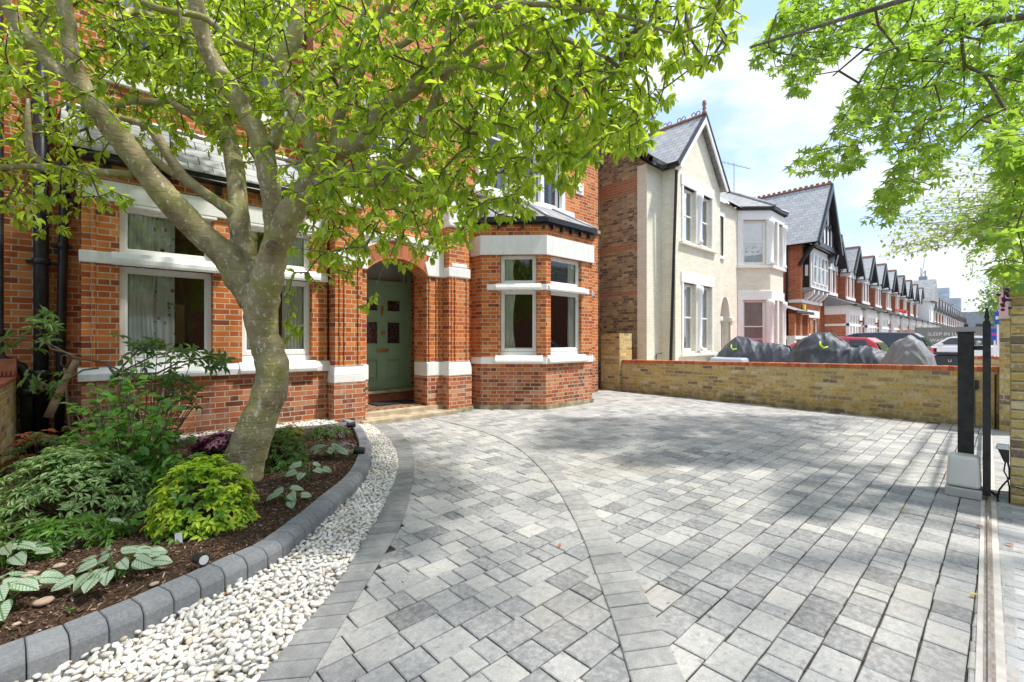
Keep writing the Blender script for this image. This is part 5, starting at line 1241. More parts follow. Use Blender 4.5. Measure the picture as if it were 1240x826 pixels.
brun('silver_heart_plant','silver heart leaved clump cut by the left picture edge, nearest the bottom left kerb',-3,738,16,.16,.085)
brun('silver_heart_plant','silver heart leaved clump at the left edge above the cut one, under the variegated shrub',4,688,15,.15,.08)
brun('silver_heart_leaf','single silver veined leaf lying on the soil below the white plant label',95,658,2,.02,.085,-.05)
brun('silver_heart_leaf','single silver veined leaf on the soil between the variegated and golden shrubs',132,641,2,.02,.075,-.03)
brun('silver_heart_plant','flat pale grey green leaf clump right of the golden shrub',350,608,9,.12,.085,-.02)
brun('silver_heart_plant','low spreading pale leaf clump just behind the one right of the golden shrub',374,578,8,.16,.08,0)
brun('silver_heart_plant','upright silver leaved clump below the lilac flowers',400,556,13,.12,.10,.03)
def plainclump(name,label,px,py,n,R,L,mat,T=T_HEART,wr=.75,h0=.04):
    x,y,z=basez(px,py); t=thing(name,label,'plant',(x,y,z)); lv=Leaves(); C=Vector((x,y,z)); sm=MB()
    for i in range(n):
        a=i*2.4; r=R*math.sqrt((i+.5)/n); p=C+Vector((math.cos(a)*r,math.sin(a)*r,h0+rnd.uniform(0,.03))); out=Vector((math.cos(a),math.sin(a),.1)).normalized(); l=L*rnd.uniform(.7,1.1); lv.add(p,out,Vector((0,0,1))-Vector((CA,SA,0))*.4+rv(.2),l,l*wr); sm.tube([C,p],.0025,4,cap=False)
    lv.build('leaves',T,mat,t); sm.build('stalks',M['mid'],t)
plainclump('green_leaf_clump','small plain green rounded leaf clump left of the golden shrub',180,632,9,.10,.085,M['hl'])
plainclump('green_seedling','tiny green seedling on the soil between the shrubs and the big silver clump',128,652,5,.03,.03,M['gl'],wr=.6)
plainclump('green_seedling','tiny green seedling on the soil right behind the golden shrub',345,580,8,.05,.03,M['gl'],wr=.6)
plainclump('green_seedling','tiny green seedling beside the kerb near the left',84,742,3,.015,.018,M['gl'],wr=.6,h0=.01)
x,y,z=basez(342,566)
mound('small_leaved_shrub','dense small leaved green shrub right behind the tree trunk','shrub',(x,y+.12,z),.28,.28,.34,460,6,.030,.42,[(M['mid'],.75),(M['gl'],0)],z0=.05)
x,y,z=basez(350,528)
mound('golden_green_shrub','tiny orange tinted shrub by the house wall behind the small leaved shrub','shrub',(x,min(y,6.3),z),.20,.15,.14,80,6,.032,.4,[(M['mid'],.5),(leaf_mat('amber_leaf',[(0,(.35,.28,.05)),(1,(.5,.3,.06))],(.6,.5,.1)),0)])
x,y,z=basez(398,530)
mound('low_flowering_plant','low green plant with lilac flowers at the tip of the bed','plant',(x,y+.05,z),.30,.22,.15,120,6,.034,.35,[(M['mid'],.8),(M['lil'],0)])
x,y,z=basez(428,545)
mound('lilac_flowers','small cluster of lilac flowers leaning on the kerb at the right tip of the bed','plant',(x-.08,y+.02,z),.13,.13,.12,46,6,.022,.6,[(M['mid'],.35),(M['lil'],0)])
x,y,z=basez(268,548)
mound('purple_plant','dark purple leaved plant with pink sprays left of the tree trunk','plant',(x,y+.0,z),.30,.22,.22,110,5,.055,.55,[(M['pl'],.68),(M['pk'],0)])
x,y,z=basez(212,600)
plainclump('bed_edge_plant','low green leafy plant at the foot of the broad leaved shrub',170,600,22,.22,.07,M['hl'],T=T_OVAL,wr=.6,h0=.07)
# ------------------------------------------------------------------ bed things
def spot(px,py,z,lab,ang,s=1):
    x,y,_=gr(px,py,z); t=thing('garden_spotlight',lab,'spotlight',(x,y,z),'spotlights in the bed'); c=Vector((x,y,z+.03)); d=Vector((math.cos(ang),math.sin(ang),.12)).normalized()
    m=MB(); m.tube([c-d*.05*s,c-d*.045*s,c+d*.03*s,c+d*.035*s],[.022*s,.028*s,.030*s,.034*s],18); m.build('housing',M['black'],t,smooth=False,bevel=.002)
    m=MB(); m.tube([c+d*.0355*s,c+d*.037*s],[.024*s,.024*s],18); m.build('lens',plain('frosted_lens',(.55,.57,.58),.25),t)
    m=MB(); m.tube([c+Vector((0,0,-.02)),c+Vector((0,0,-.13))],.006,6); m.build('stake',M['black'],t)
spot(243,684,.14,'black round garden spotlight on the soil beside the kerb, lens facing the driveway',-1.3,.95)
spot(434,549,.14,'dark spotlight lying at the lilac flowers by the kerb',2.6,1.3)
spot(426,517,.14,'black spotlight at the tip of the bed against the porch pier',-.2,1.2)
def label(px,py,lab,w,h,lean):
    x,y,z=basez(px,py); t=thing('plant_label',lab,'plant label',(x,y,z)); m=MB(); f=Fr((x-.5*w*SA,y+.5*w*CA),(x+.5*w*SA,y-.5*w*CA))
    v=[f.P(0,0,z-.01),f.P(w,0,z-.01),f.P(w+lean,.02,z+h),f.P(lean,.02,z+h)]; v2=[(a,b+.002,c) for a,b,c in v]
    m.mesh(v+v2,[(0,1,2,3),(7,6,5,4),(0,4,5,1),(1,5,6,2),(2,6,7,3),(3,7,4,0)]); m.build('tag',plain('white_label_'+str(px),(.62,.64,.66),.4),t)
    m=MB(); m.fbox(f,w*.4,w*.6,.004,.008,z-.04,z+.01); m.build('spike',M['black'],t)
label(73,655,'white plant label standing in front of the variegated shrub',.022,.085,.003)
label(217,660,'pale grey plant label leaning under the golden shrub',.045,.06,-.02)
sp=thing('garden_spade','garden fork with a wooden D handle leaning against the house by the pipes','garden tool',(-.25,6.9,.1))
d=5.1; m=MB(); m.tube([at(84,520,5.0),at(79,452,5.15),at(78,446,5.15)],.014,8); m.build('shaft',mottled('worn_wood',(.22,.16,.11),(.38,.30,.22),14,.8,.3),sp,smooth=True)
m=MB(); m.tube([at(78,446,5.15),at(74,440,5.15),at(75,431,5.15),at(79,430,5.15),at(83,432,5.15),at(83,440,5.15),at(78,446,5.15)],.009,6); m.build('handle',M['twig'],sp,smooth=True)
lg=thing('cut_branch','stout cut brown branch leaning against the house among the shrubs','branch',(-.3,6.6,.1))
m=MB(); m.tube([at(58,506,4.75),at(66,488,4.8),at(80,458,4.9),at(92,436,4.95)],[.040,.036,.032,.026],10,jit=.04); m.build('wood',mottled('bare_branch_wood',(.20,.12,.07),(.36,.24,.15),10,.85,.4),lg,smooth=True)
m=MB(); a=Vector(at(92,436,4.95)); m.tube([a,a+Vector((.002,0,.005))],[.022,.02],10); m.build('sawn_end',M['cutwood'],lg)
# leaf litter on the paving
def litter(px,py,lab,mat,n=1,z=.008):
    x,y,_=gr(px,py,z); lv=Leaves()
    for i in range(n): a=rnd.uniform(0,6.3); lv.add((x+rnd.uniform(-.01,.01),y+rnd.uniform(-.01,.01),z+.006),(math.cos(a),math.sin(a),.05),(0,0,1),.05,.022)
    o=lv.build('fallen_leaf',T_LANCE,mat); tag(o,lab,'leaf','fallen leaves')
M['ty']=leaf_mat('yellow_fallen_leaf',[(0,(.5,.36,.08)),(1,(.6,.4,.1))],(.5,.4,.1),.1)
litter(680,659,'red and green fallen leaf beside the lighter curved band of paving',M['ol']); litter(1094,619,'yellow fallen leaf on the bright paving left of the gate motor',M['ty'])
litter(1188,722,'yellow fallen leaf on the concrete gate track',M['ty'],1,.01); litter(1190,640,'brown fallen leaf beside the gate rail just below the motor',M['ol'],1,.01)
litter(1226,662,'brown fallen leaf on the pavement right of the rail',M['ol']); litter(945,528,'pale fallen leaf on the far part of the drive',M['ty'])
# ================================================================== NEIGHBOUR: cream house
nh=thing('cream_house','cream painted gabled house with brown stock brick side wall, right of ours','house',(14,7,0))
m=MB()
SW=Fr((10.9,15),(10.9,6.48)); fwall(m,SW,0,SW.L,-.1,6.03,[],.3)
m.mesh([(10.9,6.48,6.03),(10.9,15,6.03),(10.9,10.7,10.0),(11.2,6.48,6.03),(11.2,15,6.03),(11.2,10.7,10.0)],[(0,2,1),(3,4,5),(0,3,5,2),(2,5,4,1)])
m.build('side_wall',M['stock'],nh)
m=MB(); m.box(10.60,10.895,8.0,9.2,-.1,8.0); m.build('chimney_breast',M['stock'],nh)
m=MB(); f65=YF(6.47); fwall(m,f65,10.885,11.70,-.1,6.03,[],.29)
FW=Fr((11.67,6.07),(14.55,6.07)); WX=11.67
lw_=(12.0-WX,12.70-WX); rw_=(13.05-WX,13.75-WX)
hol=[]
for z0,z1 in ((1.0,2.92),(4.1,5.62)): hol+= [(.30,1.03,z0,z1),(1.36,2.09,z0,z1)]
hol=[(a+.15,b+.15,c,d) for a,b,c,d in hol]
fwall(m,FW,0,FW.L,-.1,6.0,hol,.28)
m.mesh([FW.P(0,0,6.0),FW.P(FW.L,0,6.0),FW.P(FW.L/2,0,7.72),FW.P(0,.2,6.0),FW.P(FW.L,.2,6.0),FW.P(FW.L/2,.2,7.72)],[(0,1,2),(5,4,3)])
fwall(m,Fr((11.673,6.48),(11.673,6.073)),0,.407,-.1,6.0,[],.25)
fwall(m,Fr((14.547,6.073),(14.547,6.5)),0,.425,-.1,6.0,[],.25)
fwall(m,YF(6.5),14.55,17.06,-.1,6.0,[(15.55,16.35,-.2,2.80),(15.25,15.8,4.15,5.5)],.28)
m.build('front_wall',M['cream'],nh)
def arch_open(par,fr,a0,a1,zs,zt,mat):
    m=MB(); c=(a0+a1)/2; n=8; L=[];R=[]
    for i in range(n+1):
        t=i/n; L.append((a0+(c-a0)*t**1.6,zs+(zt-zs)*math.sin(t*PI/2))); R.append((a1-(a1-c)*t**1.6,zs+(zt-zs)*math.sin(t*PI/2)))
    for S in (L,R):
        for i in range(n):
            e=a0 if S is L else a1
            m.face([fr.P(e,0,S[i][1]),fr.P(S[i][0],0,S[i][1]),fr.P(S[i+1][0],0,S[i+1][1]),fr.P(e,0,S[i+1][1])])
            m.face([fr.P(S[i][0],0,S[i][1]),fr.P(S[i][0],.3,S[i][1]),fr.P(S[i+1][0],.3,S[i+1][1]),fr.P(S[i+1][0],0,S[i+1][1])])
    m.build('arch_head',mat,par)
f6=YF(6.5)
# pointed porch arch: wall above is cut by the arch head
arch_open(nh,YF(6.485),15.55,16.35,2.0,2.80,M['creamtrim'])
m=MB(); m.fbox(f6,16.35,16.50,-.04,.02,.0,1.95); m.fbox(f6,15.42,15.55,-.04,.02,.0,1.95); m.build('porch_jamb',M['creamtrim'],nh)
m=MB(); m.fbox(f6,16.30,16.56,-.10,.02,1.95,2.10); m.fbox(f6,15.36,15.60,-.10,.02,1.95,2.10); m.build('porch_capital',M['creamtrim'],nh,bevel=.02)
m=MB(); m.fbox(f6,15.5,16.4,.5,.55,0,2.9); m.build('porch_back',M['white'],nh)
def sash(par,fr,a0,a1,z0,z1,b=.08,curt=True,gl='glassbright'):
    window(par,fr,a0,a1,z0,z1,b,.06,((z0+z1)/2,),(),curt=[(a0+.02,a1-.02,0)] if curt else None,glass=gl,cmat='net')
for i,(a,b,c,d) in enumerate(hol): sash(nh,FW,a,b,c,d,.09,curt=(c<2))
m=MB()
for z0,z1 in ((.95,2.92),(4.05,5.62)):
    fw2=[(.34,.44),(1.19,1.50),(2.25,2.36)]
    for a,b in fw2: m.fbox(FW,a,b,-.03,.1,z0,z1)
    m.fbox(FW,.30,2.40,-.035,.1,z1,z1+.30)
m.pieces('window_surround',M['white'],nh,bevel=.01)
for z0,z1 in ((.95,2.92),(4.05,5.62)):
    m=MB(); x,y,_=FW.P(1.345,-.05,0); m.lathe((x,y,z0+.05),[(.10,0),(.10,.10),(.07,.14),(.065,z1-z0-.38),(.11,z1-z0-.30),(.12,z1-z0-.2),(.10,z1-z0-.1)],14); m.build('column',M['white'],nh,smooth=True)
m=MB(); m.fbox(FW,.22,2.48,-.10,-.032,.86,.94); m.fbox(FW,.22,2.48,-.10,-.002,3.97,4.05); m.build('sill',M['creamtrim'],nh,bevel=.01)
window(nh,f6,15.25,15.8,4.15,5.5,.08,.05,(4.8,),glass='glassbright',curt=[(15.28,15.77,0)],cmat='net')
m=MB(); m.fbox(f6,15.18,15.87,-.06,-.002,4.05,4.15); m.fbox(f6,15.16,15.25,-.025,.05,4.15,5.6); m.fbox(f6,15.8,15.89,-.025,.05,4.15,5.6); m.fbox(f6,15.16,15.89,-.03,.05,5.5,5.66); m.pieces('window_surround',M['white'],nh)
# canted bay
Q0,Q1,Q2,Q3=(17.05,6.5),(17.87,5.68),(19.25,5.68),(20.05,6.48)
for fr,w in ((Fr(Q0,Q1),(.20,1.0)),(Fr(Q1,Q2),(.18,.62)),(Fr(Q2,Q3),(.2,.9))):
    hs_=[(w[0],w[1],.85,2.75),(w[0],w[1],4.05,5.62)]
    if fr.L>1.3: hs_+=[(.80,1.22,.85,2.75),(.80,1.22,4.05,5.62)]
    m=MB(); fwall(m,fr,0,fr.L,-.1,6.0,hs_,.2); m.build('bay_wall',M['cream'],nh)
    for h in hs_: sash(nh,fr,*h,.06)
    m=MB()
    for z0,z1 in ((.80,2.75),(4.0,5.62)):
        m.fbox(fr,-.01,w[0]-.01,-.04,.05,z0,z1); m.fbox(fr,(w[1]+.01) if fr.L<1.3 else h[1]+.01,fr.L+.01,-.04,.05,z0,z1)
        if fr.L>1.3: m.fbox(fr,w[1]+.01,.79,-.04,.05,z0,z1)
        m.fbox(fr,-.01,fr.L+.01,-.045,.05,z1,z1+.33)
    m.pieces('window_surround',M['white'],nh,bevel=.01)
    m=MB(); m.fbox(fr,-.03,fr.L+.03,-.10,.02,3.90,3.98); m.fbox(fr,-.03,fr.L+.03,-.10,.02,.72,.80); m.build('sill_band',M['white'],nh)
    m=MB(); m.fbox(fr,-.06,fr.L+.06,-.16,.0,5.99,6.07); m.build('gutter',M['black'],nh)
for q in (Q1,Q2):
    for z0,z1 in ((.80,2.75),(4.0,5.62)):
        m=MB(); m.lathe((q[0],q[1],z0),[(.13,0),(.13,.1),(.10,.14),(.095,z1-z0-.3),(.13,z1-z0-.24),(.15,z1-z0-.12),(.14,z1-z0)],12); m.build('column',M['white'],nh,smooth=True)
def poly_roof(name,fs,mat,par): 
    m=MB()
    for f in fs: m.face(f)
    return m.build(name,mat,par)
poly_roof('bay_roof',[[(16.85,6.6,6.07),(17.80,5.5,6.07),(18.3,7.6,7.25)],[(17.80,5.5,6.07),(19.32,5.5,6.07),(18.9,7.6,7.25),(18.3,7.6,7.25)],[(19.32,5.5,6.07),(20.2,6.4,6.07),(18.9,7.6,7.25)]],M['slate'],nh)
m=MB(); m.tube([(17.80,5.5,6.1),(18.3,7.6,7.28)],.05,6); m.tube([(19.32,5.5,6.1),(18.9,7.6,7.28)],.05,6); m.build('hip_tile',M['lead'],nh)
m=MB(); m.tube([(16.2,8.6,7.4),(18.35,7.6,7.3)],.06,6)
for k in range(4): m.lathe((16.6+k*.5,8.42-k*.23,7.42),[(.0,0),(.07,.03),(.07,.09),(0,.13)],8)
m.build('ridge_tile',M['ridge'],nh)
# roofs: main ridge along the street, gabled wing towards it
poly_roof('main_roof',[[(10.72,6.30,6.0),(20.3,6.30,6.0),(20.3,10.7,10.15),(10.72,10.7,10.15)],[(10.72,15.2,6.0),(10.72,10.7,10.15),(20.3,10.7,10.15),(20.3,15.2,6.0)]],M['slate'],nh)
m=MB(); m.prism(Fr((10.70,6.24),(10.70,10.7)),[(-.0,0),(.05,0),(.05,.0)],0,1) if False else None
m=MB(); m.mesh([(10.68,6.18,5.88),(10.68,10.7,10.0),(10.68,10.7,10.22),(10.68,6.18,6.08),(10.86,6.18,5.88),(10.86,10.7,10.0),(10.86,10.7,10.22),(10.86,6.18,6.08)],[(0,3,2,1),(4,5,6,7),(3,7,6,2),(0,4,7,3),(0,1,5,4)]); m.build('bargeboard',M['black'],nh)
m=MB(); m.box(10.68,11.5,6.17,6.29,5.97,6.08); m.box(11.42,11.54,5.85,6.29,5.97,6.08); m.build('gutter',M['black'],nh)
gx0,gx1,gc=11.45,14.75,13.10; za=7.85
poly_roof('wing_roof',[[(gx0,5.88,6.02),(gc,5.88,za),(gc,9.2,za),(gx0,6.6,6.02),],[(gx1,5.88,6.02),(gx1,6.6,6.02),(gc,9.2,za),(gc,5.88,za)]],M['slate2'],nh)
m=MB()
for x0,s in ((gx0,1),(gx1,-1)):
    m.mesh([(x0,5.86,5.98),(gc,5.86,za-.02),(gc,5.86,za-.24),(x0+s*.17,5.86,5.95),(x0,5.90,5.98),(gc,5.90,za-.02),(gc,5.90,za-.24),(x0+s*.17,5.90,5.95)],[(0,1,2,3),(7,6,5,4),(0,4,5,1),(3,2,6,7),(0,3,7,4)])
m.build('bargeboard',M['white'],nh)
m=MB()
for x0,s in ((gx0,1),(gx1,-1)):
    m.mesh([(x0-s*.04,5.84,6.0),(gc,5.84,za+.05),(gc,5.84,za-.02),(x0,5.84,5.94),(x0-s*.04,5.93,6.0),(gc,5.93,za+.05),(gc,5.93,za-.02),(x0,5.93,5.94)],[(0,1,2,3),(7,6,5,4),(0,4,5,1),(3,2,6,7),(0,3,7,4)])
m.build('verge',M['black'],nh)
m=MB(); m.tube([(gc,5.9,za+.03),(gc,9.2,za+.03)],.05,6)
for k in range(7):
    for q in range(2):
        y=6.1+k*.45+q*.14; pts=[(gc,y+.06*math.cos(a),za+.13+.06*math.sin(a)) for a in [i*PI/4 for i in range(9)]]; m.tube(pts,.014,5)
m.build('ridge_crest',M['ridge'],nh)
m=MB(); m.lathe((gc,5.92,za),[(.07,0),(.07,.1),(.035,.14),(.06,.2),(.035,.25),(.06,.32),(.05,.42),(0,.46)],10); m.build('finial',M['ridge'],nh,smooth=True)
m=MB(); m.tube([(11.60,6.2,-.1),(11.60,6.0,5.9)],.04,8); m.build('downpipe',M['black'],nh)
m=MB(); m.tube([(11.30,6.43,.0),(11.30,6.43,.93),(11.62,6.43,.95)],.012,6); m.build('wall_cable',M['black'],nh)
m=MB(); m.fbox(f6,14.6,14.72,-.03,-.002,5.0,5.12); m.build('air_vent',M['black'],nh)
# chimney pot + aerial
m=MB(); m.lathe((21.2,9.5,7.8),[(.16,0),(.14,.5),(.18,.55),(.18,.62),(0,.62)],10); m.build('chimney_pot',M['sandstone'],nh)
ae=thing('tv_aerial','thin roof television aerial above the cream bay roof','aerial',(20.6,8.0,7.2))
m=MB(); m.tube([(20.6,8.0,7.0),(20.6,8.0,9.05)],.018,5); m.build('mast',M['lead'],ae); m=MB(); m.tube([(19.2,8.4,8.95),(21.6,7.7,8.97)],.012,5)
for k in range(9): x=19.3+k*.27; y=8.37-k*.079; m.tube([(x,y-.12,8.95),(x,y+.12,8.95)],.007,4)
m.build('antenna',M['lead'],ae)
# ================================================================== black and white gabled house
bh=thing('timbered_gable_house','red brick house with steep slate gable, black bargeboards and oriel, after the cream house','house',(26,7,0))
m=MB(); fwall(m,Fr((24.003,12),(24.003,6.353)),0,5.647,-.1,5.75,[],.3); fwall(m,YF(6.35),24.0,27.9,-.1,5.75,[(24.9,25.5,.9,2.4),(26,26.8,.9,2.4)],.3); fwall(m,YF(7.4),20.3,24.0,-.1,5.7,[],.3)
m.build('wall',M['red_far'],bh)
gx0,gx1,gc,za,ze=23.6,27.85,25.9,8.75,5.75
m=MB(); m.mesh([(gx0+.2,5.80,ze-.1),(gx1-.2,5.80,ze-.1),(gc,5.80,za-.25),(gx0+.2,5.95,ze-.1),(gx1-.2,5.95,ze-.1),(gc,5.95,za-.25)],[(0,1,2),(5,4,3)]); m.build('gable_panel',M['white'],bh)
m=MB(); 
m.box(gx0+.2,gx1-.2,5.72,5.86,ze-.12,ze+.10); m.box(24.7,27.1,5.74,5.80,6.7,6.82)
for x,z1 in ((24.7,6.9),(25.3,7.6),(25.9,8.3),(26.5,7.6),(27.1,6.9)): m.box(x-.06,x+.06,5.75,5.80,ze+.10,z1)
m.build('timber_frame',M['black'],bh)
poly_roof('roof',[[(gx0,5.6,ze-.05),(gc,5.6,za),(gc,12,za),(gx0,12,ze-.05)],[(gx1,5.6,ze-.05),(gx1,12,ze-.05),(gc,12,za),(gc,5.6,za)]],M['slate2'],bh)
def barge(par,x0,x1,xc,ye,z0,z1,mat,w=.22,t=.06,name='bargeboard'):
    m=MB()
    for a,s in ((x0,1),(x1,-1)):
        m.mesh([(a-s*.08,ye,z0-.08),(xc,ye,z1+.03),(xc,ye,z1-w),(a+s*.1,ye,z0-.22),(a-s*.08,ye+t,z0-.08),(xc,ye+t,z1+.03),(xc,ye+t,z1-w),(a+s*.1,ye+t,z0-.22)],[(0,1,2,3),(7,6,5,4),(0,4,5,1),(3,2,6,7),(0,3,7,4)])
    return m.build(name,mat,par)
barge(bh,gx0,gx1,gc,5.5,ze,za,M['black'],.35,.09)
m=MB(); m.tube([(gc,5.55,za+.04),(gc,12,za+.04)],.06,6)
for k in range(26): m.box(gc-.03,gc+.03,5.6+k*.24,5.73+k*.24,za+.08,za+.17)
m.build('ridge_crest',M['ridge'],bh)
m=MB()
for a,b,s in ((gx0,gc,1),(gx1,gc,-1)): m.face([(a+.02*s,5.61,ze-.12),(b,5.61,za-.08),(b,12,za-.08),(a+.02*s,12,ze-.12)])
m.build('soffit',M['black'],bh)
# oriel
m=MB(); m.box(24.35,27.2,6.09,6.34,3.78,5.65); m.build('oriel_body',M['black'],bh)
OR=YF(6.07); 
m=MB(); m.fbox(OR,24.35,27.2,-.04,.016,3.74,5.62); m.build('oriel_front',M['white'],bh)
for k in range(4): window(bh,YF(5.97),24.5+k*.68,25.05+k*.68,3.95,5.35,0,.05,(4.75,),glass='glassbright',dep=.05)
m=MB(); m.box(24.33,24.345,6.15,6.27,4.3,4.8); m.build('oriel_vent',M['white'],bh)
m=MB(); m.prism(Fr((24.15,6.0),(27.4,6.0)),[(0,3.74),(-.08,3.70),(.34,3.5),(.345,3.74)],0,3.2); m.build('oriel_base',M['lead'],bh)
for k in range(4):
    m=MB(); x=24.5+k*.75; m.mesh([(x,5.95,3.5),(x+.16,5.95,3.5),(x+.16,6.34,3.1),(x,6.34,3.1),(x,5.95,3.66),(x+.16,5.95,3.66),(x+.16,6.34,3.5),(x,6.34,3.5)],[(0,3,2,1),(4,5,6,7),(0,1,5,4),(1,2,6,5),(2,3,7,6),(3,0,4,7)]); m.build('oriel_bracket',M['white'],bh)
m=MB(); m.tube([(23.9,5.8,5.6),(23.9,6.15,5.15),(23.93,6.4,4.75)],.09,6); m.build('eaves_brace',M['black'],bh)
m=MB(); m.tube([(23.93,6.9,0),(23.93,6.9,5.6)],.05,6); m.build('downpipe',M['black'],bh)
m=MB(); m.fbox(YF(6.35),23.96,27.9,-.05,-.002,3.05,3.2); m.box(23.95,23.998,6.35,12,3.05,3.2); m.fbox(YF(6.35),23.96,27.9,-.05,-.002,1.5,1.62); m.build('stone_band',M['white'],bh)
poly_roof('porch_roof',[[(21.6,5.9,2.55),(23.98,5.9,2.55),(23.98,7.35,3.15),(21.6,7.35,3.15)],[(21.6,5.9,2.50),(21.6,7.35,3.1),(23.98,7.35,3.1),(23.98,5.9,2.5)]],M['slate'],bh)
m=MB(); m.box(21.5,24.0,5.82,5.9,2.45,2.56); m.build('porch_gutter',M['black'],bh)
for x in (21.8,22.6,23.7): m=MB(); m.box(x,x+.22,6.0,6.22,1.5,2.45); m.build('porch_pier',M['red_far'],bh)
m=MB(); m.box(21.7,24.0,5.95,6.3,1.35,1.5); m.box(21.7,21.95,5.98,6.25,0,1.35); m.box(22.6,22.85,5.98,6.25,0,1.35); m.box(23.6,23.85,5.98,6.25,0,1.35); m.build('porch_stonework',M['white'],bh)
for a,b in ((24.9,25.5),(26,26.8)): window(bh,YF(6.35),a,b,.9,2.4,.05,.07,(1.56,),glass='glassbright')
m=MB(); m.fbox(YF(6.35),24.8,26.9,-.06,-.002,2.4,2.75); m.build('lintel',M['white'],bh)
ab=thing('alarm_box','small yellow burglar alarm box under the black oriel window','alarm box',(24.1,6.3,2.9)); m=MB(); m.box(24.0,24.25,6.2,6.3,2.65,2.95); m.build('cover',plain('yellow_plastic',(.75,.55,.04),.4),ab,bevel=.04); m=MB(); m.box(24.05,24.2,6.19,6.2,2.68,2.72); m.build('light_strip',M['lead'],ab)
# ================================================================== terrace prototype (local x 0..4.45, wall plane y=0)
TW=4.45
M['slate3']=slate('dark_slate',(.10,.105,.115),(.15,.155,.165),(.2,.2,.19))
def terrace():
    t=thing('terrace_house','x','house',(0,0,0)); F0=YF(0)
    m=MB(); holes=[(.75,1.25,3.85,5.0),(1.7,2.2,3.85,5.0),(3.35,3.95,3.85,5.0)]
    fwall(m,YF(-.35),.35,2.75,-.1,5.3,[(h[0],h[1],h[2],h[3]) for h in holes[:2]],.3); fwall(m,Fr((.353,0),(.353,-.347)),0,.347,-.1,5.297,[],.2)
    fwall(m,F0,0,TW,-.1,5.3,[holes[2],(.4,2.7,0,5.2),(3.2,4.1,-.2,2.3)],.3)
    m.mesh([(.35,-.35,5.3),(2.75,-.35,5.3),(1.55,-.35,6.4)],[(0,1,2)]); m.build('wall',M['red_far'],t)
    m=MB(); m.mesh([(.55,-.37,5.3),(2.55,-.37,5.3),(1.55,-.37,6.3)],[(0,1,2)]); m.fbox(YF(-.35),.34,2.76,-.06,-.002,5.03,5.3); m.fbox(F0,2.76,TW,-.06,-.002,5.03,5.3); m.box(.29,.35,-.6,-.1,5.0,5.3)
    m.fbox(YF(-.35),.34,2.76,-.05,-.002,3.68,3.84); m.fbox(F0,2.76,TW,-.05,-.002,3.68,3.84)
    for a in (.62,1.27,1.58,2.22): m.fbox(YF(-.35),a,a+.12,-.04,-.002,3.84,5.03)
    m.build('stone_trim',M['white'],t)
    for a,b,c,d in holes[:2]: window(t,YF(-.35),a,b,c,d,.05,.06,(4.45,),glass='glassbright')
    window(t,F0,*holes[2],.05,.06,(4.45,),glass='glassbright')
    m=MB(); m.face([(.15,-.75,5.2),(1.55,-.75,6.78),(1.55,4,6.78),(.15,4,5.2)]); m.face([(2.95,-.75,5.2),(2.95,4,5.2),(1.55,4,6.78),(1.55,-.75,6.78)]); m.face([(0,-.2,5.32),(TW,-.2,5.32),(TW,4,7.1),(0,4,7.1)]); m.face([(0,8,5.32),(0,4,7.1),(TW,4,7.1),(TW,8,5.32)]); m.build('roof',M['slate2'],t)
    barge(t,.15,2.95,1.55,-.85,5.2,6.78,M['black'],.30,.07)
    m=MB(); m.face([(.18,-.74,5.18),(1.55,-.74,6.72),(1.55,0,6.72),(.18,0,5.18)]); m.face([(2.92,-.74,5.18),(1.55,-.74,6.72),(1.55,0,6.72),(2.92,0,5.18)]); m.build('soffit',M['black'],t)
    m=MB(); m.box(2.9,TW,-.32,-.2,5.26,5.36); m.build('gutter',M['black'],t)
    m=MB(); m.tube([(3.0,-.08,-.1),(3.0,-.08,5.3)],.05,6); m.build('downpipe',M['black'],t)
    m=MB(); m.tube([(1.55,-.8,6.80),(1.55,4,6.80)],.06,5); m.tube([(0,4,7.13),(TW,4,7.13)],.06,5); m.build('ridge_tile',M['ridge'],t)
    # ground floor bay: brick cheeks, white posts
    m=MB(); fwall(m,Fr((.303,-.35),(.303,-1.347)),0,.997,-.1,2.65,[],.2); fwall(m,YF(-1.35),.3,2.8,-.1,.85,[],.2); fwall(m,YF(-1.35),2.3,2.8,.85,2.6,[],.18); fwall(m,Fr((2.797,-1.347),(2.797,-.35)),0,.997,-.1,2.65,[],.2); m.build('bay_wall',M['red_far'],t)
    m=MB(); fb=YF(-1.35); 
    m.box(.27,2.83,-1.39,-.34,2.60,3.05)
    for a in (.30,.85,1.55,2.15): m.fbox(fb,a,a+.16,-.03,.12,.85,2.60)
    m.box(.28,.299,-1.37,-.35,2.02,2.14); m.fbox(fb,.28,2.82,-.05,-.002,.80,.92); m.fbox(fb,.28,2.82,-.045,.1,2.02,2.14); m.build('bay_stonework',M['white'],t)
    for a,b in ((.46,.85),(1.01,1.55),(1.71,2.15)): window(t,fb,a,b,.92,2.60,.05,.05,glass='glassbright')
    m=MB(); m.face([(.1,-1.65,3.05),(3.0,-1.65,3.05),(2.7,-.34,3.62),(.5,-.34,3.62)]); m.face([(.1,-1.65,3.05),(.5,-.34,3.62),(.1,-.34,3.05)]); m.face([(3.0,-1.65,3.05),(3.0,-.34,3.05),(2.7,-.34,3.62)])
    m.face([(3.0,-1.25,3.05),(TW+.1,-1.25,3.05),(TW+.1,-.02,3.6),(3.0,-.02,3.6)]); m.build('bay_roof',M['slate3'],t)
    m=MB(); m.box(.06,3.04,-1.72,-1.64,2.99,3.08); m.box(3.04,TW+.08,-1.32,-1.24,2.99,3.08); m.build('bay_gutter',M['black'],t)
    m=MB(); m.fbox(F0,3.0,TW,-1.2,-1.1,2.4,3.0); m.fbox(F0,3.1,3.25,-1.2,-1.05,0,2.3); m.fbox(F0,4.2,4.35,-1.2,-1.05,0,2.3); m.build('porch_stonework',M['white'],t)
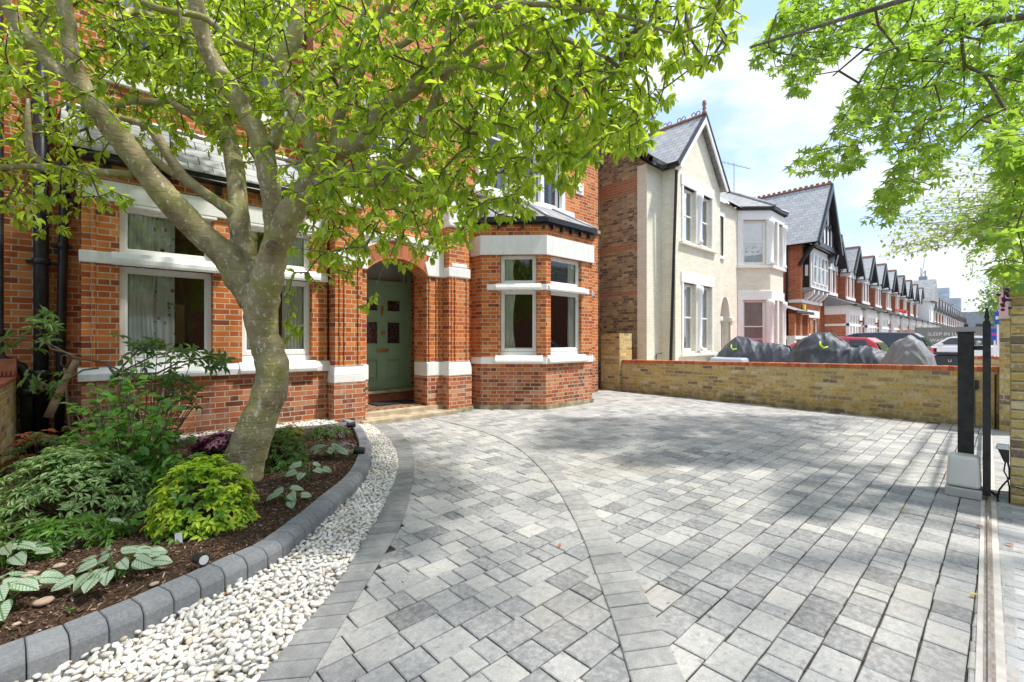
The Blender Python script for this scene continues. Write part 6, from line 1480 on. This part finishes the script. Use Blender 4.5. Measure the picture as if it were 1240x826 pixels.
    m=MB(); m.fbox(F0,3.25,4.05,.1,.15,0,2.3); m.build('door',plain('dark_front_door',(.05,.07,.09),.4),t)
    m=MB(); m.box(3.9,TW-.02,3.4,4.6,6.8,7.55); m.build('chimney',M['red_far'],t)
    for k in range(3): m=MB(); m.lathe((4.18,3.65+k*.35,7.55),[(.1,0),(.08,.22),(.1,.26),(0,.26)],8); m.build('chimney_pot',M['ridge'],t)
    return t
def copy_tree(o,parent=None):
    c=o.copy(); COL.objects.link(c)
    if parent: c.parent=parent
    for ch in list(o.children): copy_tree(ch,c)
    return c
proto=terrace()
ORD=['first','second','third','fourth','fifth','sixth','seventh','eighth','ninth','tenth','eleventh','twelfth','thirteenth','fourteenth','fifteenth','sixteenth','seventeenth','eighteenth','nineteenth','twentieth','twenty-first','twenty-second','twenty-third','twenty-fourth','twenty-fifth','twenty-sixth','twenty-seventh','twenty-eighth']
allp=[]
M['far2']=brick_mat('paler_terrace_brick',[(0,(.46,.20,.11)),(1,(.60,.32,.18))],(.5,.42,.32),stain=.15,bump=.2); M['far3']=brick_mat('dark_terrace_brick',[(0,(.30,.09,.05)),(1,(.46,.15,.07))],(.42,.34,.26),stain=.15,bump=.2)
for i in range(27):
    x=27.15+i*TW*.99+ (0 if i<11 else .3)
    o=proto if i==0 else copy_tree(proto); o.location=(x,6.55,0); o['label']=f'{ORD[i]} red brick gabled terrace house counting away from the black timbered gable'; o['category']='house'; o['group']='gabled terrace houses along the street'
    mm={2:'far3',4:'far2',7:'far3',9:'creamtrim',13:'far2',16:'creamtrim',18:'far3',21:'far2'}.get(i)
    for ch in o.children:
        if mm and ch.name.split('.')[0] in ('wall','bay_wall','chimney'): ch.material_slots[0].link='OBJECT'; ch.material_slots[0].material=M[mm]
        if ch.name.split('.')[0]=='roof' and i%4==1: ch.material_slots[0].link='OBJECT'; ch.material_slots[0].material=M['slate']
        if ch.name.split('.')[0] in ('chimney','chimney_pot'): ch.location.z+=[0,.25,-.15,.4,.1][i%5]; ch.location.y-=[0,.6,1.0,.3][i%4]
# taller pale block breaking the row
pb=thing('rendered_gable_house','pale rendered house with big grey roof breaking the row of gables far away','house',(66,6,0))
m=MB(); m.box(64.4,68.6,5.3,9,-.1,5.4); m.build('wall',M['white'],pb); m=MB(); m.mesh([(64.2,4.9,5.4),(68.8,4.9,5.4),(68.8,10.5,5.4),(64.2,10.5,5.4),(66.9,4.95,7.9),(66.9,10.4,7.9)],[(0,1,4),(1,2,5,4),(2,3,5),(3,0,4,5)]); m.build('roof',M['slate'],pb); m=MB(); m.box(65,66,5.27,5.3,3.4,4.8); m.build('window',M['carglass'],pb)
# red flower boxes
for k,x in enumerate((46.6,49.4)):
    fx=thing('flower_box','box of red flowers on a far upper window sill, '+('nearer' if k==0 else 'farther')+' of the two','flower box',(x,5.6,3.3),'red flower boxes'); m=MB(); m.box(x-.8,x+.8,5.5,5.72,3.3,3.5); m.build('trough',M['white'],fx); lv=Leaves()
    for _ in range(160): lv.add((x+rnd.uniform(-.8,.8),rnd.uniform(5.42,5.74),3.5+rnd.uniform(0,.25)),rv(1),(0,0,1),.09,.08)
    lv.build('flowers',T_OVAL,leaf_mat('red_flower_%d'%k,[(0,(.6,.03,.02)),(1,(.75,.08,.05))],(.6,.05,.03),.2),fx)
# street end block, tower, crane
eb=thing('end_block','dark low flat block closing the end of the street','building',(190,3,0)); m=MB(); m.box(186,190,-3,14,-.1,9.5); m.build('wall',M['lead'],eb); m=MB(); 
for k in range(5): m.box(185.9,186,-2+k*3,-.5+k*3,4,6)
m.build('window',M['carglass'],eb)
def twr(x,y,w,h,name,lab):
    t=thing(name,lab,'tower',(x,y,0)); m=MB(); m.box(x-w/2,x+w/2,y-w/2,y+w/2,0,h); m.build('facade',mottled('pale_tower_facade',(.45,.5,.55),(.6,.63,.66),.2,.6,0),t); m=MB()
    n=int(h/4)
    for k in range(n): m.box(x-w/2-.1,x-w/2,y-w/2+.5,y+w/2-.5,k*4+1.5,k*4+3)
    m.build('window_band',M['glassbright'],t)
x,y,z=at(1135,350,400); twr(x,y,16,z,'tower_block','pale tower block rising hazily behind the roofs'); x,y,z=at(1150,362,380); twr(x,y,14,z,'tower_block','lower pale tower block right of the taller one')
cr=thing('tower_crane','distant tower crane with a thin jib standing above the terrace roofs','crane',at(1119,412,300)); 
def cp_(px,py): return Vector(at(px,py,300))
m=MB(); b0,b1=cp_(1118,420),cp_(1118,328)
for dx in (-1,1):
    for dy in (-1,1): m.tube([b0+Vector((dx,dy,0)),b1+Vector((dx,dy,0))],.28,4)
for k in range(16): a=b0.lerp(b1,k/16); c=b0.lerp(b1,(k+1)/16); m.tube([a+Vector((1,1,0)),c+Vector((-1,-1,0))],.2,4); m.tube([a+Vector((-1,1,0)),c+Vector((1,-1,0))],.2,4)
m.build('mast',M['lead'],cr); m=MB(); m.tube([cp_(1117,330),cp_(1121,304)],.32,5); m.tube([cp_(1115,324),cp_(1117,338)],.5,5); m.build('jib',M['white'],cr); m=MB(); a=cp_(1118,338); m.box(a.x-3,a.x+3,a.y-2,a.y+2,a.z-1.5,a.z+1.5); m.build('cab',M['lead'],cr)
# ================================================================== boards and hoardings
hb=thing('hoarding','grey building hoarding with white capital lettering, behind the white car','hoarding',(42,2,0))
HF=Fr((42,4.15),(41.3,-.35))
m=MB(); m.fbox(HF,0,HF.L,0,.12,-.1,2.18); m.build('board',plain('grey_hoarding_paint',(.24,.245,.225),.6),hb)
m=MB(); m.fbox(HF,HF.L*.86,HF.L*1.0,-.02,-.002,1.3,2.1); m.build('photo_panel',mottled('dark_blue_print',(.10,.13,.2),(.4,.42,.5),2.5,.5,0),hb)
def text(name,s,fr,a,b,z,size,mat,par,ext=.004,al='LEFT',sx=1):
    cu=bpy.data.curves.new(name,'FONT'); cu.body=s; cu.size=size; cu.extrude=ext; cu.align_x=al; o=bpy.data.objects.new(name,cu); COL.objects.link(o)
    dg=bpy.context.evaluated_depsgraph_get(); me=bpy.data.meshes.new_from_object(o.evaluated_get(dg)); bpy.data.objects.remove(o); me.name=name
    o=bpy.data.objects.new(name,me); COL.objects.link(o); o.data.materials.clear(); o.data.materials.append(mat); o.parent=par
    p=Vector(fr.P(a,b,z))-wloc(par); o.location=p; o.rotation_euler=(PI/2,0,math.atan2(fr.u[1],fr.u[0])); o.scale=(sx,1,1); return o
M['letter']=plain('white_lettering',(.85,.85,.82),.5)
text('lettering','SLEEP IN LUXURY',HF,.62,-.02,1.62,.30,M['letter'],hb); text('lettering','WAKE',HF,.75,-.02,1.2,.30,M['letter'],hb)
ph=thing('plywood_hoarding','pinkish plywood hoarding left of the grey one','hoarding',(43,5,0)); m=MB(); PF=Fr((42.3,5.6),(42,4.17)); 
for k in range(3): m.fbox(PF,k*PF.L/3+.01,(k+1)*PF.L/3-.01,0,.1,-.1,2.05)
m.build('plywood',mottled('pink_plywood',(.50,.33,.24),(.62,.43,.31),3,.8,.1),ph); m=MB(); m.fbox(PF,0,PF.L,-.03,-.002,1.7,1.78); m.build('batten',M['twig'],ph)
def board(px,py,d,w,h,mat,lab,zb=0,cat='estate agent board',c2=None):
    p=Vector(at(px,py,d)); t=thing('agent_board',lab,cat,(p.x,p.y,0)); f=Fr((p.x-w/2*SA,p.y+w/2*CA),(p.x+w/2*SA,p.y-w/2*CA)); m=MB(); m.fbox(f,0,w,0,.03,p.z-h/2,p.z+h/2); m.build('panel',mat,t); m=MB(); m.fbox(f,w/2-.03,w/2+.03,.031,.08,0,p.z+h/2); m.build('pole',M['white'],t)
    if c2: m=MB(); m.fbox(f,.03,w-.03,-.006,-.001,p.z-h*.12,p.z+h*.12); m.build('stripe',c2,t)
    return t
BL=plain('royal_blue_board',(.03,.10,.45),.5)
board(1210,385,22,.42,.62,BL,'upper blue and white agent board beside the narrow brick pier',c2=M['white']); board(1206,405,24,.5,.62,BL,'lower blue agent board between spiked post and narrow brick pier',c2=plain('magenta_stripe',(.6,.06,.25),.5))
board(1216,368,14,.26,.75,plain('pink_board',(.75,.42,.48),.6),'pink board rising behind the narrow brick pier')
board(1067,411,40,.6,.8,BL,'small blue board in front of the far bays left of the plywood hoarding')
# far low wall right of the posts
fw_=thing('forecourt_wall','low brick wall with red coping beyond the boundary wall, seen between the black posts','wall',(20.5,2,0)); F2=Fr((20.5,5.5),(20.3,-.3)); m=MB(); m.fbox(F2,0,F2.L,0,.22,-.1,.72); m.build('wall_body',M['yellow'],fw_); m=MB(); 
for k in range(int(F2.L/.08)): m.fbox(F2,k*.08,k*.08+.074,-.005,.225,.722,.80)
m.build('coping',M['copeb'],fw_)
# ================================================================== cars
def car(name,label,loc,rot,L,Wd,Hh,paint,estate=False,rails=False):
    """profile swept across the width; nose towards local +x"""
    t=thing(name,label,'car',(0,0,0)); h=Hh; b=h*.60
    low=[(-.5,.28),(-.5,.46),(-.485,.60),(-.46,.655),(.18,.64),(.40,.565),(.475,.50),(.5,.40),(.49,.24)]
    rearx=-.47 if estate else -.40
    cab=[(rearx,.64),(rearx+.045,.88),(rearx+.09,.975),(-.15,1.0),(.02,.985),(.09,.93),(.235,.63)]
    def P(u,v,y): return (u*L,y,v*h)
    m=MB(); hw=Wd/2; n=len(low); v=[]
    ys=[(-hw,.0,.86),(-hw*.985,.5,1),(-hw*.80,1,1.0),(hw*.80,1,1.0),(hw*.985,.5,1),(hw,0,.86)]
    rings=[-hw,-hw*.97,-hw*.82,hw*.82,hw*.97,hw]; top=[.0,.55,1,1,.55,0]
    for y,tp in zip(rings,top):
        for (u,z) in low:
            zz=z-(1-tp)*(.05 if z>.5 else 0); uu=u*(1-(1-tp)*.015); v.append(P(uu,zz,y))
    fs=[]
    for r in range(5):
        for k in range(n): fs.append((r*n+k,r*n+(k+1)%n,(r+1)*n+(k+1)%n,(r+1)*n+k))
    fs+=[tuple(range(n-1,-1,-1)),tuple(range(5*n,6*n))]
    m.mesh(v,fs); body=m.build('body',paint,t,smooth=False,bevel=.03); body.data.polygons.foreach_set('use_smooth',[True]*len(body.data.polygons))
    m=MB(); v=[]; n=len(cab)
    def cw(z): return hw*(.93-.20*max(0,(z-.63)/.37))
    for s in (-1,1):
        for u,z in cab: v.append(P(u,z,s*cw(z)))
    m.mesh(v,[tuple(range(n)),tuple(range(2*n-1,n-1,-1))]+[(i,i+n,(i+1)%n+n,(i+1)%n) for i in range(n)]); o=m.build('roof',paint,t,bevel=.05)
    # glass: side panes, front and rear screens
    for s in (-1,1):
        m=MB()
        for (u0,u1,u2,u3) in ((rearx+.055,rearx+.10,rearx+.19,rearx+.19),(rearx+.205,rearx+.205,-.075,-.075),(-.06,-.06,.055,.175)):
            q=[(u0,.68),(u3,.67),(u2,.925),(u1,.925)]
            m.face([P(u,z,s*(cw(z)+.006)) for u,z in (q if s<0 else q[::-1])])
        m.build('side_window',M['carglass'],t)
    m=MB(); m.face([P(.228+.006,.66,-cw(.66)*.9),P(.228+.006,.66,cw(.66)*.9),P(.098,.925,cw(.92)*.88),P(.098,.925,-cw(.92)*.88)]); m.build('windscreen',M['carglass'],t)
    m=MB(); m.face([P(rearx-.004,.67,cw(.66)*.86),P(rearx-.004,.67,-cw(.66)*.86),P(rearx+.04,.88,-cw(.88)*.84),P(rearx+.04,.88,cw(.88)*.84)]); m.build('rear_window',M['carglass'],t)
    for u in (-.30,.31):
        for s in (-1,1):
            w=MB(); r=.32; w.lathe((u*L,s*(hw-.10)-.10,r),[(0,0),(r*.6,0),(r,.02),(r,.18),(r*.6,.2),(0,.2)],20,axis='y'); wo=w.build('wheel',M['black'],t,smooth=False)
            w=MB(); w.lathe((u*L,s*(hw-.10)+s*.102-.01,r),[(0,0),(r*.62,0),(r*.62,.02),(0,.02)],16,axis='y'); w.build('rim',M['lead'],wo)
    for s in (-1,1):
        m=MB(); y0=s*hw*.72; y1=s*hw*.985; m.mesh([P(-.503,.50,y0),P(-.503,.50,y1),P(-.43,.52,y1*1.012),P(-.503,.63,y0),P(-.49,.62,y1*1.005),P(-.40,.61,y1*1.010)],[(0,1,4,3),(1,2,5,4)]); m.build('tail_light',plain('red_lens',(.6,.01,.012),.2),t)
        m=MB(); m.mesh([P(.497,.42,y0),P(.492,.42,y1),P(.41,.46,y1*1.01),P(.47,.50,y0),P(.46,.50,y1*1.0),P(.39,.53,y1*1.01)],[(0,1,4,3),(1,2,5,4)]); m.build('headlight',plain('clear_lens',(.6,.62,.65),.1),t)
        m=MB(); m.box(.12*L,.17*L,s*(hw+.02)-.08,s*(hw+.02)+.08,.66*h,.73*h); m.build('wing_mirror',paint,t,bevel=.02)
        if rails: m=MB(); m.tube([P(rearx+.12,1.0,s*cw(1)*.93),P(-.1,1.025,s*cw(1)*.93),P(.0,1.01,s*cw(1)*.93)],.02,5); m.build('roof_rail',M['lead'],t)
    t.location=loc; t.rotation_euler=(0,0,rot); return t
def paint(name,c): return plain(name,c,.25,0,.6,Coat_Weight=.6)
car('red_car','bright red car parked behind the covered motorbikes','' or (17.2,4.0,0),PI/2,4.2,1.8,1.42,paint('red_car_paint',(.62,.015,.02)))
car('white_car','white estate car with roof rails in front of the grey lettered hoarding',(37.6,1.9,0),PI/2,4.3,1.85,1.55,paint('white_car_paint',(.82,.83,.84)),True,True)
car('dark_car','dark blue car whose roof just shows behind the red car',(23.0,3.9,0),PI/2,4.3,1.85,1.62,paint('navy_car_paint',(.015,.02,.04)),True)
# wheelie bin
wb=thing('wheelie_bin','dark grey wheelie bin beside the rightmost covered bike','bin',(14.5,1.0,0)); bx,by,_=at(1152,430,10.8)
m=MB(); m.mesh([(bx-.24,by-.2,0),(bx+.24,by-.2,0),(bx+.24,by+.2,0),(bx-.24,by+.2,0),(bx-.29,by-.27,.96),(bx+.29,by-.27,.96),(bx+.29,by+.27,.96),(bx-.29,by+.27,.96)],[(0,3,2,1),(4,5,6,7),(0,1,5,4),(1,2,6,5),(2,3,7,6),(3,0,4,7)])
wb.location=(bx,by,0); GB=plain('grey_bin_plastic',(.045,.05,.058),.5); m.build('bin_body',GB,wb,bevel=.02); m=MB(); m.box(bx-.33,bx+.30,by-.29,by+.29,.97,1.03); m.build('lid',GB,wb,bevel=.02)
text('bin_logo','U',Fr((bx-.30,by+.1),(bx-.30,by-.1)),.06,-.004,.80,.09,M['letter'],wb)
# covered motorbikes
def tarp_mat():
    t=NT('grey_tarpaulin'); p=t.obj(); n=t.noise(p,2.2,6,.6); w=t.n('ShaderNodeTexWave'); t.l(p,w.inputs['Vector']); w.inputs['Scale'].default_value=1.3; w.inputs['Distortion'].default_value=9; w.inputs['Detail'].default_value=4
    return w,n,t
def tarp(name,c,spec=.5,rough=.35):
    w,n,t=tarp_mat(); t.mat.name=name; h=t.m('ADD',t.m('MULTIPLY',n,1.2),t.m('MULTIPLY',w.outputs[1],.35))
    return t.done(t.bsdf(t.mix(n,c,tuple(x*1.5 for x in c)),rough,t.bump(h,.55,.03),spec=spec))
M['tarp']=tarp('charcoal_tarpaulin',(.055,.062,.08),.5,.52); M['tarp2']=tarp('silver_tarpaulin',(.19,.195,.21),.5,.5)
def cover(name,label,c,rot,prof,Wm,mat,tie=True,seed=1):
    t=thing(name,label,'motorbike',c,'motorbikes under covers'); n=96; k=54; m=MB(); nz=mathutils.noise.noise
    for i in range(n+1):
        s=i/n; x=(s-.5)*prof[-1][0]; h=float(np.interp(s*prof[-1][0],[p[0] for p in prof],[p[1] for p in prof])); e=min(s,1-s); w=Wm*(.55+.45*min(1,e*5))*(1+.12*math.sin(s*9+seed))
        for j in range(k+1):
            a=PI*j/k; yy=-math.cos(a); zz=max(0.,math.sin(a))**.72
            rg=lambda q: 1-2*abs(nz(q))
            cz=lambda q,a: a*max(0.,1-abs(2*(q-math.floor(q))-1)*2.2)**1.5
            wv=nz(Vector((x*1.3+seed,yy*1.1,zz+seed)))
            crease=cz(x*2.3+zz*1.4+.8*wv+seed*.37,.026)+cz(x*3.1-zz*2.2+.9*wv+seed,.020)+cz(zz*2.6+x*.9+1.1*wv,.020)*(.4+.6*zz)+cz(x*5.3+zz*.8+1.5*wv,.008)
            fold=crease-.03+.022*rg(Vector((x*2.0+seed*3,yy*1.2+x,zz*1.8)))-.015+.03*nz(Vector((x*3.2+seed*7,yy*2,zz*1.2)))+.008*nz(Vector((x*7+seed,yy*5,zz*2.5)))+.05*(1-zz)*math.sin(x*16+seed*2+2*nz(Vector((x*2,yy,seed))))
            m.v.append((x+.05*nz(Vector((x*4,yy*3,zz*3+seed))),yy*w*(1+.18*(1-zz))+fold*(1 if yy>0 else -1),h*zz+fold*.6*zz))
    for i in range(n):
        for j in range(k): m.f.append((i*(k+1)+j,i*(k+1)+j+1,(i+1)*(k+1)+j+1,(i+1)*(k+1)+j)); m.m.append(0)
    for i in (0,n):
        cvx=[tuple(m.v[i*(k+1)+j]) for j in range(k+1)]; m.face(cvx if i else cvx[::-1])
    m.v=[(x+c[0],y+c[1],z+c[2]) for x,y,z in m.v]
    m.build('tarpaulin',mat,t,smooth=True)
    if tie: m=MB(); q=(c[0]+tie[0],c[1]+Wm*.80,c[2]+tie[1]); m.tube([q,(q[0]+.05,q[1]+.1,q[2]-.02),(q[0]+.12,q[1]+.09,q[2]+.05),(q[0]+.13,q[1]+.03,q[2]+.12)],.02,6); m.build('tie_strap',plain('lime_strap',(.45,.75,.02),.5),t,smooth=True)
    # wheels below the cover
    for s in (-.38,.38): m=MB(); m.lathe((c[0]+s*prof[-1][0],c[1]-.06,c[2]+.28),[(0,0),(.28,0),(.3,.06),(.28,.12),(0,.12)],16,axis='y'); m.build('wheel',M['black'],t)
    t.rotation_euler=(0,0,rot); return t
# local +x of the profile points to the house (+y); local +y faces the camera
cover('covered_motorbike','motorbike under a taut charcoal cover with lime strap, middle and tallest of the three',(12.2,2.50,0),PI/2,[(0,.60),(.22,1.06),(.5,1.20),(.85,1.20),(1.05,1.34),(1.25,1.50),(1.55,1.49),(1.85,1.32),(2.05,1.05),(2.18,.6)],.46,M['tarp'],(.12,1.16),1)
cover('covered_motorbike','motorbike under a dark cover, leftmost of the three behind the coping',(14.4,5.0,0),PI/2,[(0,.6),(.2,1.15),(.6,1.24),(1.0,1.25),(1.35,1.42),(1.6,1.45),(1.9,1.24),(2.15,.95),(2.25,.5)],.46,M['tarp'],(.38,1.05),2)
cover('covered_motorbike','motorbike under a shiny crumpled silver cover, rightmost of the three beside the bin',(11.6,1.28,0),PI/2-.75,[(0,.6),(.15,1.0),(.32,1.30),(.5,1.42),(.7,1.36),(.9,1.12),(1.05,.85),(1.15,.5)],.34,M['tarp2'],False,5)
lx,ly,_=at(885,436,13.5)
sb=thing('pale_bonnet_block','pale grey rounded lid just showing over the wall left of the covered bikes','storage box',(lx,ly,0)); soft_box(lx-.5,lx+.5,ly-.6,ly+.6,.0,.80,.12,'lid',plain('pale_blue_grey_panel',(.45,.5,.56),.35),sb,.08); m=MB(); m.box(lx-.56,lx-.5,ly-.2,ly+.2,.4,.5); m.build('handle',M['lead'],sb)  # soft box standing in for a car bonnet; lid and handle made up
# opposite side of the street (seen in the windows)
op=thing('opposite_house','red brick house across the street reflected in the windows','house',(0,-18,0)); m=MB(); m.box(-24,44,-20,-16,-.1,6.3); m.build('wall',M['red_far'],op); m=MB(); m.mesh([(-24.5,-15.6,6.2),(44.5,-15.6,6.2),(44.5,-20.4,6.2),(-24.5,-20.4,6.2),(-24.5,-18,8.6),(44.5,-18,8.6)],[(0,4,5,1),(3,2,5,4),(0,3,4),(1,5,2)]); m.build('roof',M['slate'],op)
for k in range(8):
    for z in (.9,3.8): m=MB(); m.box(-12+k*4.5,-10.4+k*4.5,-16,-15.97,z,z+1.6); m.build('window',M['white'],op)
tb=thing('opposite_tree','leafy street tree behind the camera, reflected in the left windows','tree',(-1.6,-6,0),'trees along the street'); mb=MB(); mb.tube([(-1.6,-6,-.1),(-1.5,-6,2),(-1.6,-6,4)],[.2,.16,.1],8); mb.build('trunk',M['bark'],tb,smooth=True); lv=Leaves()
for _ in range(2600):
    v=rv(1).normalized()*2.4*rnd.random()**.4; p=Vector((-1.6,-6,4.2))+Vector((v.x*1.5,v.y,v.z*.9)); lv.add(p,rv(1).normalized(),rv(1).normalized(),.22,.15)
lv.build('leaves',T_LANCE,leaf_mat('opposite_leaf',[(0,(.04,.10,.02)),(1,(.10,.18,.03))],(.2,.4,.06)),tb)
hg=thing('reflection_hedge','leafy hedge left of the camera, only seen mirrored in the bay windows','hedge',(-8,-3.5,0)); mb=MB()  # added hedge, out of view, gives the bay panes dark foliage to mirror
for k in range(6): mb.tube([(-6.5-k*.9,-1.5-k*.7,-.1),(-6.5-k*.9,-1.5-k*.7,1.8)],.05,6)
mb.build('trunk',M['bark'],hg); lv=Leaves()
for _ in range(3600):
    a=rnd.random(); p=Vector((-6-a*5.5+rnd.gauss(0,.5),-1-a*4.5+rnd.gauss(0,.5),rnd.uniform(.1,3.6+1.2*math.sin(a*9)))); lv.add(p,rv(1).normalized(),rv(1).normalized(),.24,.17)
lv.build('leaves',T_LANCE,leaf_mat('hedge_leaf',[(0,(.04,.10,.02)),(1,(.10,.18,.03))],(.2,.4,.06)),hg)
# ================================================================== light, sky, camera
SUN_AZ=Vector((.62,-.78,0)).normalized(); EL=math.radians(61)
sd=Vector((SUN_AZ.x*math.cos(EL),SUN_AZ.y*math.cos(EL),math.sin(EL)))
ld=bpy.data.lights.new('sun','SUN'); ld.energy=SUN_E=2.0; ld.angle=math.radians(3.5); ld.color=(1,.955,.88)
so=bpy.data.objects.new('sun',ld); COL.objects.link(so); so.rotation_euler=sd.to_track_quat('Z','Y').to_euler(); so.location=(0,0,30)
w=bpy.data.worlds.new('World'); sc.world=w; w.use_nodes=True; nt=w.node_tree; nt.nodes.clear()
def N(t,**k):
    x=nt.nodes.new(t)
    for a,b in k.items(): setattr(x,a,b)
    return x
sky=N('ShaderNodeTexSky',sky_type='NISHITA'); sky.sun_disc=False; sky.sun_elevation=EL; sky.sun_rotation=math.atan2(sd.x,sd.y); sky.air_density=1.0; sky.dust_density=1.2; sky.ozone_density=1.5
tc=N('ShaderNodeTexCoord'); mp=N('ShaderNodeMapping'); mp.inputs['Scale'].default_value=(1,1,2.6); mp.inputs['Location'].default_value=(.35,.1,.2); nt.links.new(tc.outputs['Generated'],mp.inputs[0])
nz=N('ShaderNodeTexNoise'); nz.inputs['Scale'].default_value=2.4; nz.inputs['Detail'].default_value=8; nz.inputs['Roughness'].default_value=.55; nt.links.new(mp.outputs[0],nz.inputs['Vector'])
cr_=N('ShaderNodeMapRange'); cr_.interpolation_type='SMOOTHSTEP'; cr_.inputs[1].default_value=.41; cr_.inputs[2].default_value=.60; nt.links.new(nz.outputs[0],cr_.inputs[0])
n2=N('ShaderNodeTexNoise'); n2.inputs['Scale'].default_value=6; n2.inputs['Detail'].default_value=6; nt.links.new(mp.outputs[0],n2.inputs['Vector'])
cc=N('ShaderNodeValToRGB'); cc.color_ramp.elements[0].position=.3; cc.color_ramp.elements[0].color=(2.35,2.55,3.0,1); cc.color_ramp.elements[1].position=.62; cc.color_ramp.elements[1].color=(3.25,3.35,3.5,1); nt.links.new(n2.outputs[0],cc.inputs[0])
mx=N('ShaderNodeMix',data_type='RGBA'); nt.links.new(cr_.outputs[0],mx.inputs[0])
bl=N('ShaderNodeMix',data_type='RGBA'); bl.inputs[0].default_value=.75; nt.links.new(sky.outputs[0],bl.inputs[6]); bl.inputs[7].default_value=(1.65,2.3,3.5,1)
nt.links.new(bl.outputs[2],mx.inputs[6]); nt.links.new(cc.outputs[0],mx.inputs[7])
bg=N('ShaderNodeBackground'); bg.inputs[1].default_value=.14; nt.links.new(mx.outputs[2],bg.inputs[0]); o=N('ShaderNodeOutputWorld'); nt.links.new(bg.outputs[0],o.inputs[0])
cd=bpy.data.cameras.new('camera'); cam=bpy.data.objects.new('camera',cd); COL.objects.link(cam); cam.location=(0,0,EH); cam.rotation_euler=(PI/2,0,-math.atan2(CA,SA)); cd.lens=36*F_/1240; cd.sensor_width=36; cd.shift_y=-1/1240; cd.clip_start=.05; cd.clip_end=3000; sc.camera=cam
sc.view_settings.view_transform='Standard'; sc.view_settings.look='None'; sc.view_settings.gamma=1; sc.view_settings.exposure=1.42; sc.view_settings.use_curve_mapping=False
sc.render.engine='CYCLES'; sc.cycles.max_bounces=7; sc.cycles.transparent_max_bounces=12; sc.cycles.diffuse_bounces=4; sc.cycles.glossy_bounces=3; sc.cycles.use_denoising=True; sc.cycles.sample_clamp_indirect=6; sc.cycles.caustics_reflective=False; sc.cycles.caustics_refractive=False
